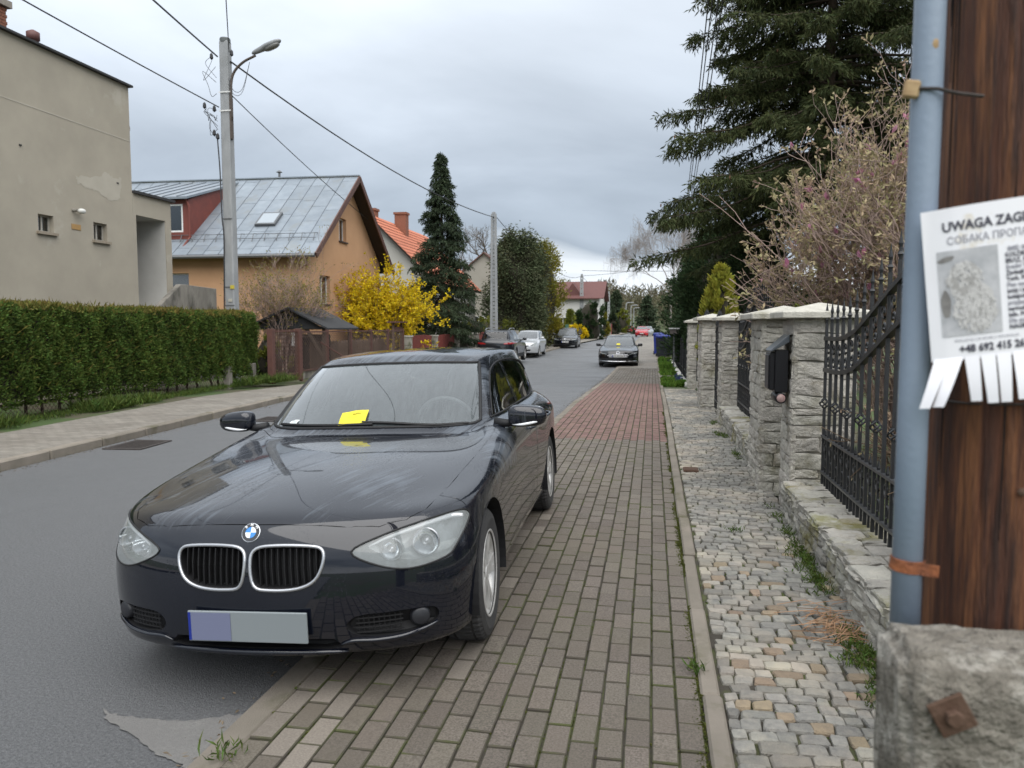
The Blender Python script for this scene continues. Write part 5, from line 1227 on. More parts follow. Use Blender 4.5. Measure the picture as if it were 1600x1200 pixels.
def street_cars():
    pb = paint('paint_black_far', (.005, .006, .008), drops=False); pd = paint('paint_charcoal', (.012, .014, .018), drops=False); ps = paint('paint_silver', (.50, .515, .53), drops=False, metal=.45, rough=.4)
    pr = paint('paint_red', (.38, .012, .02), drops=False); pw = paint('paint_white', (.72, .72, .72), drops=False); pg = paint('paint_grey', (.20, .21, .22), drops=False)
    # dark saloon on the right pavement, facing the camera
    make_car(at(-1.56, 35.6, .012, .02), 'black saloon with chrome trim and yellow paper, parked half on the pavement further on', pb,
        yk=[-1, 0, .92, 1.45, 2.25, 3.1, 3.76, 4.35, 4.62, 4.86, 7], zk=[-1, 0, .165, .36, .75, .94, 1.22, 1.43, 3], xs=1.055, k=4, wr=.345,
        hl=[(.46, .600), (.60, .640), (.74, .685), (.83, .695), (.845, .67), (.80, .635), (.66, .600), (.52, .585)], grille=([(-.001, .43), (.40, .44), (.52, .55), (.46, .60), (.30, .622), (-.001, .63)],),
        bars=((.47, .40, m_satin), (.53, .46, m_satin), (.59, .42, m_satin)), plate=.51, emblem=('front', .655, .075), chromeline=[(x, .26+.03*abs(x)) for x in np.linspace(-.78, .78, 15)], notice=(1.36, .985))
    # dark SUV on the left, seen from behind
    make_car(at(-7.5, 40.9, PI, .08) , 'dark grey SUV with roof rails and red tail lights, seen from behind', pd,
        yk=[-1, 0, .93, 1.30, 2.05, 3.0, 3.63, 4.28, 4.45, 4.62, 7], zk=[-1, 0, .22, .46, .90, 1.08, 1.40, 1.64, 3], xs=1.045, k=4, wr=.36,
        hl=[(.46, .60), (.80, .70), (.84, .67), (.60, .60)], tl=[(.42, .765), (.45, .83), (.62, .86), (.90, .87), (.90, .79), (.62, .77)], rplate=.33, rails=True, cladding=.34, emblem=None)
    # silver hatchback behind it, facing the camera
    make_car(at(-7.32, 43.7, .0, .06), 'silver hatchback parked behind the dark SUV on the left, facing the camera', ps,
        yk=[-1, 0, .72, 1.02, 1.85, 2.6, 3.2, 3.62, 3.75, 3.86, 7], zk=[-1, 0, .18, .38, .80, 1.0, 1.30, 1.51, 3], xs=.955, k=3, wr=.30,
        hl=[(.42, .60), (.56, .70), (.74, .78), (.80, .74), (.74, .62), (.55, .57)], grille=([(-.001, .30), (.40, .30), (.44, .38), (-.001, .40)], [(-.001, .54), (.30, .55), (.32, .60), (-.001, .61)]), plate=.44)
    make_car(at(-6.3, 56.0, .03, .0), 'black hatchback alone on the left side of the street, facing the camera', pb,
        yk=YK, zk=[-1, 0, .165, .36, .76, .95, 1.24, 1.47, 3], xs=1.02, k=3, wr=.32, hl=[(.42, .62), (.60, .67), (.80, .72), (.83, .68), (.74, .60), (.5, .585)], grille=([(-.001, .57), (.42, .59), (.42, .63), (-.001, .64)], [(-.001, .25), (.55, .26), (.5, .36), (-.001, .37)]), bars=((.605, .4, m_satin),), plate=.46, emblem=('front', .655, .06))
    make_car(at(-1.45, 104, 0, .05), 'bright red hatchback parked far down the right pavement, facing the camera', pr, k=2, small=True, hl=[(.43, .6), (.8, .7), (.8, .58)], grille=([(-.001, .28), (.5, .28), (.5, .4), (-.001, .4)],), plate=.45)
    make_car(at(-.75, 112, 0, .05), 'grey car standing close behind the bright red hatchback down the street', pg, k=2, small=True, hl=[(.43, .6), (.8, .7), (.8, .58)])
    make_car(at(-4.75, 164, PI, .02), 'red car with pale roof far down the street on the left, seen from behind', pr, k=2, small=True, tl=[(.5, .7), (.6, .9), (.85, .9), (.85, .75)], rplate=.5)
    make_car(at(-2.9, 190, 0, .02), 'small white car at the far end of the street', pw, k=2, small=True, hl=[(.43, .6), (.8, .7), (.8, .58)])
street_cars()
# ================================================================== VEGETATION BUILDERS
RG = np.random.default_rng(7)
def unit(v): return v/np.maximum(1e-9, np.linalg.norm(v, axis=-1, keepdims=True))
def cards(c, d, L, Wd, nrm=None, curl=.25):
    'kite-shaped leaf sprays: centre base c, direction d, length L, width Wd'
    n = len(c); d = unit(d); L = np.broadcast_to(L, n)[:, None]; Wd = np.broadcast_to(Wd, n)[:, None]
    r = RG.normal(size=(n, 3)) if nrm is None else nrm + RG.normal(size=(n, 3))*.45
    s = unit(np.cross(d, r)); up = np.cross(s, d)
    v = np.stack([c, c + d*L*.55 + s*Wd*.5 + up*L*curl*.3, c + d*L, c + d*L*.5 - s*Wd*.5 + up*L*curl*.3], 1).reshape(-1, 3)
    return v, np.arange(n*4).reshape(-1, 4)
class TW:
    'many thin tubes in one mesh'
    def __init__(s, n=4): s.v = []; s.f = []; s.c = 0; s.n = n
    def add(s, pts, r0, r1, n=None):
        n = n or s.n; pts = np.asarray(pts, float); k = len(pts)
        t = np.gradient(pts, axis=0); t = unit(t); a = np.array([0, 0, 1.]) if abs(t[0, 2]) < .9 else np.array([1., 0, 0])
        x = unit(np.cross(t, a)); y = np.cross(x, t); rs = np.linspace(r0, r1, k)[:, None, None]
        th = np.arange(n)*2*PI/n; ring = pts[:, None] + rs*(x[:, None]*np.cos(th)[None, :, None] + y[:, None]*np.sin(th)[None, :, None])
        s.v.append(ring.reshape(-1, 3)); i = np.arange(k-1)[:, None]*n; j = np.arange(n)[None]; j2 = (j+1) % n
        s.f.append(np.stack([i+j, i+j2, i+n+j2, i+n+j], -1).reshape(-1, 4) + s.c); s.c += k*n
    def build(s, name, m, parent, smooth=True):
        return link(name, npmesh(name, np.concatenate(s.v), np.concatenate(s.f), m, smooth), parent)
m_bark = mat('bark', (.085, .06, .042), (.05, .038, .028), scale=12, rough=.95, bump=1.2, bscale=25, stretch=(1, 1, .3))
m_barkg = mat('bark_grey', (.16, .135, .11), (.10, .085, .07), scale=10, rough=.95, bump=.6, bscale=30)
m_twig = mat('twig_brown', (.15, .105, .068), (.10, .068, .045), scale=6, rough=.9)
m_twigp = mat('twig_pinkish', (.37, .28, .235), (.27, .19, .165), scale=3, rough=.9, rnd=.25)
m_birch = mat('birch_twig', (.30, .27, .25), (.22, .19, .175), scale=2, rough=.9)
m_core = mat('shade_core', (.022, .020, .012), (.035, .03, .018), scale=9, rough=.95)  # solid filler core, dark colour painted for the shade inside foliage
CLIP = None
def growth(tw, p, d, L, r, depth, spread=.5, n=3, up=.15, out=None, wig=.18, seg=5, minr=.0025, ratio=.66, leaves=None, sides=None):
    'recursive bare branching'
    if CLIP and CLIP(p): return
    pts = [np.array(p, float)]; dd = unit(np.array(d, float)[None])[0]
    for i in range(seg):
        dd = unit((dd + RG.normal(size=3)*wig + np.array([0, 0, up])*.35)[None])[0]; pts.append(pts[-1] + dd*L/seg)
    tw.add(pts, r, max(minr, r*.55), sides or (6 if r > .03 else 4 if r > .008 else 3))
    if depth <= 0:
        if leaves is not None: leaves.append((pts[-1], dd, pts))
        return
    for i in range(n + (1 if RG.random() < .4 else 0)):
        t = RG.uniform(.35, 1); k = min(seg-1, int(t*seg)); q = pts[k] + (pts[k+1]-pts[k])*(t*seg-k if t*seg-k <= 1 else 1)
        nd = unit((dd + RG.normal(size=3)*spread)[None])[0]
        growth(tw, q, nd, L*ratio*RG.uniform(.75, 1.2), max(minr, r*.55), depth-1, spread, n, up, out, wig, max(3, seg-1), minr, ratio, leaves)
def bare_tree(x, y, z, H, label, cat='tree', m=m_barkg, depth=5, spread=.55, r=.16, n=3, name='bare_tree', trunk=.3, up=.2, group=None, droop=0, ratio=.66):
    t = empty(name, (x, y, z), label=label, cat=cat, group=group); tk = TW(); tk.add([(x, y, z-.1), (x+.02, y, z+H*trunk*.5), (x, y+.03, z+H*trunk)], r, r*.8, 9); tk.build('trunk', m, t)
    tw = TW(); tips = []
    for i in range(5): growth(tw, (x, y, z+H*trunk*RG.uniform(.8, 1)), (math.cos(i*1.26)*.55, math.sin(i*1.26)*.55, 1), H*.34, r*.6, depth, spread, n, up, seg=5, leaves=tips, ratio=ratio, minr=.007)
    if droop:
        for p, d, pp in tips:
            a = np.array(p); q = [a]
            for k in range(4): q.append(q[-1] + np.array([RG.normal()*.05, RG.normal()*.05, -droop/4*RG.uniform(.5, 1.3)]))
            tw.add(q, .006, .004, 3)
    tw.build('crown', m, t); return t
def spruce(x, y, z, H, R, label, leaf, z0=.6, step=.42, per=6, dens=1.0, name='spruce_tree', prof=None, droop=.35, card=(.17, .05), trunk_r=None, group=None, cones=None):
    t = empty(name, (x, y, z), label=label, cat='tree', group=group); tr = trunk_r or H*.017
    tk = TW(); tk.add([(x, y, z-.1), (x, y, z+H*.4), (x, y, z+H*.97)], tr, .02, 10); tk.build('trunk', m_bark, t)
    tw = TW(); C = []; D = []; LL = []; coneP = []
    zz = z0
    while zz < H*.985:
        f = 1 - (zz-z0)/(H-z0); rad = R*(prof(f) if prof else f**.85)
        for b in range(per):
            a = RG.uniform(0, 2*PI); L = rad*RG.uniform(.62, 1.14)
            if L < .12: L = .12
            k = max(4, int(L/.35)+2); s = np.linspace(0, 1, k); tilt = .25*(1-f) - .02
            xr = s*L; zr = z + zz + L*(tilt*s - droop*s**1.6 + droop*.55*np.maximum(0, s-.6)**1.3*2) + RG.normal()*.05
            ca, sa = math.cos(a), math.sin(a); bend = RG.normal()*.12
            P = np.stack([x + ca*xr - sa*xr*s*bend, y + sa*xr + ca*xr*s*bend, zr], 1); tw.add(P, max(.006, .012*L), .004, 4)
            m = int(L/.10*dens)+3; u = RG.uniform(.10, 1, m)**.8; pos = np.stack([np.interp(u, s, P[:, i]) for i in range(3)], 1)
            side = np.where(RG.random(m) < .5, 1, -1)[:, None]; out = np.array([ca, sa, 0]); lat = np.array([-sa, ca, 0])
            tl = (.18 + .42*np.minimum(1, L/2)*(1-u*.65))[:, None]; td = unit(out*.55 + lat*side*.8 + np.array([0, 0, -.35]) + RG.normal(size=(m, 3))*.18)
            q = max(3, int(5*dens))
            for w in np.linspace(.12, 1, q):
                c = pos + td*tl*w + np.array([0, 0, -1])*tl*w*w*.35; dd = unit(td*.6 + np.array([0, 0, -.55]) + RG.normal(size=(m, 3))*.45); C.append(c); D.append(dd); LL.append(np.full(m, card[0]*RG.uniform(.8, 1.2)))
            # needles on the branch itself
            C.append(pos); D.append(unit(out + RG.normal(size=(m, 3))*.5)); LL.append(np.full(m, card[0]))
            if cones and RG.random() < .35: coneP.append(P[-1])
        zz += step*RG.uniform(.8, 1.2)*(.55 + .45*f)
    tw.build('branches', m_bark, t)
    C = np.concatenate(C); D = np.concatenate(D); LL = np.concatenate(LL); v, f_ = cards(C, D, LL*RG.uniform(.7, 1.3, len(LL)), card[1]); link('crown', npmesh('crown', v, f_, leaf), t)
    if cones and coneP:
        mb = MB()
        for p in coneP[:60]: mb.lathe([(.001, 0), (.02, -.02), (.022, -.07), (.001, -.11)], 6, Matrix.Translation(p))
        o = mb.build('cones', cones, t); o['kind'] = 'stuff'
    return t
def shrub(x, y, z, H, rx, ry, label, leaf, n=6000, card=(.10, .05), core=True, name='evergreen_shrub', cat='shrub', group=None, shape='egg', lump=.12, upw=.7, stem=True, clump=True):
    'dense evergreen: sprays over a lumpy body, some inside, with a shade-dark filler core and stems'
    t = empty(name, (x, y, z), label=label, cat=cat, group=group); u = RG.random(n); a = RG.uniform(0, 2*PI, n)
    ph = RG.uniform(0, 6, 6)
    def body(u, a):
        if shape == 'egg': pr = np.sin(PI*np.clip(u, .0, 1)**.72)**.62
        elif shape == 'cone': pr = (1-u)**.75*np.minimum(1, .55+u*6)
        elif shape == 'column': pr = np.minimum(1, .75+u*3)*np.sqrt(np.maximum(0, 1-np.maximum(0, (u-.55)/.45)**2))
        else: pr = np.sqrt(np.maximum(0, 1-(2*u-1)**2))
        l = 1 + lump*(np.sin(3*a+ph[0]+5*u) + np.sin(5*a-7*u+ph[1])*.7 + np.sin(11*u+2*a+ph[2])*.8 + np.sin(9*a+17*u+ph[3])*.5)
        return pr*l
    k = RG.uniform(.80, 1.03, n)**.5; pr = body(u, a)*k
    if clump:
        nc = max(40, n//70); j = RG.integers(0, nc, n); sg = (.085 if H > 7 else .045)*(rx*ry)**.5*(1+min(H, 5)/6); uc, ac = u[j], a[j]; off = RG.normal(size=(n, 3)); prc = body(uc, ac)*RG.uniform(.88, 1.06, nc)[j]
        P = np.stack([x + rx*prc*np.cos(ac), y + ry*prc*np.sin(ac), z + H*uc], 1) + off*np.array([sg, sg, sg*1.3]); a = np.arctan2((P[:, 1]-y)/ry, (P[:, 0]-x)/rx)
    else: P = np.stack([x + rx*pr*np.cos(a), y + ry*pr*np.sin(a), z + H*u], 1)
    out = np.stack([np.cos(a), np.sin(a), np.zeros(n)], 1); d = unit(out + np.array([0, 0, upw]) + RG.normal(size=(n, 3))*.45)
    v, f = cards(P, d, card[0]*RG.uniform(.6, 1.4, n), card[1], nrm=out); link('foliage', npmesh('foliage', v, f, leaf), t)
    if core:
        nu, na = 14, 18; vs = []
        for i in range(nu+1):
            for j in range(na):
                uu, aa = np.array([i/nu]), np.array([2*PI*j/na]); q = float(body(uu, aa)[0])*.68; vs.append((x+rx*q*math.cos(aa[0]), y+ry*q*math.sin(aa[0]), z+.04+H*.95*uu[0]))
        mb = MB(); mb.add(vs, [(i*na+j, i*na+(j+1) % na, (i+1)*na+(j+1) % na, (i+1)*na+j) for i in range(nu) for j in range(na)]); mb.build('shade_core', m_core, t, smooth=True)
    if stem:
        tk = TW(); tk.add([(x, y, z-.1), (x+.03, y, z+H*.35)], .05, .03, 6); tk.build('stem', m_bark, t)
    return t
# ================================================================== LEFT SIDE: HOUSES
def holed(mb, o, ux, L, z0, z1, holes, nrm, depth=.18):
    'upright wall face from o along ux with rectangular openings (u0,u1,za,zb) and their reveals'
    o = Vector(o); ux = Vector(ux); nrm = Vector(nrm); us = sorted(set([0, L] + [h for q in holes for h in q[:2]])); zs = sorted(set([z0, z1] + [h for q in holes for h in q[2:]]))
    P = lambda u, z, d=0: o + ux*u + Vector((0, 0, z)) - nrm*d
    for a, b in zip(us, us[1:]):
        for c, d in zip(zs, zs[1:]):
            if any(h[0]-1e-6 <= a and b <= h[1]+1e-6 and h[2]-1e-6 <= c and d <= h[3]+1e-6 for h in holes): continue
            mb.quad(P(a, c), P(b, c), P(b, d), P(a, d))
    for u0, u1, c, d in holes:
        for A, B in (((u0, c), (u1, c)), ((u1, c), (u1, d)), ((u1, d), (u0, d)), ((u0, d), (u0, c))): mb.quad(P(*A), P(*B), P(*B, depth), P(*A, depth))
def window(parent, o, ux, nrm, u0, u1, z0, z1, depth=.14, fm=None, bars=1, sill=True, sm=None, curtain=True, fw=.05):
    o = Vector(o); ux = Vector(ux); nrm = Vector(nrm); fm = fm or m_pvc
    P = lambda u, z, d: o + ux*u + Vector((0, 0, z)) - nrm*d
    def bx(mb, a, b, c, d, n0, n1):
        vs = [P(u, z, n) for n in (n0, n1) for u, z in ((a, c), (b, c), (b, d), (a, d))]; mb.add(vs, [(0, 1, 2, 3), (4, 7, 6, 5), (0, 4, 5, 1), (1, 5, 6, 2), (2, 6, 7, 3), (3, 7, 4, 0)])
    fr = MB(); e = .004
    for a, b, c, d in ((u0+e, u1-e, z0+e, z0+fw), (u0+e, u1-e, z1-fw, z1-e), (u0+e, u0+fw, z0+fw, z1-fw), (u1-fw, u1-e, z0+fw, z1-fw)): bx(fr, a, b, c, d, depth-.05, depth)
    for i in range(1, bars+1): u = u0 + (u1-u0)*i/(bars+1); bx(fr, u-fw*.6, u+fw*.6, z0+fw, z1-fw, depth-.045, depth)
    w = fr.build('window', fm, parent); g = MB(); bx(g, u0+fw*.8, u1-fw*.8, z0+fw*.8, z1-fw*.8, depth-.022, depth-.016); g.build('pane', glassmat('house_glass', tint=(.55, .6, .62), refl=1.6), w)
    if curtain:
        c = MB(); nn = 14
        for i in range(nn):
            a, b = u0+(u1-u0)*i/nn, u0+(u1-u0)*(i+1)/nn; d0, d1 = depth+.10+.02*(i % 2), depth+.10+.02*((i+1) % 2); c.quad(P(a, z0, d0), P(b, z0, d1), P(b, z1, d1), P(a, z1, d0))
        c.build('curtain', mat('net_curtain', (.42, .42, .40), (.30, .30, .29), scale=5, rough=.9), w)
    b = MB(); bx(b, u0-.02, u1+.02, z0-.02, z1+.02, depth+.35, depth+.37); b.build('room_dark', mat('room_dark', (.02, .02, .02), rough=.9), w)
    if sill: s = MB(); bx(s, u0-.06, u1+.06, z0-.06, z0-.002, -.07, depth*.8); s.build('sill', sm or m_sill, w)
m_pvc = mat('window_white', (.72, .72, .70), rough=.4); m_sill = mat('window_sill', (.30, .27, .23), (.22, .2, .17), scale=8, rough=.8); m_winold = mat('window_old', (.42, .40, .35), (.30, .28, .24), scale=9, rough=.7)
m_plas = mat('plaster_beige', (.40, .36, .29), (.345, .31, .25), scale=1.1, rough=.92, bump=.5, bscale=70, c3=(.44, .405, .34), s3=.8, t3=.64, w3=.10)
m_plasw = mat('plaster_white', (.52, .51, .48), (.44, .43, .40), scale=1.5, rough=.9, bump=.3, bscale=60)
m_felt = mat('roof_felt', (.03, .03, .032), (.045, .045, .047), scale=5, rough=.9)
m_concw = mat('weathered_concrete', (.28, .26, .225), (.18, .165, .14), scale=3, rough=.95, bump=.8, bscale=40, c3=(.07, .065, .055), s3=2.2, t3=.58, w3=.2, stretch=(1, 1, .45))
m_brick = mat('chimney_brick', (.25, .10, .06), (.19, .08, .05), scale=14, rough=.9, bump=.6, bscale=50)
def brick_stack(parent, x0, x1, y0, y1, z0, z1, m=None, mort=None, course=.075, bl=.25, name='chimney'):
    'chimney: mortar core with bricks as pieces of their own'
    c = MB().box(x0+.012, x1-.012, y0+.012, y1-.012, z0, z1).build(name, mort or m_mortar, parent)
    z = z0; k = 0
    while z < z1-.03:
        for (a0, a1, fixed, ax) in ((x0, x1, y0, 'y'), (y0, y1, x1, 'x'), (y0, y1, x0, 'x')):
            a = a0 - (bl/2 if k % 2 else 0)
            while a < a1-.02:
                s, e = max(a, a0), min(a+bl-.012, a1)
                if e-s > .03:
                    mb = MB()
                    if ax == 'y': mb.box(s, e, fixed-.004, fixed+.05, z, z+course-.012)
                    else: mb.box(fixed-(.05 if fixed == x1 else -.05 if False else .004), fixed+(.004 if fixed == x1 else .05), s, e, z, z+course-.012)
                    mb.build('brick', m or m_brick, c)
                a += bl
        z += course; k += 1
    return c
def beige_building():
    X = -13.0; t = empty('beige_building', (X-4, 12, 0), label='plain beige rendered building with two tiny windows behind the clipped hedge', cat='building')
    w = MB(); ya, yb = 3.0, 17.68
    h1 = (14.59-ya, 15.03-ya, 3.63, 4.00); h2 = (16.26-ya, 16.72-ya, 3.62, 4.04)
    holed(w, (X, ya, 0), (0, 1, 0), yb-ya, 0, 7.55, [h1, h2], (1, 0, 0))
    w.quad((X, yb, 0), (X-9, yb, 0), (X-9, yb, 7.2), (X, yb, 7.55)); w.quad((X, ya, 0), (X-9, ya, 0), (X-9, ya, 7.2), (X, ya, 7.55)); w.quad((X-9, ya, 0), (X-9, yb, 0), (X-9, yb, 7.2), (X-9, ya, 7.2))
    w.build('wall', m_plas, t)
    for h in (h1, h2): window(t, (X, ya, 0), (0, 1, 0), (1, 0, 0), *h, depth=.16, fm=m_winold, fw=.035, bars=1, sm=mat('sill_brown', (.25, .20, .15), (.32, .28, .22), scale=20, rough=.8))
    MB().add([(X+.10, ya-.1, 7.552), (X+.10, yb+.06, 7.552), (X-9.2, yb+.06, 7.25), (X-9.2, ya-.1, 7.25), (X+.10, ya-.1, 7.60), (X+.10, yb+.06, 7.60), (X-9.2, yb+.06, 7.30), (X-9.2, ya-.1, 7.30)], [(0, 1, 2, 3), (7, 6, 5, 4), (0, 4, 5, 1), (1, 5, 6, 2), (2, 6, 7, 3), (3, 7, 4, 0)]).build('roof', m_felt, t)
    # low porch wing with an open recess
    a = MB(); y0, y1, zt = 17.682, 19.25, 4.95; rec = (17.80-y0, 19.00-y0, 2.12, 4.42)
    holed(a, (X, y0, 0), (0, 1, 0), y1-y0, 0, zt, [rec], (1, 0, 0), depth=.02); a.quad((X, y1, 0), (X-4, y1, 0), (X-4, y1, zt), (X, y1, zt)); a.build('porch_wall', m_plas, t)
    r = MB(); xd = X-1.25
    r.quad((X-.02, 19.0, 2.12), (xd, 19.0, 2.12), (xd, 19.0, 4.42), (X-.02, 19.0, 4.42)); r.quad((xd, 17.8, 2.12), (xd, 19.0, 2.12), (xd, 19.0, 4.42), (xd, 17.8, 4.42)); r.quad((X-.02, 17.8, 2.12), (xd, 17.8, 2.12), (xd, 17.8, 4.42), (X-.02, 17.8, 4.42))
    r.quad((X-.02, 17.8, 4.42), (xd, 17.8, 4.42), (xd, 19, 4.42), (X-.02, 19, 4.42)); r.quad((X-.02, 17.8, 2.12), (xd, 17.8, 2.12), (xd, 19, 2.12), (X-.02, 19, 2.12)); r.build('porch_recess', m_plasw, t)
    MB().box(xd+.01, xd+.05, 17.85, 18.7, 2.13, 4.1).build('door', mat('door_brown', (.07, .05, .035), rough=.6), t)
    MB().box(X-4, X+.08, 17.70, 19.36, 4.952, 5.02).build('porch_roof', m_felt, t)
    p = MB(); pr = [(18.25, 0), (21.05, 0), (21.05, 2.70), (19.45, 2.74), (19.30, 2.74), (18.25, 2.06)]
    m = Matrix(((0, 0, 1, X+.05), (1, 0, 0, 0), (0, 1, 0, 0), (0, 0, 0, 1))); p.prism(pr, .16, m); p.build('stair_parapet', m_concw, t, bevel=.01)
    for k in range(5): MB().box(X-.9, X+.04, 17.9+k*.02, 19.0, 1.3+k*.16, 1.3+k*.16+.155).build('step', m_concw, t)
    # patched render, seam, drill holes
    R = random.Random(12); c = [(16.1, 5.05), (16.6, 5.15), (16.75, 5.3), (17.0, 5.2), (17.3, 5.25), (17.25, 4.95), (17.2, 4.7), (16.9, 4.62), (16.5, 4.75), (16.2, 4.8), (15.8, 4.86), (15.75, 5.0)]
    p = [(X+.004, a+(e-a)*k/5+R.uniform(-.03, .03), b+(d-b)*k/5+R.uniform(-.03, .03)) for (a, b), (e, d) in zip(c, c[1:]+c[:1]) for k in range(5)]
    MB().add(p, [tuple(range(len(p)))]).build('render_patch', mat('plaster_patch', (.45, .415, .345), (.41, .375, .31), scale=3, rough=.92), t)
    MB().box(X+.001, X+.006, ya, yb-.02, 6.21, 6.235).build('render_seam', MATS['plaster_patch'], t)
    for y, z in ((14.2, 5.35), (17.15, 5.1)): MB().box(X+.002, X+.02, y-.03, y+.03, z-.015, z+.015).build('hole_shade', m_felt, t)  # dark blocks stand in for the shade inside the drill holes
    # lamp, plaque, flue, brackets
    MB().add(*superell((X+.13, 15.74, 4.21), .07, .10, .06, .9, 8)).build('wall_lamp', mat('lamp_white', (.70, .70, .66), rough=.3), t, smooth=True); MB().tube([(X, 15.60, 4.22), (X+.10, 15.64, 4.22)], .035, 8).build('lamp_base', m_concw, t)
    MB().box(X+.003, X+.015, 15.55, 15.83, 3.79, 3.91).build('house_plaque', mat('plaque_orange', (.42, .25, .08), (.36, .22, .10), scale=20, rough=.7), t)
    for z, l in ((6.95, .12), (6.6, .22)): MB().box(X-.35, X-.15, yb+.002, yb+l, z-.05, z+.05).build('bracket', mat('old_timber', (.10, .08, .06), (.15, .12, .09), scale=10, rough=.9), t)
    brick_stack(t, X-2.2, X-1.6, 15.1, 15.75, 7.4, 8.82); MB().box(X-2.28, X-1.52, 15.02, 15.83, 8.83, 8.98).build('chimney_cap', m_sill, t)
    MB().lathe([(.11, 0), (.11, .55), (.14, .56), (.14, .72), (.03, .78)], 14, Matrix.Translation((X-.9, 15.7, 7.5))).build('flue', mat('flue_red', (.12, .05, .045), rough=.6), t, smooth=True)
beige_building()
m_or = mat('plaster_orange', (.56, .33, .185), (.50, .29, .16), scale=.8, rough=.92, bump=.4, bscale=60)
m_metal = mat('roof_sheet', (.20, .232, .265), (.255, .29, .325), scale=2, rough=.45, metal=.25, rnd=.10, c3=(.22, .24, .25), s3=1.4, t3=.6)
m_redb = mat('red_paint_sheet', (.19, .045, .03), (.14, .035, .025), scale=3, rough=.6); m_barge = mat('barge_board', (.12, .055, .04), (.085, .04, .03), scale=5, rough=.6); m_soff = mat('soffit_dark', (.03, .02, .015), rough=.8)
m_gut = mat('gutter_zinc', (.16, .165, .17), rough=.5, metal=.4)
def orange_house():
    M4 = Matrix.Translation((-13.0, 27.7, 0)) @ Matrix.Rotation(math.radians(2.0), 4, 'Z'); t = empty('orange_house', mat4=M4, label='orange rendered house with grey sheet metal roof and red dormer', cat='house')
    B = lambda mb, name, m, par=t, **k: mb.build(name, m, par, **k)
    def TF(mb): mb.v = [tuple(M4 @ Vector(p)) for p in mb.v]; return mb
    L, Wd, ez, rz_, ry_ = 17, 8.7, 4.62, 7.92, 4.4
    w = MB(); h1 = (1.15, 2.25, 2.48, 3.62); h2 = (3.35, 4.2, 5.2, 6.18)
    holed(w, (0, 0, 0), (0, 1, 0), Wd, 0, ez, [h1], (1, 0, 0), depth=.22)
    # gable triangle with its window
    zl = lambda y: ez + (rz_-ez)*min(y/ry_, (Wd-y)/(Wd-ry_))
    ys = [0, h2[0], h2[1], ry_, Wd]
    for a, b in zip(ys, ys[1:]):
        if (a, b) == (h2[0], h2[1]):
            w.quad((0, a, ez), (0, b, ez), (0, b, h2[2]), (0, a, h2[2])); w.quad((0, a, h2[3]), (0, b, h2[3]), (0, b, zl(b)), (0, a, zl(a)))
        else:
            if zl(a) <= ez+1e-6: w.quad((0, a, ez), (0, b, ez), (0, b, zl(b)))
            elif zl(b) <= ez+1e-6: w.quad((0, a, ez), (0, b, ez), (0, a, zl(a)))
            else: w.quad((0, a, ez), (0, b, ez), (0, b, zl(b)), (0, a, zl(a)))
    for A, C in (((h2[0], h2[2]), (h2[1], h2[2])), ((h2[1], h2[2]), (h2[1], h2[3])), ((h2[1], h2[3]), (h2[0], h2[3])), ((h2[0], h2[3]), (h2[0], h2[2]))): w.quad((0, *A), (0, *C), (-.22, *C), (-.22, *A))
    h3 = (L-7.0, L-4.9, 2.15, 3.65)
    holed(w, (-L, 0, 0), (1, 0, 0), L, 0, ez, [h3], (0, -1, 0), depth=.2)
    w.quad((0, Wd, 0), (-L, Wd, 0), (-L, Wd, ez), (0, Wd, ez)); w.quad((-L, 0, 0), (-L, Wd, 0), (-L, Wd, ez), (-L, ry_, rz_), (-L, 0, ez)); B(TF(w), 'wall', m_or)
    R3 = M4.to_3x3(); o0 = M4 @ Vector((0, 0, 0)); oL = M4 @ Vector((-L, 0, 0))
    bs = mat('sill_dark', (.05, .035, .03), rough=.6)
    window(t, o0, R3 @ Vector((0, 1, 0)), R3 @ Vector((1, 0, 0)), *h1, depth=.2, bars=1, sm=bs); window(t, o0, R3 @ Vector((0, 1, 0)), R3 @ Vector((1, 0, 0)), *h2, depth=.2, bars=1, sm=bs, fw=.045); window(t, oL, R3 @ Vector((1, 0, 0)), R3 @ Vector((0, -1, 0)), *h3, depth=.18, bars=1, sm=bs)
    # roof: sheets on the street slope, plain sheets behind
    ov, og = .55, .55; sl = math.atan2(rz_-ez, ry_); ey, ezz = -ov, ez-ov*math.tan(sl); SL = (ry_+ov)/math.cos(sl)
    rf = MB(); th = .10; 
    for (ya, za, yb, zb) in ((ey, ezz, ry_, rz_), (Wd+ov, ez-ov*math.tan(math.atan2(rz_-ez, Wd-ry_)), ry_, rz_)):
        rf.add([(og, ya, za), (-L-.4, ya, za), (-L-.4, yb, zb), (og, yb, zb), (og, ya, za+th), (-L-.4, ya, za+th), (-L-.4, yb, zb+th), (og, yb, zb+th)], [(0, 1, 2, 3), (4, 7, 6, 5), (0, 4, 5, 1), (1, 5, 6, 2), (2, 6, 7, 3), (3, 7, 4, 0)])
    roof = B(TF(rf), 'roof', m_soff)
    R = random.Random(3); cw = .64; nc = int((L+.4+og)/cw)
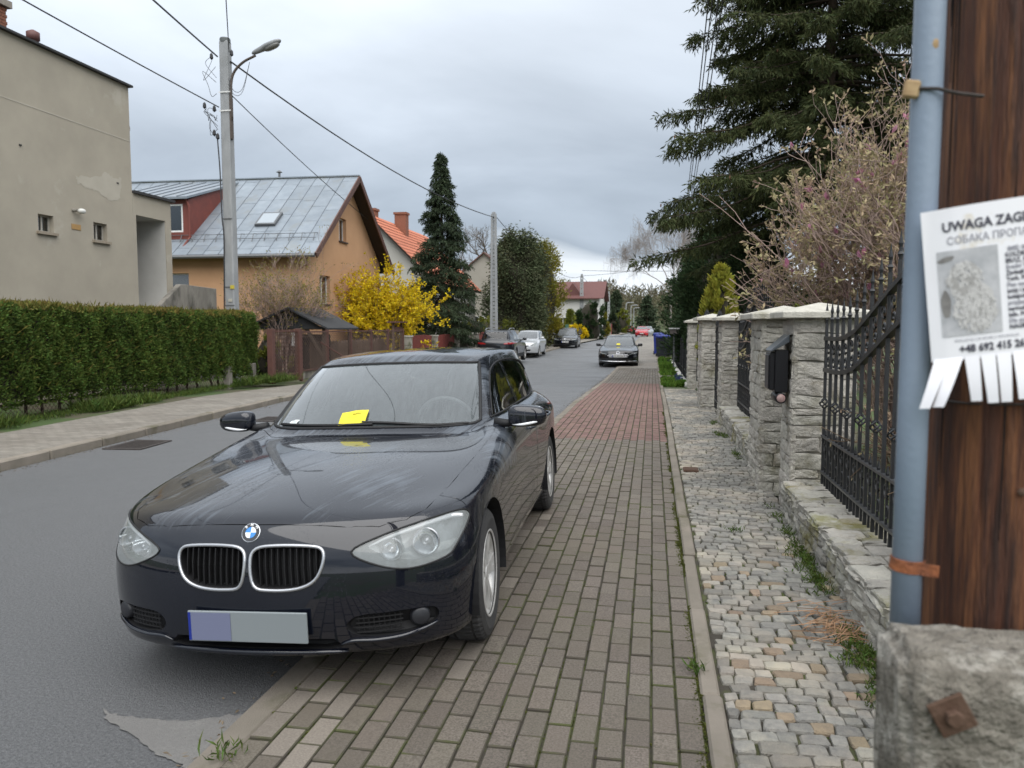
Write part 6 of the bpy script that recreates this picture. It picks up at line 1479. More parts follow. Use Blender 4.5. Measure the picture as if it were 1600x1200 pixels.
    for c in range(nc):
        x1 = og - c*cw; x0 = x1-cw; s = -R.uniform(.1, 1.0) if c else -.4
        while s < SL:
            e = s + R.uniform(1.15, 1.35); a, b = max(0, s), min(SL, e)
            if b-a > .08:
                lift = .108 + .006*((c) % 2); f = lambda x, u: Vector((x, ey+u*math.cos(sl)-lift*math.sin(sl), ezz+u*math.sin(sl)+lift*math.cos(sl)))
                mb = MB(); P = [f(x0+.008, a+.008), f(x1-.008, a+.008), f(x1-.008, b-.008), f(x0+.008, b-.008)]; n_ = Vector((0, -math.sin(sl), math.cos(sl)))*.012
                mb.add(P + [p+n_ for p in P], [(3, 2, 1, 0), (4, 5, 6, 7), (0, 1, 5, 4), (1, 2, 6, 5), (2, 3, 7, 6), (3, 0, 4, 7)]); B(TF(mb), 'roof_sheet', m_metal, roof)
            s = e
        mb = MB(); mb.bar(f(x0, 0), f(x0, SL), .022, .05); B(TF(mb), 'seam', mat('roof_seam', (.13, .15, .17), rough=.5, metal=.3), roof)
    rg = MB(); rg.bar((og+.02, ry_, rz_+.16), (-L-.4, ry_, rz_+.16), .22, .05); B(TF(rg), 'ridge_cap', m_metal, roof)
    for (ya, za) in ((ey, ezz), (Wd+ov, ez-ov*math.tan(math.atan2(rz_-ez, Wd-ry_)))):
        b = MB(); b.bar((og+.03, ya, za+.02), (og+.03, ry_, rz_+.04), .05, .24); B(TF(b), 'barge_board', m_barge, roof)
    g = MB(); g.tube([(og, ey-.06, ezz+.02), (-L, ey-.06, ezz+.02)], .075, 8); B(TF(g), 'gutter', m_gut, roof)
    # snow guard
    for u in (.95, 1.12): sg = MB(); sg.tube([f(.3, u)+Vector((0, -.02, .10+(u-.95)*.5)), f(-12, u)+Vector((0, -.02, .10+(u-.95)*.5))], .012, 5); B(TF(sg), 'snow_rail', m_gut, roof)
    for i in range(24):
        x = .2 - i*.5; sg = MB(); sg.bar(f(x, .9), f(x, 1.12)+Vector((0, 0, .2)), .02, .02); sg.bar(f(x, 1.5), f(x, 1.12)+Vector((0, 0, .2)), .02, .02); B(TF(sg), 'snow_bracket', m_gut, roof)
    # roof window
    sk = MB(); P = [f(-2.6, 2.05), f(-1.75, 2.05), f(-1.75, 3.0), f(-2.6, 3.0)]; n_ = Vector((0, -math.sin(sl), math.cos(sl)))
    sk.add([p+n_*.012 for p in P] + [p+n_*.12 for p in P], [(3, 2, 1, 0), (4, 5, 6, 7), (0, 1, 5, 4), (1, 2, 6, 5), (2, 3, 7, 6), (3, 0, 4, 7)]); so_ = B(TF(sk), 'roof_window', mat('skylight_frame', (.10, .105, .11), rough=.4), roof)
    c = sum(P, Vector())/4; g = MB(); g.quad(*[c+(p-c)*.82+n_*.125 for p in P]); B(TF(g), 'skylight_pane', mat('skylight_glass', (.30, .34, .37), rough=.05, coat=1), so_)
    v = MB(); v.lathe([(.05, 0), (.05, .28), (.14, .29), (.02, .38)], 10, Matrix.Translation((-1.1-6.0*.0, ry_, rz_+.12))); v.v = [Vector(p)+Vector((-2.0, 0, 0)) for p in v.v]; B(TF(v), 'vent_pipe', m_gut, roof)
    # dormer
    d = MB(); xa, xb = -8.6, -5.0; fy_ = .30; zf = ez + (rz_-ez)*fy_/ry_ + .12
    zt = 6.55; yb_ = 4.25; zb_ = 7.86
    hw = (2.2, 3.35, 5.28-0, 6.38)
    holed(d, (xa, fy_, 0), (1, 0, 0), xb-xa, zf, zt, [hw], (0, -1, 0), depth=.1); d.quad((xb, fy_, zf), (xb, yb_, ez+(rz_-ez)*yb_/ry_+.1), (xb, yb_, zb_), (xb, fy_, zt)); d.quad((xa, fy_, zf), (xa, yb_, zb_), (xa, fy_, zt)); B(TF(d), 'dormer', m_redb, roof)
    window(t, M4 @ Vector((xa, fy_, 0)), R3 @ Vector((1, 0, 0)), R3 @ Vector((0, -1, 0)), *hw, depth=.06, bars=0, sill=False, curtain=False, fw=.07)
    dr = MB(); dr.add([(xa-.1, fy_-.3, zt-.02), (xb+.12, fy_-.3, zt-.02), (xb+.12, yb_+.2, zb_+.04), (xa-.1, yb_+.2, zb_+.04), (xa-.1, fy_-.3, zt+.07), (xb+.12, fy_-.3, zt+.07), (xb+.12, yb_+.2, zb_+.13), (xa-.1, yb_+.2, zb_+.13)], [(0, 1, 2, 3), (7, 6, 5, 4), (0, 4, 5, 1), (1, 5, 6, 2), (2, 6, 7, 3), (3, 7, 4, 0)]); B(TF(dr), 'dormer_roof', m_metal, roof)
    for i in range(6):
        x = xa + (xb-xa)*(i+.5)/6; s_ = MB(); s_.bar((x, fy_-.3, zt+.085), (x, yb_+.2, zb_+.145), .03, .03); B(TF(s_), 'seam', MATS['roof_seam'], roof)
    pp = MB(); pp.tube([(xb-.05, fy_-.1, zt), (xb+.05, fy_-.05, zt-.3), (xb+.05, fy_-.05, zf+.1), (xb-.1, -.3, ezz+.2)], .04, 8); B(TF(pp), 'downpipe', m_redb, roof)
    ap = MB(); ap.quad((xa, -.5, ezz+.155), (xb+.5, -.5, ezz+.155), (xb+.4, .32, zf+.03), (xa, .32, zf+.03)); B(TF(ap), 'dormer_apron', m_redb, roof)
orange_house()
m_tile = mat('clay_tile', (.46, .155, .085), (.38, .125, .07), scale=3, rough=.75, rnd=.08)
def tile_roof(parent, o, ux, uy, L, S, name='tile_roof', pitch=.30, m=None):
    'wavy clay tile surface: o corner at the eave, ux along it, uy up the slope'
    o, ux, uy = np.array(o, float), np.array(ux, float), np.array(uy, float); n = np.cross(ux, uy); n = n*np.sign(n[2])
    nx, ny = int(L/pitch*6), int(S/.36); u = np.linspace(0, L, nx); V = []; F = []
    for j in range(ny):
        a, b = S*j/ny, S*(j+1)/ny; base = len(V)*1
        for (s, h) in ((a, .05), (b+.02, .012)):
            for q in u: V.append(o + ux*q + uy*s + n*(h + .035*abs(math.sin(PI*q/pitch))))
        k0 = 2*nx*j; F += [(k0+i, k0+i+1, k0+nx+i+1, k0+nx+i) for i in range(nx-1)]
    return link(name, npmesh(name, np.array(V), np.array(F), m or m_tile), parent)
def simple_house(label, x0, x1, y0, y1, ez, rz_, axis, wallm, roofm, name='house', cat='house', z0=-.1, ov=.4, tiles=False, wins=()):
    t = empty(name, ((x0+x1)/2, (y0+y1)/2, z0), label=label, cat=cat); w = MB()
    w.quad((x0, y0, z0), (x1, y0, z0), (x1, y0, ez), (x0, y0, ez)); w.quad((x1, y0, z0), (x1, y1, z0), (x1, y1, ez), (x1, y0, ez)); w.quad((x0, y0, z0), (x0, y1, z0), (x0, y1, ez), (x0, y0, ez)); w.quad((x0, y1, z0), (x1, y1, z0), (x1, y1, ez), (x0, y1, ez))
    r = MB(); mx, my = (x0+x1)/2, (y0+y1)/2; th = .12
    if axis == 'y':
        w.quad((x0, y0, ez), (x1, y0, ez), (mx, y0, rz_)); w.quad((x0, y1, ez), (x1, y1, ez), (mx, y1, rz_)); sl = (rz_-ez)/(mx-x0)
        for e, s in ((x0, -1), (x1, 1)):
            ex, eze = e+s*ov, ez-ov*sl; r.add([(ex, y0-ov, eze), (ex, y1+ov, eze), (mx, y1+ov, rz_), (mx, y0-ov, rz_), (ex, y0-ov, eze+th), (ex, y1+ov, eze+th), (mx, y1+ov, rz_+th), (mx, y0-ov, rz_+th)], [(0, 1, 2, 3), (7, 6, 5, 4), (0, 4, 5, 1), (1, 5, 6, 2), (2, 6, 7, 3), (3, 7, 4, 0)])
    else:
        w.quad((x0, y0, ez), (x0, y1, ez), (x0, my, rz_)); w.quad((x1, y0, ez), (x1, y1, ez), (x1, my, rz_)); sl = (rz_-ez)/(my-y0)
        for e, s in ((y0, -1), (y1, 1)):
            ey, eze = e+s*ov, ez-ov*sl; r.add([(x0-ov, ey, eze), (x1+ov, ey, eze), (x1+ov, my, rz_), (x0-ov, my, rz_), (x0-ov, ey, eze+th), (x1+ov, ey, eze+th), (x1+ov, my, rz_+th), (x0-ov, my, rz_+th)], [(0, 1, 2, 3), (7, 6, 5, 4), (0, 4, 5, 1), (1, 5, 6, 2), (2, 6, 7, 3), (3, 7, 4, 0)])
    w.build('wall', wallm, t); ro = r.build('roof', m_soff if tiles else roofm, t)
    if tiles:
        for e, s in ((x1, 1), (x0, -1)) if axis == 'y' else ((y0, -1), (y1, 1)):
            if axis == 'y': S = math.hypot(mx-x0+ov, (mx-x0+ov)*sl); tile_roof(ro, (e+s*ov, y0-ov, ez-ov*sl+th), (0, 1, 0), unit(np.array([[-s, 0, sl]]))[0], y1-y0+2*ov, S, m=roofm)
            else: S = math.hypot(my-y0+ov, (my-y0+ov)*sl); tile_roof(ro, (x0-ov, e+s*ov, ez-ov*sl+th), (1, 0, 0), unit(np.array([[0, -s, sl]]))[0], x1-x0+2*ov, S, m=roofm)
    for (face, u0, u1, za, zb) in wins:
        if face == 'front': window(t, (0, y0-.16, 0), (1, 0, 0), (0, -1, 0), u0, u1, za, zb, depth=.14, bars=1, curtain=False)
        else: window(t, (x1+.16, 0, 0), (0, 1, 0), (1, 0, 0), u0, u1, za, zb, depth=.14, bars=1, curtain=False)
    return t, ro
m_tilew = mat('house_cream', (.50, .49, .45), (.44, .43, .39), scale=.8, rough=.9)
ht, hr = simple_house('white walled house with orange tile roof and two brick chimneys behind the orange house', -20.6, -12.9, 44.2, 55.5, 4.35, 8.1, 'y', m_tilew, m_tile, tiles=True, wins=(('side', 47, 48.3, 2.2, 3.6), ('side', 51, 52.3, 2.2, 3.6)))
for (x, y, z) in ((-16.2, 48.6, 8.8), (-17.1, 45.4, 8.6)):
    MB().box(x-.38, x+.38, y-.3, y+.3, 6.8, z).build('chimney', m_brick, hr); MB().box(x-.44, x+.44, y-.36, y+.36, z, z+.14).build('chimney_cap', m_brick, hr)
m_bg = mat('house_beige_grey', (.36, .335, .29), (.31, .285, .24), scale=1, rough=.92)
simple_house('tall beige house with a narrow pointed gable beside the concrete lattice pole', -15.6, -11.7, 62, 74, 5.9, 7.5, 'y', m_bg, m_barge, ov=.25, wins=(('front', -14.6, -13.6, 1.2, 2.4),))
t8, r8 = simple_house('white house with dark red roof far down the left side', -12.2, -6.3, 92, 102, 5.0, 7.0, 'x', mat('house_white', (.60, .59, .56), (.54, .53, .5), scale=.6, rough=.9), mat('roof_dark_red', (.13, .052, .045), (.10, .042, .038), scale=4, rough=.8), ov=.6, wins=(('front', -11.2, -10.0, 1.2, 2.6), ('front', -8.6, -7.4, 1.2, 2.6)))
d = MB(); d.add([(-10.6, 92.3, 5.2), (-8.4, 92.3, 5.2), (-9.5, 92.3, 6.7), (-9.5, 97, 6.9)], [(0, 1, 2), (0, 2, 3), (1, 3, 2)]); d.build('roof_gable', MATS['roof_dark_red'], r8)
simple_house('small reddish shed house between the golden cypress and the white house', -13.8, -12.6, 90, 96, 3.6, 4.8, 'y', mat('brick_house', (.26, .10, .07), (.2, .08, .06), scale=2, rough=.9), m_barge)
# white house behind the magnolia on the right
simple_house('white house glimpsed through the magnolia behind the fence', 9.2, 17, 15.5, 26, 3.7, 6.2, 'y', mat('house_white_right', (.66, .66, .64), (.60, .6, .58), scale=.5, rough=.9), mat('roof_brown_right', (.10, .07, .055), (.08, .055, .045), scale=3, rough=.8), z0=-.05, wins=(('front', 10.2, 11.5, 1.1, 2.4), ('front', 13, 14.3, 1.1, 2.4)))
# ================================================================== POLES AND WIRES
m_pconc = mat('pole_concrete', (.33, .34, .345), (.25, .26, .265), scale=5, rough=.85, bump=.5, bscale=60, stretch=(1, 1, .35))
m_wire = mat('wire_black', (.02, .02, .022), rough=.6); m_lampg = mat('lamp_grey', (.27, .28, .285), (.2, .21, .215), scale=8, rough=.5); m_brown = mat('brown_steel', (.10, .075, .06), (.07, .055, .045), scale=10, rough=.6)
def wire(a, b, sag, r=.012, name='overhead_wire', n=14, label=None, group='overhead wires along the street'):
    a, b = Vector(a), Vector(b); pts = [a.lerp(b, i/n) - Vector((0, 0, sag*4*(i/n)*(1-i/n))) for i in range(n+1)]
    t = MB(); t.tube(pts, r, 5); return props(t.build(name, m_wire), label, 'wire', group)
def main_pole():
    x, y = -11.68, 20.0; zt = 9.85; t = empty('concrete_pole', (x, y, 0), label='tall square concrete utility pole with street lamp behind the hedge', cat='utility pole', group='utility poles')
    mb = MB(); w0, w1 = .155, .125; mb.add([(x-w0, y-w0, -.1), (x+w0, y-w0, -.1), (x+w0, y+w0, -.1), (x-w0, y+w0, -.1), (x-w1, y-w1, zt), (x+w1, y-w1, zt), (x+w1, y+w1, zt), (x-w1, y+w1, zt)], [(0, 3, 2, 1), (4, 5, 6, 7), (0, 1, 5, 4), (1, 2, 6, 5), (2, 3, 7, 6), (3, 0, 4, 7)]); mb.build('shaft', m_pconc, t, bevel=.03)
    MB().lathe([(.0, .02), (.13, .02), (.145, -.01), (.145, -.10)], 20, Matrix.Translation((x, y, zt+.06))).build('cap', mat('cap_dark', (.10, .11, .11), rough=.7), t)
    # lamp arm and head towards the road
    arm = catrom([(x+.165, y-.05, 7.7), (x+.165, y-.05, 8.5), (x+.25, y-.05, 8.95), (x+.55, y-.08, 9.22), (x+.95, y-.1, 9.38)], 5); MB().tube(arm, .035, 8).build('lamp_arm', m_brown, t, smooth=True)
    for z in (7.95, 8.45): MB().box(x-.145, x+.20, y-.155, y-.145, z-.015, z+.015).build('strap', m_pvc, t)
    dv = Vector((1, -.06, .42)).normalized(); R_ = Matrix.Rotation(-math.atan2(.36, 1), 3, 'Y')
    vs, fs = superell((x+1.28, y-.12, 9.58), .46, .13, .075, .8, 10, R_); vs = [v if (v-Vector((x+1.28, y-.12, 9.58))).dot(R_ @ Vector((1, 0, 0))) > -.1 else Vector((v.x, y-.12+(v.y-(y-.12))*.62, v.z)) for v in vs]
    h = MB().add(vs, fs).build('lamp_head', m_lampg, t, smooth=True)
    vs, fs = superell((x+1.44, y-.12, 9.575), .24, .105, .075, .8, 8, R_); MB().add(vs, fs).build('lamp_glass', mat('lamp_bowl', (.17, .17, .16), rough=.25, coat=.5), h, smooth=True)
    # service cable, hardware
    c = catrom([(x-.21, y-.165, 7.2), (x-.16, y-.165, 6.3), (x-.14, y-.165, 5.1), (x-.10, y-.165, 4.5), (x-.13, y-.165, 3.2), (x-.16, y-.165, 2.2)], 5); MB().tube(c, .018, 5).build('cable', m_wire, t)
    R = random.Random(2)
    for k in range(6):
        z = R.uniform(7.4, 9.2); pts = [(x-.18, y-.2, z)] + [(x-.22-R.uniform(0, .35), y-.22, z + R.uniform(-.4, .35)) for _ in range(3)] + [(x-.17, y-.2, z-.3)]; MB().tube(catrom(pts, 4), .007, 4).build('jumper', m_wire, t)
    for k in range(2):
        z = R.uniform(8.5, 9.3); pts = [(x+.18, y-.2, z), (x+.35, y-.2, z-R.uniform(.1, .35)), (x+.6, y-.2, z-R.uniform(0, .3)), (x+.8, y-.15, 9.2)]; MB().tube(catrom(pts, 4), .007, 4).build('jumper', m_wire, t)
    for dx, z in ((-.26, 8.0), (-.55, 8.1), (-.28, 7.35), (-.18, 7.25), (.30, 9.45), (-.30, 9.4)): MB().lathe([(.01, -.09), (.05, -.05), (.04, .05), (.01, .09)], 8, Matrix.Translation((x+dx, y-.2, z))).build('clamp', m_wire, t)
    MB().box(x+.05, x+.17, y-.168, y-.158, 3.08, 3.18).build('number_tag', mat('tag_yellow', (.55, .45, .06), rough=.6), t)
    MB().box(x-.02, x+.10, y-.170, y-.16, 2.72, 2.80).build('number_tag', mat('tag_pale', (.45, .44, .38), rough=.6), t)
    for z in (3.13, 2.62, 5.02): MB().box(x-.16, x+.16, y-.160, y-.150, z-.012, z+.012).build('strap', m_gut, t)
    MB().box(x+.135, x+.18, y-.10, y+.02, 7.2, 8.3).build('steel_bar', m_brown, t)
    t.matrix_basis = Matrix.Translation((x, y, -.45)); return x, y, zt
PX, PY, PT = main_pole()
def lattice_pole(x, y, z, zt, label, detail=True, lamp=None, w=.16):
    t = empty('concrete_pole', (x, y, z), label=label, cat='utility pole', group='utility poles'); H = zt-z
    for s in (-1, 1):
        mb = MB(); a, b = w*1.3, w*.75; mb.add([(x+s*a-.07, y-.09, z-.1), (x+s*a+.07, y-.09, z-.1), (x+s*a+.07, y+.09, z-.1), (x+s*a-.07, y+.09, z-.1), (x+s*b-.06, y-.08, zt), (x+s*b+.06, y-.08, zt), (x+s*b+.06, y+.08, zt), (x+s*b-.06, y+.08, zt)], [(0, 3, 2, 1), (4, 5, 6, 7), (0, 1, 5, 4), (1, 2, 6, 5), (2, 3, 7, 6), (3, 0, 4, 7)]); mb.build('flange', m_pconc, t)
    k = 0; zz = z
    while zz < zt-.05:
        hh = .22 if detail else .6; ww = w*(1.3-.55*(zz-z)/H); MB().box(x-ww, x+ww, y-.04, y+.04, zz, zz+hh*.80).build('web', m_pconc, t); zz += hh; k += 1
    if lamp:
        dx, dz = lamp; arm = catrom([(x+.1, y, zt-.6), (x+.2, y, zt-.1), (x+dx*.6, y, zt+dz*.7), (x+dx, y, zt+dz)], 4); MB().tube(arm, .03, 6).build('lamp_arm', m_brown, t); MB().add(*superell((x+dx+.3, y, zt+dz+.08), .4, .12, .07, .8, 8, Matrix.Rotation(-.2, 3, 'Y'))).build('lamp_head', m_lampg, t, smooth=True)
    return t
def polat(px_, py_, Y): return bearing(px_, Y), Y, height(px_, py_, Y)
p2 = polat(772, 334, 45); lattice_pole(p2[0], p2[1], gz(45), p2[2], 'concrete lattice pole with small holes behind the dark SUV', w=.13)
p3 = polat(860, 398, 60); lattice_pole(p3[0]-.9, p3[1]+1.2, gz(60), p3[2]-.2, 'concrete pole with a lamp reaching out beside the golden cypress', lamp=(1.0, .1))
far = [(908, 431, 92, 'grey concrete pole in front of the white house with red roof'), (933, 446, 118, 'pole just right of the white house, before the yellow shrub'), (950, 458, 140, 'slim pole beside the blue-green spruces down the street'), (968, 470, 172, 'slim pole above the far red car')]
fp = []
for a, b, Y, l in far: q = polat(a, b, Y); fp.append(q); lattice_pole(q[0], Y, gz(Y), q[2], l, detail=False)
for a, b, Y, l in ((977, 473, 190, 'first of three thin far street lamps near the end of the street'), (984.5, 477, 215, 'middle one of three thin far street lamps'), (989, 481, 240, 'last of three thin far street lamps, closest to the woods')):
    q = polat(a, b, Y); t = empty('street_lamp', (q[0], Y, gz(Y)), label=l, cat='street lamp', group='far street lamps'); MB().tube([(q[0], Y, 0), (q[0], Y, q[2]-.3), (q[0]+.3, Y, q[2]), (q[0]+.9, Y, q[2]+.05)], .12, 6).build('pole', m_pconc, t); MB().add(*superell((q[0]+1.3, Y, q[2]+.02), .6, .25, .14, .8, 6)).build('lamp_head', m_lampg, t)
q0 = (PX, PY-.2)
wire((PX-.15, PY-.15, 8.95), (-7.6, 2.0, 8.2), .10, .022, label='thick bundled cable coming over the top left towards the near concrete pole')
wire((PX-.15, PY-.15, 7.6), (-12.2, 3.0, 8.45), .10, .016, label='thinner wire meeting the near concrete pole lower down from the left')
wire((PX+.15, PY, 8.85), (p2[0], p2[1], p2[2]-.2), .55, .024, label='thick sagging cable from the near concrete pole to the lattice pole')
wire((PX+.15, PY, 7.95), (-13.2, 36.5, 6.3), .15, .014, label='thin service wire from the near concrete pole down to the houses')
wire((PX+.2, PY-.15, 9.05), (-2.5, 4.0, 9.2), .2, .013, label='thin wire rising from the near concrete pole out of the top edge')
wire(p2, (p3[0]-.9, p3[1]+1.2, p3[2]), .35, .02, label='cable between the lattice pole and the lamp pole by the golden cypress')
wire((p3[0]-.9, p3[1]+1.2, p3[2]), fp[0], .8, .02, label='cable drooping from the lamp pole towards the pole at the white house')
wire(fp[0], fp[1], .4, .02, label='cable between the two poles beside the white house')
wire((-8, 88, height(880, 423, 88)), (6, 88, height(1050, 423, 88)), .1, .022, label='level cable crossing the street high in front of the woods')
wire(fp[0], (4, 84, 8.6), .3, .018, label='cable rising from the pole at the white house to the right side')
for i, (dx, dz) in enumerate(((0, 0), (.10, .25), (.20, .05), (.32, .3))):
    wire((.62+dx, 1.35, 8.6+dz), (1.6+dx*.8, 44, 7.1+dz*.8), .5, .013, label=('leftmost', 'second', 'third', 'rightmost')[i] + ' of four thin wires dropping behind the big spruce')
# ================================================================== LEFT FRONT GARDENS: fence, gate, shelter
m_fbrown = mat('fence_brown', (.115, .05, .038), (.085, .038, .03), scale=8, rough=.7); m_fred = mat('fence_red', (.20, .042, .032), (.16, .035, .028), scale=6, rough=.7, rnd=.12); m_fwood = mat('fence_weathered', (.13, .085, .06), (.10, .065, .045), scale=9, rough=.85, rnd=.15)
m_mesh = mat('mesh_wire', (.13, .09, .075), rough=.6, metal=.3)
def mesh_panel(mb, a, b, z0, z1, st=.11, r=.0035):
    a, b = Vector(a), Vector(b); L = (b-a).length; n = int(L/st)
    for i in range(-int((z1-z0)/st), n+1):
        for s in (1, -1):
            u0, u1 = (i*st, i*st+(z1-z0)); za, zb = (z0, z1) if s > 0 else (z1, z0)
            if u1 <= 0 or u0 >= L: continue
            f0, f1 = max(0, -u0/(u1-u0)), min(1, (L-u0)/(u1-u0)); p = a.lerp(b, (u0+(u1-u0)*f0)/L); q = a.lerp(b, (u0+(u1-u0)*f1)/L); p = Vector((p.x, p.y, za+(zb-za)*f0)); q = Vector((q.x, q.y, za+(zb-za)*f1)); mb.bar(p, q, r*2)
def fence_line():
    X = -10.0
    t = empty('wire_gate', (X, 19.6, .1), label='brown steel gate with upright bars and mesh next to the hedge end', cat='gate'); ya, yb = 19.0, 20.6
    for y in (ya, yb): MB().box(X-.08, X+.08, y-.08, y+.08, .05, 1.52).build('post', m_fbrown, t, bevel=.008)
    for z in (.25, 1.45): MB().box(X-.02, X+.02, ya+.08, yb-.08, z-.02, z+.02).build('rail', m_fbrown, t)
    for i in range(13): y = ya+.16+i*.105; MB().box(X-.007, X+.007, y-.007, y+.007, .16, 1.5).build('bar', m_fbrown, t)
    mb = MB(); mesh_panel(mb, (X+.02, ya+.1, 0), (X+.02, yb-.1, 0), .2, 1.4); props(mb.build('mesh', m_mesh, t), kind='stuff')
    t = empty('mesh_fence', (X, 24.5, .1), label='brown mesh fence with steel posts in front of the garden shelter', cat='fence')
    ys = [20.75, 22.6, 24.5, 26.4, 28.2, 30.0]
    for y in ys: MB().box(X-.04, X+.04, y-.04, y+.04, .0, 1.48).build('post', m_fbrown, t)
    for z in (.30, 1.42): MB().box(X-.02, X+.02, ys[0], ys[-1], z-.02, z+.02).build('rail', m_fbrown, t)
    mb = MB(); mesh_panel(mb, (X+.02, ys[0], 0), (X+.02, ys[-1], 0), .25, 1.42, st=.12); props(mb.build('mesh', m_mesh, t), kind='stuff')
    for y0, y1 in zip(ys, ys[1:]): MB().box(X-.06, X-.02, y0+.05, y1-.05, .05, .28).build('base_plank', m_concw, t)
    MB().tube([(X+.05, 22.0, 1.1), (X+.9, 23.6, .12)], .02, 6).build('stay', m_fbrown, t)
    # low wooden fence with cut-out boards behind
    t = empty('board_fence', (X-1.2, 26, .1), label='weathered low wooden fence with scalloped boards inside the garden', cat='fence'); me = MB()
    me.prism([(-.12, .1), (.12, .1), (.12, .95), (.07, 1.05), (.0, 1.08), (-.07, 1.05), (-.12, .95)], .03, Matrix(((0, 0, 1, 0), (1, 0, 0, 0), (0, 1, 0, 0), (0, 0, 0, 1)))); bd = me.mesh('board', m_fwood)
    for i in range(30): o = link('board', bd, t, local=True); o.location = (0, 24.0+i*.26-26, -.1)
    for z in (.35, .8): MB().box(X-1.24, X-1.2, 23.9, 31.8, z-.04, z+.04).build('rail', m_fwood, t)
    # red picket gates and grey gate posts
    bdm = MB().box(-.012, .012, -.045, .045, 0, 1.28).mesh('picket', m_fred, bevel=.006)
    for k, (y0, y1, lab) in enumerate(((31.0, 34.2, 'red picket fence panel nearest to the yellow forsythia'), (35.0, 38.3, 'red picket fence panel under the tall narrow spruce'), (43.0, 47.4, 'red picket fence panel partly hidden by the dark SUV'))):
        t = empty('picket_fence', (X, y0, gz(y0)+.1), label=lab, cat='fence', group='red picket fences'); n = int((y1-y0)/.12)
        for i in range(n): o = link('picket', bdm, t, local=True); o.location = (0, .06+i*.12, .08+.05*math.sin(PI*i/n))
        for z in (.35, 1.05): MB().box(X-.05, X-.015, y0, y1, gz(y0)+.1+z, gz(y0)+.1+z+.08).build('rail', m_fred, t)
    gp = [(30.7, 'pale concrete gate post left of the red pickets'), (34.6, 'mossy gate post between the two red picket panels'), (38.7, 'mossy gate post right of the second red picket panel'), (40.2, 'broad grey block gate pillar left of the dark SUV'), (42.4, 'grey block gate pillar nearest to the dark SUV')]
    for y, l in gp:
        t = empty('gate_post', (X, y, gz(y)), label=l, cat='post', group='gate posts on the left'); w = .14 if y < 40 else .3; z = gz(y)
        for k in range(4): MB().box(X-w, X+w, y-w, y+w, z+k*.36, z+k*.36+.35).build('block', m_concw if y > 39 else m_mortar, t, bevel=.012)
        MB().box(X-w-.03, X+w+.03, y-w-.03, y+w+.03, z+1.44, z+1.50).build('cap', m_cap, t)
    bw = MB().box(-.012, .012, -.05, .05, 0, 1.2).mesh('picket', m_fwood)
    t = empty('picket_fence', (X, 40.8, gz(41)+.1), label='brown wooden gate between the two grey block pillars', cat='gate')
    for i in range(9): o = link('picket', bw, t, local=True); o.location = (0, i*.13, .1)
    MB().box(X-.05, X-.015, 40.7, 42, gz(41)+.8, gz(41)+.88).build('rail', m_fwood, t)
    t = empty('notice_board', (X-.3, 29.2, .1), label='small brown roofed board on the fence below the forsythia', cat='board')
    for dy in (-.5, .5): MB().box(X-.34, X-.26, 30.2+dy-.04, 30.2+dy+.04, 0, 1.75).build('post', m_fwood, t)
    MB().box(X-.5, X-.1, 29.5, 30.9, 1.72, 1.78).build('roof_board', m_fbrown, t); MB().box(X-.33, X-.27, 29.7, 30.7, 1.35, 1.55).build('plank', m_fbrown, t)
fence_line()
def shelter():
    t = empty('garden_shelter', (-11.5, 24.2, 0), label='open garden shelter with black gabled roof and timber braces beside the orange house', cat='shelter')
    x0, x1, y0, y1, ze, zr = -13.0, -10.25, 23.2, 25.6, 1.50, 2.14; mx = (x0+x1)/2+.1; blk = mat('shelter_felt', (.022, .023, .025), (.035, .036, .038), scale=4, rough=.75)
    for a, b in ((x0-.1, mx), (x1+.1, mx)):
        mb = MB(); mb.add([(a, y0-.2, ze-.03), (b, y0-.2, zr), (b, y1, zr), (a, y1, ze-.03), (a, y0-.2, ze+.03), (b, y0-.2, zr+.06), (b, y1, zr+.06), (a, y1, ze+.03)], [(0, 1, 2, 3), (7, 6, 5, 4), (0, 4, 5, 1), (1, 5, 6, 2), (2, 6, 7, 3), (3, 7, 4, 0)]); mb.build('roof_slope', blk, t)
    tb = mat('timber_dark', (.045, .03, .022), (.065, .045, .03), scale=8, rough=.8)
    for x in (x0+.15, x1-.15):
        for y in (y0+.1, y1-.2): MB().box(x-.06, x+.06, y-.06, y+.06, 0, ze+.1).build('post', tb, t)
    for x, dx in ((x1-.15, -.75), (x0+.15, .75)): MB().bar((x, y0+.1, .55), (x+dx, y0+.1, 1.72), .09).build('brace', tb, t)
    MB().box(x0, x1, y0+.05, y0+.15, ze-.02, ze+.08).build('beam', tb, t)
    MB().quad((x0+.1, y0+.02, ze), (x1-.1, y0+.02, ze), (mx, y0+.02, zr-.02)).build('gable', blk, t)
    MB().box(x0+.2, x0+1.9, y1-.3, y1-.25, .1, 1.3).build('shade_panel', mat('shelter_shade', (.02, .02, .022), rough=.9), t)  # dark sheet put in for the shade under the roof
    mb = MB(); mb.box(-11.55, -11.35, y0+.1, y0+.13, .95, 1.38); props(mb.build('hanging_cloth', mat('white_cloth', (.62, .62, .62), rough=.9)), 'small white cloth hanging under the black shelter roof', 'cloth')
shelter()
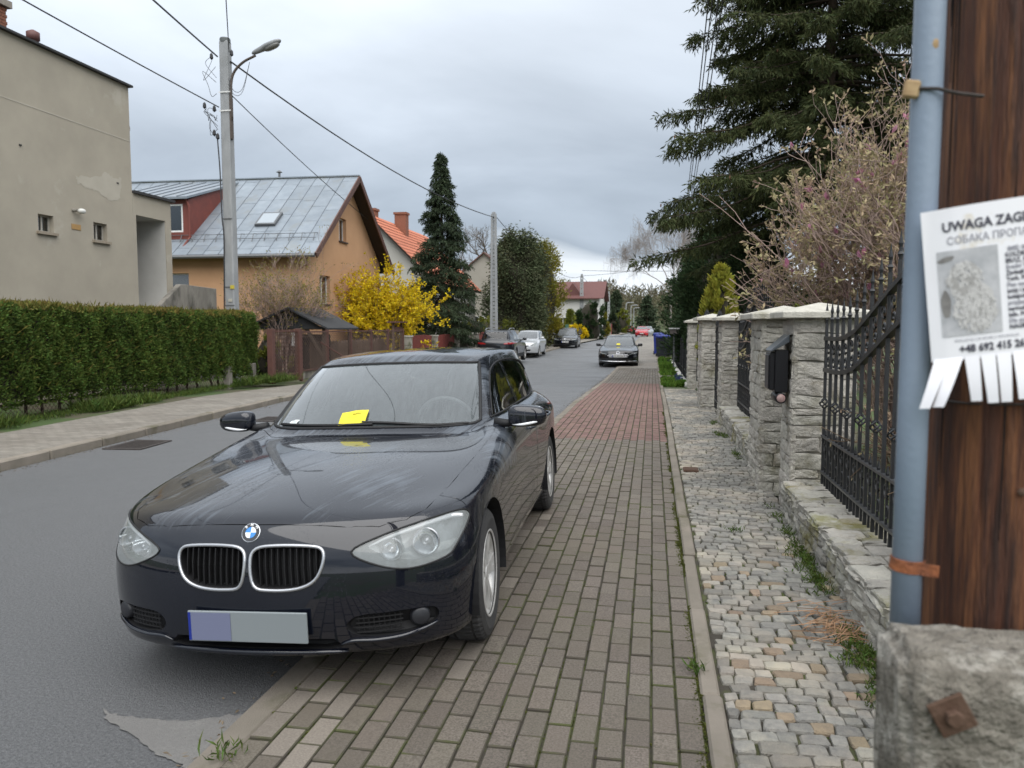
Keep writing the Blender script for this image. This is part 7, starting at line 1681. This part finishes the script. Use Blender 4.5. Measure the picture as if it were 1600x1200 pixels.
# ================================================================== PLANTS IN PLACE
L_thuja = leafmat('leaf_thuja', (.100, .150, .030), (.066, .105, .024), scale=1.6, rnd=.45, hue=.03, dead=(.15, .12, .04), td=.73)
L_top = leafmat('leaf_thuja_top', (.17, .14, .035), (.12, .125, .03), scale=2.2, rnd=.35, hue=.03)
L_spr = leafmat('leaf_spruce', (.066, .078, .028), (.042, .053, .021), scale=.7, rnd=.45, hue=.03, trans=.2)
L_spr2 = leafmat('leaf_spruce_blue', (.050, .070, .036), (.032, .048, .027), scale=.7, rnd=.4, trans=.15)
L_yew = leafmat('leaf_yew', (.044, .072, .028), (.028, .050, .022), scale=1.4, rnd=.45, trans=.15)
L_cyp = leafmat('leaf_cypress', (.066, .090, .042), (.088, .094, .052), scale=.9, rnd=.4, trans=.15)
L_gold = leafmat('leaf_gold', (.26, .22, .03), (.165, .17, .028), scale=1.1, rnd=.35, hue=.02)
L_goldg = leafmat('leaf_goldgreen', (.22, .23, .036), (.14, .165, .03), scale=1.5, rnd=.35, hue=.02)
L_thg = leafmat('leaf_golden_thuja', (.34, .32, .045), (.23, .25, .04), scale=1.5, rnd=.3, hue=.02)
L_forsy = leafmat('petal_forsythia', (.68, .50, .015), (.56, .42, .014), scale=1.2, rnd=.25, trans=.3, hue=.015)
L_bud = leafmat('leaf_bud', (.34, .31, .16), (.33, .24, .17), scale=3, rnd=.35, hue=.03); L_pink = leafmat('petal_pink', (.40, .15, .24), (.50, .28, .34), scale=9, rnd=.25, trans=.35)
L_grass = leafmat('grass_blade', (.085, .125, .026), (.06, .095, .02), scale=2, rnd=.4, hue=.03); L_cover = leafmat('ground_cover_leaf', (.12, .21, .03), (.075, .15, .022), scale=2, rnd=.35, hue=.02); L_blue = leafmat('petal_blue', (.035, .04, .16), (.05, .055, .22), scale=20, rnd=.3)
L_straw = mat('straw', (.36, .22, .13), (.26, .15, .08), scale=30, rough=.9, rnd=.2)
def hedge():
    t = empty('clipped_hedge', (-10.6, 12, .1), label='long clipped green thuja hedge along the left pavement', cat='hedge')
    A, B = np.array([-9.25, 3.0]), np.array([-10.62, 19.35]); Lh = np.linalg.norm(B-A); ux = (B-A)/Lh; nx = np.array([ux[1], -ux[0]]); z0, z1, th = .28, 1.93, 1.15
    def bump(u, z): return .05*np.sin(u*2.1+z*3) + .04*np.sin(u*5.3-z*4+1) + .035*np.sin(u*11+z*7) + .025*np.sin(u*19-z*13)
    # front face
    n = 105000; u = RG.random(n)*Lh; z = z0 + (z1-z0)*RG.random(n)**.9; dep = bump(u, z) - RG.random(n)**2*.10; low = np.clip((.62-z)/.5, 0, 1); dep -= low*.16*RG.random(n)
    keep = RG.random(n) > low*.55; u, z, dep = u[keep], z[keep], dep[keep]; n = len(u)
    rnd_top = np.clip((z-1.7)/.23, 0, 1)**2*.12; dep = dep - rnd_top
    P = np.stack([A[0]+ux[0]*u+nx[0]*dep, A[1]+ux[1]*u+nx[1]*dep, z], 1); nn = np.tile(np.array([nx[0], nx[1], 0]), (n, 1)); d = unit(nn*.75 + np.array([0, 0, .45]) + RG.normal(size=(n, 3))*.55)
    v, f = cards(P, d, .060*RG.uniform(.6, 1.4, n), .029, nrm=nn); link('front_foliage', npmesh('front_foliage', v, f, L_thuja), t)
    # top, browned by clipping
    n = 24000; u = RG.random(n)*Lh; s = RG.random(n)*th; zt = z1 + .03*np.sin(u*1.7)+.02*np.sin(u*6+s*5) - .06*np.clip(1-s/.15, 0, 1)**2
    P = np.stack([A[0]+ux[0]*u-nx[0]*s, A[1]+ux[1]*u-nx[1]*s, zt - .05*RG.random(n)], 1); d = unit(np.array([0, 0, 1.]) + RG.normal(size=(n, 3))*.5); v, f = cards(P, d, .07*RG.uniform(.6, 1.5, n), .030); link('top_foliage', npmesh('top_foliage', v, f, L_top), t)
    n = 7000; s = RG.random(n)*th; z = z0 + (z1-z0)*RG.random(n); dep = bump(s*3, z); e = np.clip((z-1.6)/.33, 0, 1)**2*.15
    P = np.stack([B[0]-nx[0]*s+ux[0]*(dep-e), B[1]-nx[1]*s+ux[1]*(dep-e), z], 1); nn = np.tile(np.array([ux[0], ux[1], 0]), (n, 1)); d = unit(nn*.75 + np.array([0, 0, .45]) + RG.normal(size=(n, 3))*.55); v, f = cards(P, d, .08, .045, nrm=nn); link('end_foliage', npmesh('end_foliage', v, f, L_thuja), t)
    n = 900; u = RG.random(n)*Lh; top = RG.random(n) < .55; z = np.where(top, 1.95, .5+1.4*RG.random(n)); P = np.stack([A[0]+ux[0]*u-nx[0]*np.where(top, RG.random(n)*th, -.05), A[1]+ux[1]*u-nx[1]*np.where(top, RG.random(n)*th, -.05), z], 1)
    d = unit(np.where(top[:, None], np.array([0, 0, 1.]), np.array([nx[0], nx[1], .7])) + RG.normal(size=(n, 3))*.4); v, f = cards(P, d, .13*RG.uniform(.5, 1.4, n), .022); link('stray_shoots', npmesh('stray_shoots', v, f, L_top), t)
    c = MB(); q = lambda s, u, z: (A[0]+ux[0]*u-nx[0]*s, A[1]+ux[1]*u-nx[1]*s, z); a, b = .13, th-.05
    c.add([q(a, 0, .42), q(a, Lh-.12, .42), q(b, Lh-.12, .42), q(b, 0, .42), q(a, 0, 1.86), q(a, Lh-.12, 1.86), q(b, Lh-.12, 1.86), q(b, 0, 1.86)], [(0, 3, 2, 1), (4, 5, 6, 7), (0, 1, 5, 4), (1, 2, 6, 5), (2, 3, 7, 6), (3, 0, 4, 7)]); c.build('shade_core', m_core, t)  # filler box against see-through, inner shade put into its colour
    for i in range(34):
        u0 = .2 + i*.49 + RG.normal()*.06
        if u0 > Lh: break
        p = q(.34+RG.normal()*.05, u0, 0); tw = TW(5); tw.add([(p[0], p[1], .02), (p[0]+RG.normal()*.03, p[1]+RG.normal()*.04, .35), (p[0]+RG.normal()*.05, p[1], .7)], .028, .018, 6); tw.build('stem', m_bark, t)
    mb = MB(); mesh_panel(mb, (A[0]-nx[0]*.16, A[1]-nx[1]*.16, 0), (B[0]-nx[0]*.16, B[1]-nx[1]*.16, 0), .08, .62, st=.10, r=.0028)
    o = props(mb.build('mesh_fence', m_mesh), 'low wire mesh fence showing dark at the foot of the clipped hedge', 'fence')
    for k, u0 in enumerate((Lh-.35, Lh-1.75)):
        p = q(-.02, u0, 0); tt = empty('fence_post', (p[0], p[1], .05), label=('grey concrete post at the right end foot of the hedge', 'dark concrete post under the hedge, left of the end post')[k], cat='post', group='concrete fence posts'); MB().box(p[0]-.08, p[0]+.08, p[1]-.08, p[1]+.08, .0, .60).build('shaft', m_concw, tt, bevel=.01)
hedge()
def grass(name, pts, n, h, m, label, spread=.06, wd=.010, cat='grass', kind='stuff', lean=.5):
    pts = np.asarray(pts, float); i = RG.integers(0, len(pts), n); P = pts[i] + RG.normal(size=(n, 3))*np.array([spread, spread, 0]); d = unit(np.array([0, 0, 1.]) + RG.normal(size=(n, 3))*np.array([lean, lean, .2]))
    v, f = cards(P, d, h*RG.uniform(.4, 1.3, n), wd, curl=.6); return props(link(name, npmesh(name, v, f, m)), label, cat, kind=kind)
def verge():
    pts = []
    for y in np.arange(5, 19.5, .1):
        xb = -9.25 - (y-3)*.0838
        for k in range(int(3+4*(.5+.5*math.sin(y*1.3)*math.sin(y*.47+1)))): pts.append((xb + RG.uniform(-.12, .32), y+RG.uniform(-.05, .05), .075))
    grass('verge_grass', pts, 9000, .11, L_grass, 'short green grass along the foot of the hedge')
    tuft = []
    for cy, cx, k in ((12.2, -9.80, 20), (12.6, -9.75, 24), (9.6, -9.55, 14), (8.9, -9.5, 10), (13.6, -9.95, 10), (18.0, -10.2, 12), (18.9, -10.1, 26), (19.3, -9.95, 26)): tuft += [(cx+RG.uniform(-.25, .25), cy+RG.uniform(-.35, .35), .08) for _ in range(k)]
    grass('tall_grass', tuft, 5200, .24, L_grass, 'taller bright grass tufts under the hedge', wd=.016)
verge()
def joint_weeds():
    pts = [(.205+RG.normal()*.008, y, PZ-.006) for y in np.arange(2.3, 14, .006) if math.sin(y*2.3)+math.sin(y*5.1+1) > -.9]
    grass('joint_moss', pts, 15000, .011, leafmat('moss', (.085, .095, .02), (.06, .072, .018), scale=6, rnd=.4, hue=.03), 'green moss filling the joint beside the edging stones', spread=.008, wd=.010, lean=1.2, cat='moss')
    pts = []
    for k in range(17):
        x = -1.475 + k*.0993
        for y in np.arange(2.3, 9, .03):
            if RG.random() < (.10 + .5*(x > -.5)*(.5+.5*math.sin(y*1.1+k))): pts.append((x + RG.normal()*.003, y, PZ-.008))
    grass('paver_moss', pts, 9000, .007, MATS['moss'], 'thin moss in the long joints between the pavers', spread=.004, wd=.007, lean=1.5, cat='moss')
    pts = []
    for _ in range(420): x = RG.uniform(.33, 1.05); y = 2.4 + 12*RG.random()**1.6; pts.append((x, y, PZ-.021))
    grass('cobble_moss', pts, 11000, .014, L_grass, 'moss and tiny grass in the gaps between the cobbles', spread=.03, wd=.009, lean=.9, cat='moss')
    pts = []
    for y0, k, w in ((3.75, 60, .10), (3.3, 30, .09), (4.75, 34, .06), (5.2, 40, .07), (5.75, 14, .05), (9.4, 12, .06), (11, 14, .07), (6.3, 10, .04), (12.5, 12, .08)): pts += [(1.03 - abs(RG.normal())*w*.7, y0+RG.normal()*.16, PZ) for _ in range(k)]
    pts += [(.93+RG.normal()*.03, 11.2+RG.normal()*.1, PZ) for _ in range(10)]
    grass('wall_weeds', pts, 2400, .05, L_grass, 'leafy weeds growing along the foot of the low stone wall', spread=.02, wd=.007, lean=.9, cat='weeds')
    # single weeds
    for i, (x, y, h, l) in enumerate(((.21, 3.42, .06, 'small green weed on the edging joint near the bottom'), (-1.50, 2.42, .06, 'grass tuft on the right kerb at the bottom edge'), (.62, 5.9, .04, 'flat grass tuft in the middle of the cobbles'))):
        grass('weed_tuft', [(x, y, PZ)], 45, h, L_grass, l, spread=.03, wd=.008, cat='weed', kind='thing', lean=.8)
    tw = MB(); R = random.Random(8)
    for i in range(70):
        x, y = .93 + R.gauss(0, .06), 4.05 + R.gauss(0, .13); a = R.uniform(0, PI); L = R.uniform(.06, .16); tw.tube([(x-L*math.cos(a), y-L*math.sin(a)*.7, PZ+R.uniform(.005, .03)), (x, y, PZ+R.uniform(.01, .05)), (x+L*math.cos(a), y+L*math.sin(a)*.7, PZ+R.uniform(.003, .03))], .0022, 3)
    props(tw.build('straw_litter', L_straw), 'heap of dry reddish straw at the foot of the low wall', 'litter', kind='stuff')
joint_weeds()
def grit():
    P = []
    for k in range(2600):
        y = RG.uniform(2, 30)
        P.append((kerbL(y)+.02+abs(RG.normal())*.10, y, .006+gz(y)) if RG.random() < .6 else (-1.64-abs(RG.normal())*.06, y, .006+gz(y)))
    P = np.array(P); n = len(P); d = RG.normal(size=(n, 3))*np.array([1, 1, .15]); v, f = cards(P, d, .022*RG.uniform(.4, 1.5, n), .010); props(link('kerb_grit', npmesh('kerb_grit', v, f, mat('grit_brown', (.09, .065, .04), (.16, .13, .09), scale=40, rough=.95, rnd=.4))), 'leaf bits and grit gathered along both kerbs', 'litter', kind='stuff')
grit()
# ---- left garden plants
def budding_bush(x, y, z, H, label, m, leafm, nst=26, spread=.5, n=3, depth=3, leafn=5, lsz=(.04, .025), name='budding_shrub', L0=.42, r=.018, ratio=.66, every=False, up=.35, cat='shrub', wig=.16):
    t = empty(name, (x, y, z), label=label, cat=cat); tw = TW(); tips = []
    for i in range(nst):
        a = RG.uniform(0, 2*PI); s = RG.uniform(.05, 1)*spread; growth(tw, (x+math.cos(a)*.12, y+math.sin(a)*.12, z), (math.cos(a)*s, math.sin(a)*s, 1), H*L0*RG.uniform(.75, 1.15), r*RG.uniform(.6, 1), depth, .48, n, up, leaves=tips, wig=wig, minr=.003, ratio=ratio)
    tw.build('branches', m, t); C = []; D = []
    for p, d, pts in tips:
        for _ in range(leafn):
            if every: k = RG.integers(0, len(pts)-1); w = RG.random(); c = pts[k]*(1-w)+pts[k+1]*w
            else: c = p - d*RG.uniform(0, .08)
            C.append(c + RG.normal(size=3)*.012); D.append(d*.4 + RG.normal(size=3)*.6)
    v, f = cards(np.array(C), np.array(D), lsz[0]*RG.uniform(.6, 1.4, len(C)), lsz[1]); props(link('leaves', npmesh('leaves', v, f, leafm), t), kind='stuff'); return t, tips
budding_bush(-12.0, 23.6, .05, 4.7, 'bare tan shrub with yellowish buds against the orange house wall', m_twigp, L_gold, nst=26, spread=.55, leafn=2, lsz=(.055, .03), depth=4, ratio=.62, r=.022)
budding_bush(bearing(592, 32.6), 32.6, .0, 5.5, 'big yellow flowering forsythia bush in front of the orange house', m_twig, L_forsy, nst=70, spread=1.05, leafn=13, lsz=(.10, .075), every=True, depth=3, n=3, L0=.40, r=.02, name='forsythia_bush', ratio=.62, up=.2)
shrub(-10.9, 20.6, .05, 1.25, .5, .5, 'small yellow-green shrub between the hedge end and the brown gate', L_goldg, n=2200, card=(.09, .045), name='garden_shrub', lump=.2)
sx = bearing(692, 38); spruce(sx, 38, gz(38), height(692, 236, 38)-gz(38), 2.9, 'tall narrow dark spruce in the left front gardens', L_spr2, z0=.4, step=.31, per=8, dens=1.6, droop=.40, card=(.15, .048), prof=lambda f: .05+.95*f**1.15, cones=mat('spruce_cone', (.13, .065, .035), rough=.9))
shrub(bearing(650, 40), 40, gz(40), 2.6, 1.1, 1.1, 'low dark evergreen at the foot of the tall narrow spruce', L_spr, n=3500, card=(.18, .07))
bare_tree(bearing(757, 76), 76, 0, 12.8, 'leafless tree rising behind the houses on the left', r=.28, depth=5, n=3, trunk=.30, ratio=.62)
bare_tree(bearing(790, 100), 100, 0, 13.0, 'second leafless tree further back, right of the lattice pole', r=.2, depth=4, n=3, trunk=.35)
shrub(bearing(748, 52), 52, gz(52), 2.1, 3.0, 1.0, 'yellowish green clipped hedge in front of the beige gabled house', L_goldg, n=4500, card=(.14, .06), shape='column', name='garden_hedge', cat='hedge')
shrub(bearing(808, 54), 54, gz(54), 8.0, 1.65, 1.65, 'big dark grey-green cypress behind the parked cars on the left', L_cyp, n=26000, card=(.22, .085), shape='column', upw=.0, lump=.2, name='cypress_tree', cat='tree')
shrub(bearing(847, 59.5), 59.5, gz(59), 7.9, 1.35, 1.3, 'golden-green cypress beside the big dark one', L_gold, n=15000, card=(.20, .08), shape='column', lump=.07, name='cypress_tree', cat='tree')
for (px_, Y, top, w, l, lf, shp) in ((891, 80, 487, 12, 'bronze-green conical shrub in front of the white house', L_goldg, 'cone'), (903, 84, 489, 9, 'small dark conical thuja in front of the white house', L_yew, 'cone'), (921, 86, 470, 23, 'broad dark green cypress right of the white house', L_yew, 'column'), (940, 100, 482, 13, 'golden shrub between two far poles on the left', L_gold, 'cone'), (865, 70, 496, 8, 'low brown-green bush near the golden cypress', L_cyp, 'egg'), (957, 130, 486, 12, 'greyish blue-green small conifer far left', L_spr2, 'cone'), (972, 150, 484, 12, 'light green young tree far down the left side', L_goldg, 'egg')):
    shrub(bearing(px_, Y), Y, gz(Y), height(px_, top, Y)-gz(Y), w/1200*Y*.85, w/1200*Y*.85, l, lf, n=3200, card=(.32, .16), shape=shp)
shrub(bearing(898, 66), 66, gz(66)+.5, 1.1, 1.0, .8, 'round bright yellow forsythia above the black car on the left', L_forsy, n=2600, card=(.16, .12), name='forsythia_bush')
for k, (px_, Y, top, l) in enumerate(((941, 150, 440, 'left one of the blue-green spruces down the street'), (961, 160, 452, 'right one of the blue-green spruces down the street'), (1010, 140, 462, 'dark spruce overhanging the far end of the right pavement'))):
    spruce(bearing(px_, Y), Y, gz(Y), height(px_, top, Y)-gz(Y), 3.2, l, L_spr2, z0=1, step=.8, per=7, dens=.45, card=(.6, .3), group='far spruces')
# ---- right gardens
spruce(5.03, 24.5, -.3, 22.5, 5.0, 'huge drooping spruce towering over the right side', L_spr, z0=5.3, step=.42, per=8, dens=2.0, droop=.36, card=(.19, .040), trunk_r=.26, prof=lambda f: f**.62*1.04, cones=mat('spruce_cone', (.13, .065, .035), rough=.9))
shrub(2.95, 33, gz(33), 5.8, 1.9, 2.3, 'large dark yew bush filling the right side behind the fence', L_yew, n=26000, card=(.17, .07), lump=.16)
shrub(2.85, 40, gz(40), 6.6, 1.75, 2.0, 'dark yew bush further along the right pavement', L_yew, n=16000, card=(.2, .085), lump=.16)
shrub(2.7, 49.5, gz(48), 6.2, 1.6, 2.0, 'blue-green bush above the wheelie bins', L_spr2, n=7000, card=(.24, .10), lump=.16)
shrub(1.60, 19.2, gz(19), 3.05, .42, .42, 'golden-green columnar thuja behind the stone pillars', L_thg, n=15000, card=(.12, .05), shape='egg', upw=1.4, name='thuja_tree')
shrub(1.44, 20.0, gz(20), 2.2, .22, .28, 'smaller green thuja left of the golden columnar one', L_thg, n=4000, card=(.12, .05), shape='egg', upw=1.4, name='thuja_tree')
shrub(1.75, 27, gz(27), 3.0, .55, .7, 'mid-green shrub left of the golden thuja', L_yew, n=6000, card=(.14, .06))
shrub(3.3, 25.5, gz(25), 4.6, 1.3, 1.3, 'dark yew directly behind the golden columnar thuja', L_yew, n=15000, card=(.15, .06), lump=.16)
shrub(3.2, 17.5, -.05, 2.0, .8, .8, 'yellow-green low shrub behind the second pillar', L_goldg, n=4000, card=(.11, .05))
bare_tree(bearing(1046, 78), 78, 0, 12.5, 'pale leafless birch with hanging twigs left of the big spruce', m=m_birch, r=.10, depth=5, n=3, trunk=.42, droop=1.3, name='birch_tree', spread=.6)
def magnolia():
    global CLIP
    x, y, z = 2.95, 9.6, .05; CLIP = lambda p: p[0] < .128*p[1] or (p[2] > 1.4 and p[0] < .13*p[1])
    t, tips = budding_bush(x, y, z, 5.25, 'large magnolia shrub with bare branches and pink buds behind the iron fence', m_twigp, L_bud, nst=40, spread=.75, leafn=6, lsz=(.062, .028), depth=4, n=3, L0=.36, r=.026, name='magnolia_bush', ratio=.66, up=.42, wig=.2)
    CLIP = None; C = []; D = []
    for k in range(0, len(tips), max(1, len(tips)//190)):
        p, d, pts = tips[k]
        if p[2] < 1.9: continue
        for _ in range(5): C.append(p + RG.normal(size=3)*.008); D.append(np.array([0, 0, .8]) + d*.6 + RG.normal(size=3)*.28)
    v, f = cards(np.array(C), np.array(D), .085*RG.uniform(.8, 1.2, len(C)), .045); props(link('flower_buds', npmesh('flower_buds', v, f, L_pink), t), kind='stuff')
magnolia()
budding_bush(4.1, 8.0, .05, 4.9, 'bare tangled shrub right of the magnolia, behind the near fence panel', m_twigp, L_bud, nst=20, spread=.8, leafn=1, lsz=(.05, .02), depth=4, n=3, L0=.36, r=.03, up=.4)
budding_bush(2.1, 5.6, .05, 1.5, 'low dry brushwood just behind the iron fence bars', m_twig, L_bud, nst=34, spread=1.1, leafn=1, depth=3, n=3, L0=.42, r=.012)
budding_bush(2.0, 4.2, .05, 1.3, 'dry brushwood nearest to the blue-grey pipe behind the fence', m_twig, L_bud, nst=28, spread=1.1, leafn=1, depth=3, n=3, L0=.42, r=.012)
# ---- green strip on the right beyond the cobbles
def green_strip():
    for y0, y1, l in ((22.2, 26.8, 'bright green ground cover patch beside the farthest stone pillar'), (29.2, 43, 'second green ground cover patch towards the blue bins')):
        n = 9000; P = np.stack([RG.uniform(.34, .95, n), RG.uniform(y0, y1, n), np.zeros(n)], 1); P[:, 2] = np.interp(P[:, 1], *GZ) + .05 + .08*np.sin(P[:, 0]*9)*np.sin(P[:, 1]*2) ; d = unit(np.array([0, 0, .8]) + RG.normal(size=(n, 3))*.7); v, f = cards(P, d, .12*RG.uniform(.5, 1.3, n), .07)
        props(link('ground_cover', npmesh('ground_cover', v, f, L_cover)), l, 'ground cover', kind='stuff')
    n = 220; P = np.stack([.86+RG.normal(size=n)*.07, 24.8+RG.normal(size=n)*.9, np.full(n, gz(25)+.08)+RG.random(n)*.12], 1); v, f = cards(P, unit(np.array([0, 0, 1.])+RG.normal(size=(n, 3))*.3), .07, .03); props(link('blue_flowers', npmesh('blue_flowers', v, f, L_blue)), 'cluster of blue grape hyacinths by the white edging stones', 'flowers')
    strip('garden_path', [27, 28, 29], lambda y: .30, lambda y: 1.1, PZ-.01, m_kerb)
    strip('garden_soil', [21.2, 30, 46], lambda y: .30, lambda y: 1.1, PZ-.02, m_earth)
    t = empty('white_edging', (1.0, 26, gz(26)), label='row of white painted stones along the right garden fence', cat='edging')
    y = 22.5
    while y < 40: MB().add(*superell((.98, y, gz(y)+.10), .09, .42, .10, .6, 6)).build('edging_stone', mat('white_paint_worn', (.62, .61, .57), (.45, .44, .4), scale=8, rough=.8), t, smooth=True); y += .92
    t = empty('garden_fence', (1.12, 30, gz(30)), label='black fence with square posts beyond the farthest stone pillar', cat='fence')
    y = 23.0
    while y < 44: MB().box(1.08, 1.18, y-.05, y+.05, gz(y), gz(y)+1.45).build('post', m_black, t); y += 2.6
    for dz in (.35, 1.3):
        for y in np.arange(23, 43, 2.6): MB().bar((1.13, y, gz(y)+dz), (1.13, y+2.6, gz(y+2.6)+dz), .03).build('rail', m_black, t)
    bar = MB().box(-.01, .01, -.01, .01, 0, 1.35).mesh('bar', m_black)
    for i in range(120): y = 23.1+i*.165; o = link('bar', bar, t, local=True); o.location = (1.13-1.12, y-30, gz(y)-gz(30)+.06)
    t = empty('letterbox', (.92, 32.5, gz(32)), label='small grey letterbox with white top on a post beyond the pillars', cat='letterbox'); z = height(1052, 516, 32.5); x = bearing(1052, 32.5)
    MB().box(x-.03, x+.03, 32.47, 32.53, gz(32), z-.15).build('post', m_gut, t); MB().box(x-.17, x+.17, 32.35, 32.6, z-.15, z+.05).build('box', mat('box_grey', (.14, .12, .11), rough=.5), t); MB().box(x-.21, x+.21, 32.3, 32.65, z+.051, z+.10).build('lid', m_pvc, t)
    def bin_(x, y, body, lid, l, w=.56, h=1.05):
        z = gz(y)+.05; t = empty('wheelie_bin', (x, y, z), label=l, cat='bin', group='wheelie bins'); mb = MB(); a, b = w/2*.82, w/2
        mb.add([(x-a, y-a, z+.05), (x+a, y-a, z+.05), (x+a, y+a, z+.05), (x-a, y+a, z+.05), (x-b, y-b, z+h*.9), (x+b, y-b, z+h*.9), (x+b, y+b, z+h*.9), (x-b, y+b, z+h*.9)], [(0, 3, 2, 1), (4, 5, 6, 7), (0, 1, 5, 4), (1, 2, 6, 5), (2, 3, 7, 6), (3, 0, 4, 7)]); mb.build('body', body, t, bevel=.02)
        vs, fs = superell((x, y, z+h*.93), b+.03, b+.04, h*.09, .4, 8); MB().add(vs, fs).build('lid', lid, t, smooth=True)
        for s in (-1, 1): MB().lathe([(.02, -.03), (.10, -.03), (.10, .03), (.02, .03)], 14, Matrix.Translation((x+s*(a+.02), y+a, z+.10)) @ Matrix.Rotation(PI/2, 4, 'Y')).build('wheel', m_tyre, t)
        MB().tube([(x-b*.8, y+b+.06, z+h*.95), (x+b*.8, y+b+.06, z+h*.95)], .018, 6).build('handle', body, t)
    db = mat('bin_dark', (.012, .014, .022), rough=.5); bl = mat('bin_blue', (.015, .03, .20), rough=.4)
    xb = bearing(1037, 45.6); bin_(xb-.14, 45.4, db, bl, 'dark wheelie bin with a blue lid at the pavement edge', .72, 1.25); bin_(xb+.42, 45.9, db, bl, 'dark blue wheelie bin against the fence, right of the blue-lidded one', .62, 1.2); bin_(xb-.32, 47.6, bl, bl, 'blue wheelie bin behind the blue-lidded dark bin', .6, 1.3)
green_strip()
# ---- far left street furniture
def far_left():
    t = empty('green_fence', (-7.6, 96, 0), label='dark green fence along the far left pavement', cat='fence'); g = mat('fence_green', (.02, .10, .065), rough=.7)
    for i in range(16): y = 74+i*2.6; MB().box(-8.3+i*.09, -8.24+i*.09, y, y+2.5, gz(y)+.1, gz(y)+1.7).build('panel', g, t)
    t = empty('red_fence', (-6.7, 128, 0), label='dark red gate panel far down the left pavement', cat='gate')
    for i in range(5): MB().box(-6.75, -6.68, 124+i*1.2, 125.1+i*1.2, .1, 1.9).build('panel', m_fred, t)
    MB().box(-6.8, -6.6, 123.6, 123.9, .05, 2.0).build('post', m_concw, t)
    t = empty('stone_fence', (-8.6, 58, 0), label='rubble stone fence with timber panels behind the silver and black cars', cat='fence')
    for i in range(9):
        y = 47+i*2.6; MB().box(-9.0, -8.7, y, y+.5, gz(y), gz(y)+1.45).build('pier', m_mortar, t); MB().box(-8.9, -8.78, y+.5, y+2.6, gz(y), gz(y)+.6).build('base_wall', m_wallst, t)
        for k in range(7): MB().box(-8.86, -8.82, y+.56+k*.29, y+.78+k*.29, gz(y)+.6, gz(y)+1.35).build('board', m_fwood, t)
    # person walking on the far left pavement
    Y = 90; x = bearing(937, Y); z = gz(Y)+.1
    t = empty('person', (x, Y, z), label='person in dark clothes with light hair walking on the far left pavement', cat='person'); 
    body = MB()
    def blob(c, a, b, d, e=.85): body.add(*superell((x+c[0], Y+c[1], z+c[2]), a, b, d, e, 8))
    me = bpy.data.meshes.new('body'); J = [(0, 0, .95), (0, .02, 1.2), (0, .03, 1.42), (0, .01, 1.55), (.10, 0, .92), (.12, -.10, .50), (.12, .02, .06), (.12, -.12, .03), (-.10, 0, .92), (-.12, .12, .50), (-.12, .26, .08), (-.12, .14, .03), (.20, .03, 1.40), (.27, .06, 1.12), (.25, -.10, .90), (-.20, .03, 1.40), (-.27, 0, 1.12), (-.25, -.14, .92), (0, -.01, 1.66)]
    E = [(0, 1), (1, 2), (2, 3), (3, 18), (0, 4), (4, 5), (5, 6), (6, 7), (0, 8), (8, 9), (9, 10), (10, 11), (2, 12), (12, 13), (13, 14), (2, 15), (15, 16), (16, 17)]; rad = [.17, .16, .18, .065, .12, .085, .055, .05, .12, .085, .055, .05, .09, .06, .045, .09, .06, .045, .10]
    me.from_pydata([(x+a, Y+b, z+c) for a, b, c in J], E, []); o = link('body', me, t); o.modifiers.new('s', 'SKIN'); 
    for v, r in zip(me.skin_vertices[0].data, rad): v.radius = (r, r*.85)
    me.skin_vertices[0].data[0].use_root = True; o.modifiers.new('d', 'SUBSURF').levels = 1; o.modifiers['d'].render_levels = 1; me.materials.append(mat('dark_clothes', (.015, .016, .02), rough=.9))
    MB().add(*superell((x, Y-.02, z+1.69), .12, .13, .15, .95, 8)).build('hair', mat('light_hair', (.50, .42, .26), rough=.8), t, smooth=True)
    MB().add(*superell((x, Y-.07, z+1.63), .085, .09, .10, .95, 8)).build('face', mat('skin', (.45, .28, .20), rough=.6), t, smooth=True)
far_left()
def woods():
    'far wooded slope that closes the street'
    mb = MB(); n = 60; vs = []
    for i in range(n+1):
        x = -320 + 640*i/n; vs += [(x, 330, -.5), (x, 360, 4), (x, 420, 9+4*math.sin(x*.02)), (x, 560, 16+6*math.sin(x*.013+1)), (x, 700, 10)]
    mb.add(vs, [(i*5+j, i*5+5+j, i*5+6+j, i*5+1+j) for i in range(n) for j in range(4)]); props(mb.build('hill', m_earth, smooth=True), kind='structure')
    C = []; D = []; tw = TW(3)
    for k in range(900):
        x = RG.uniform(-180, 200); y = RG.uniform(245, 430); zb = float(np.interp(y, [330, 360, 420, 560], [0, 4, 9, 16])); H = RG.uniform(9, 17); 
        if -7 < x < 2 and y < 320: continue
        tw.add([(x, y, zb), (x, y, zb+H*.8)], .16, .05, 3); m = 60; u = RG.random(m)**.7; P = np.stack([x+RG.normal(size=m)*1.6*(1.1-u*.6), y+RG.normal(size=m)*1.6, zb+H*(.25+.75*u)], 1); C.append(P); D.append(unit(np.array([0, 0, .7])+RG.normal(size=(m, 3))*.7))
    C = np.concatenate(C); v, f = cards(C, np.concatenate(D), 2.4*RG.uniform(.6, 1.4, len(C)), .55); o = props(link('far_woods', npmesh('far_woods', v, f, leafmat('woods_twigs', (.105, .092, .062), (.13, .125, .07), scale=.02, rnd=.3, trans=.1))), 'brown-grey leafless woods closing the far end of the street', 'woods', kind='stuff')
    tw.build('trunks', m_barkg, o)
woods()
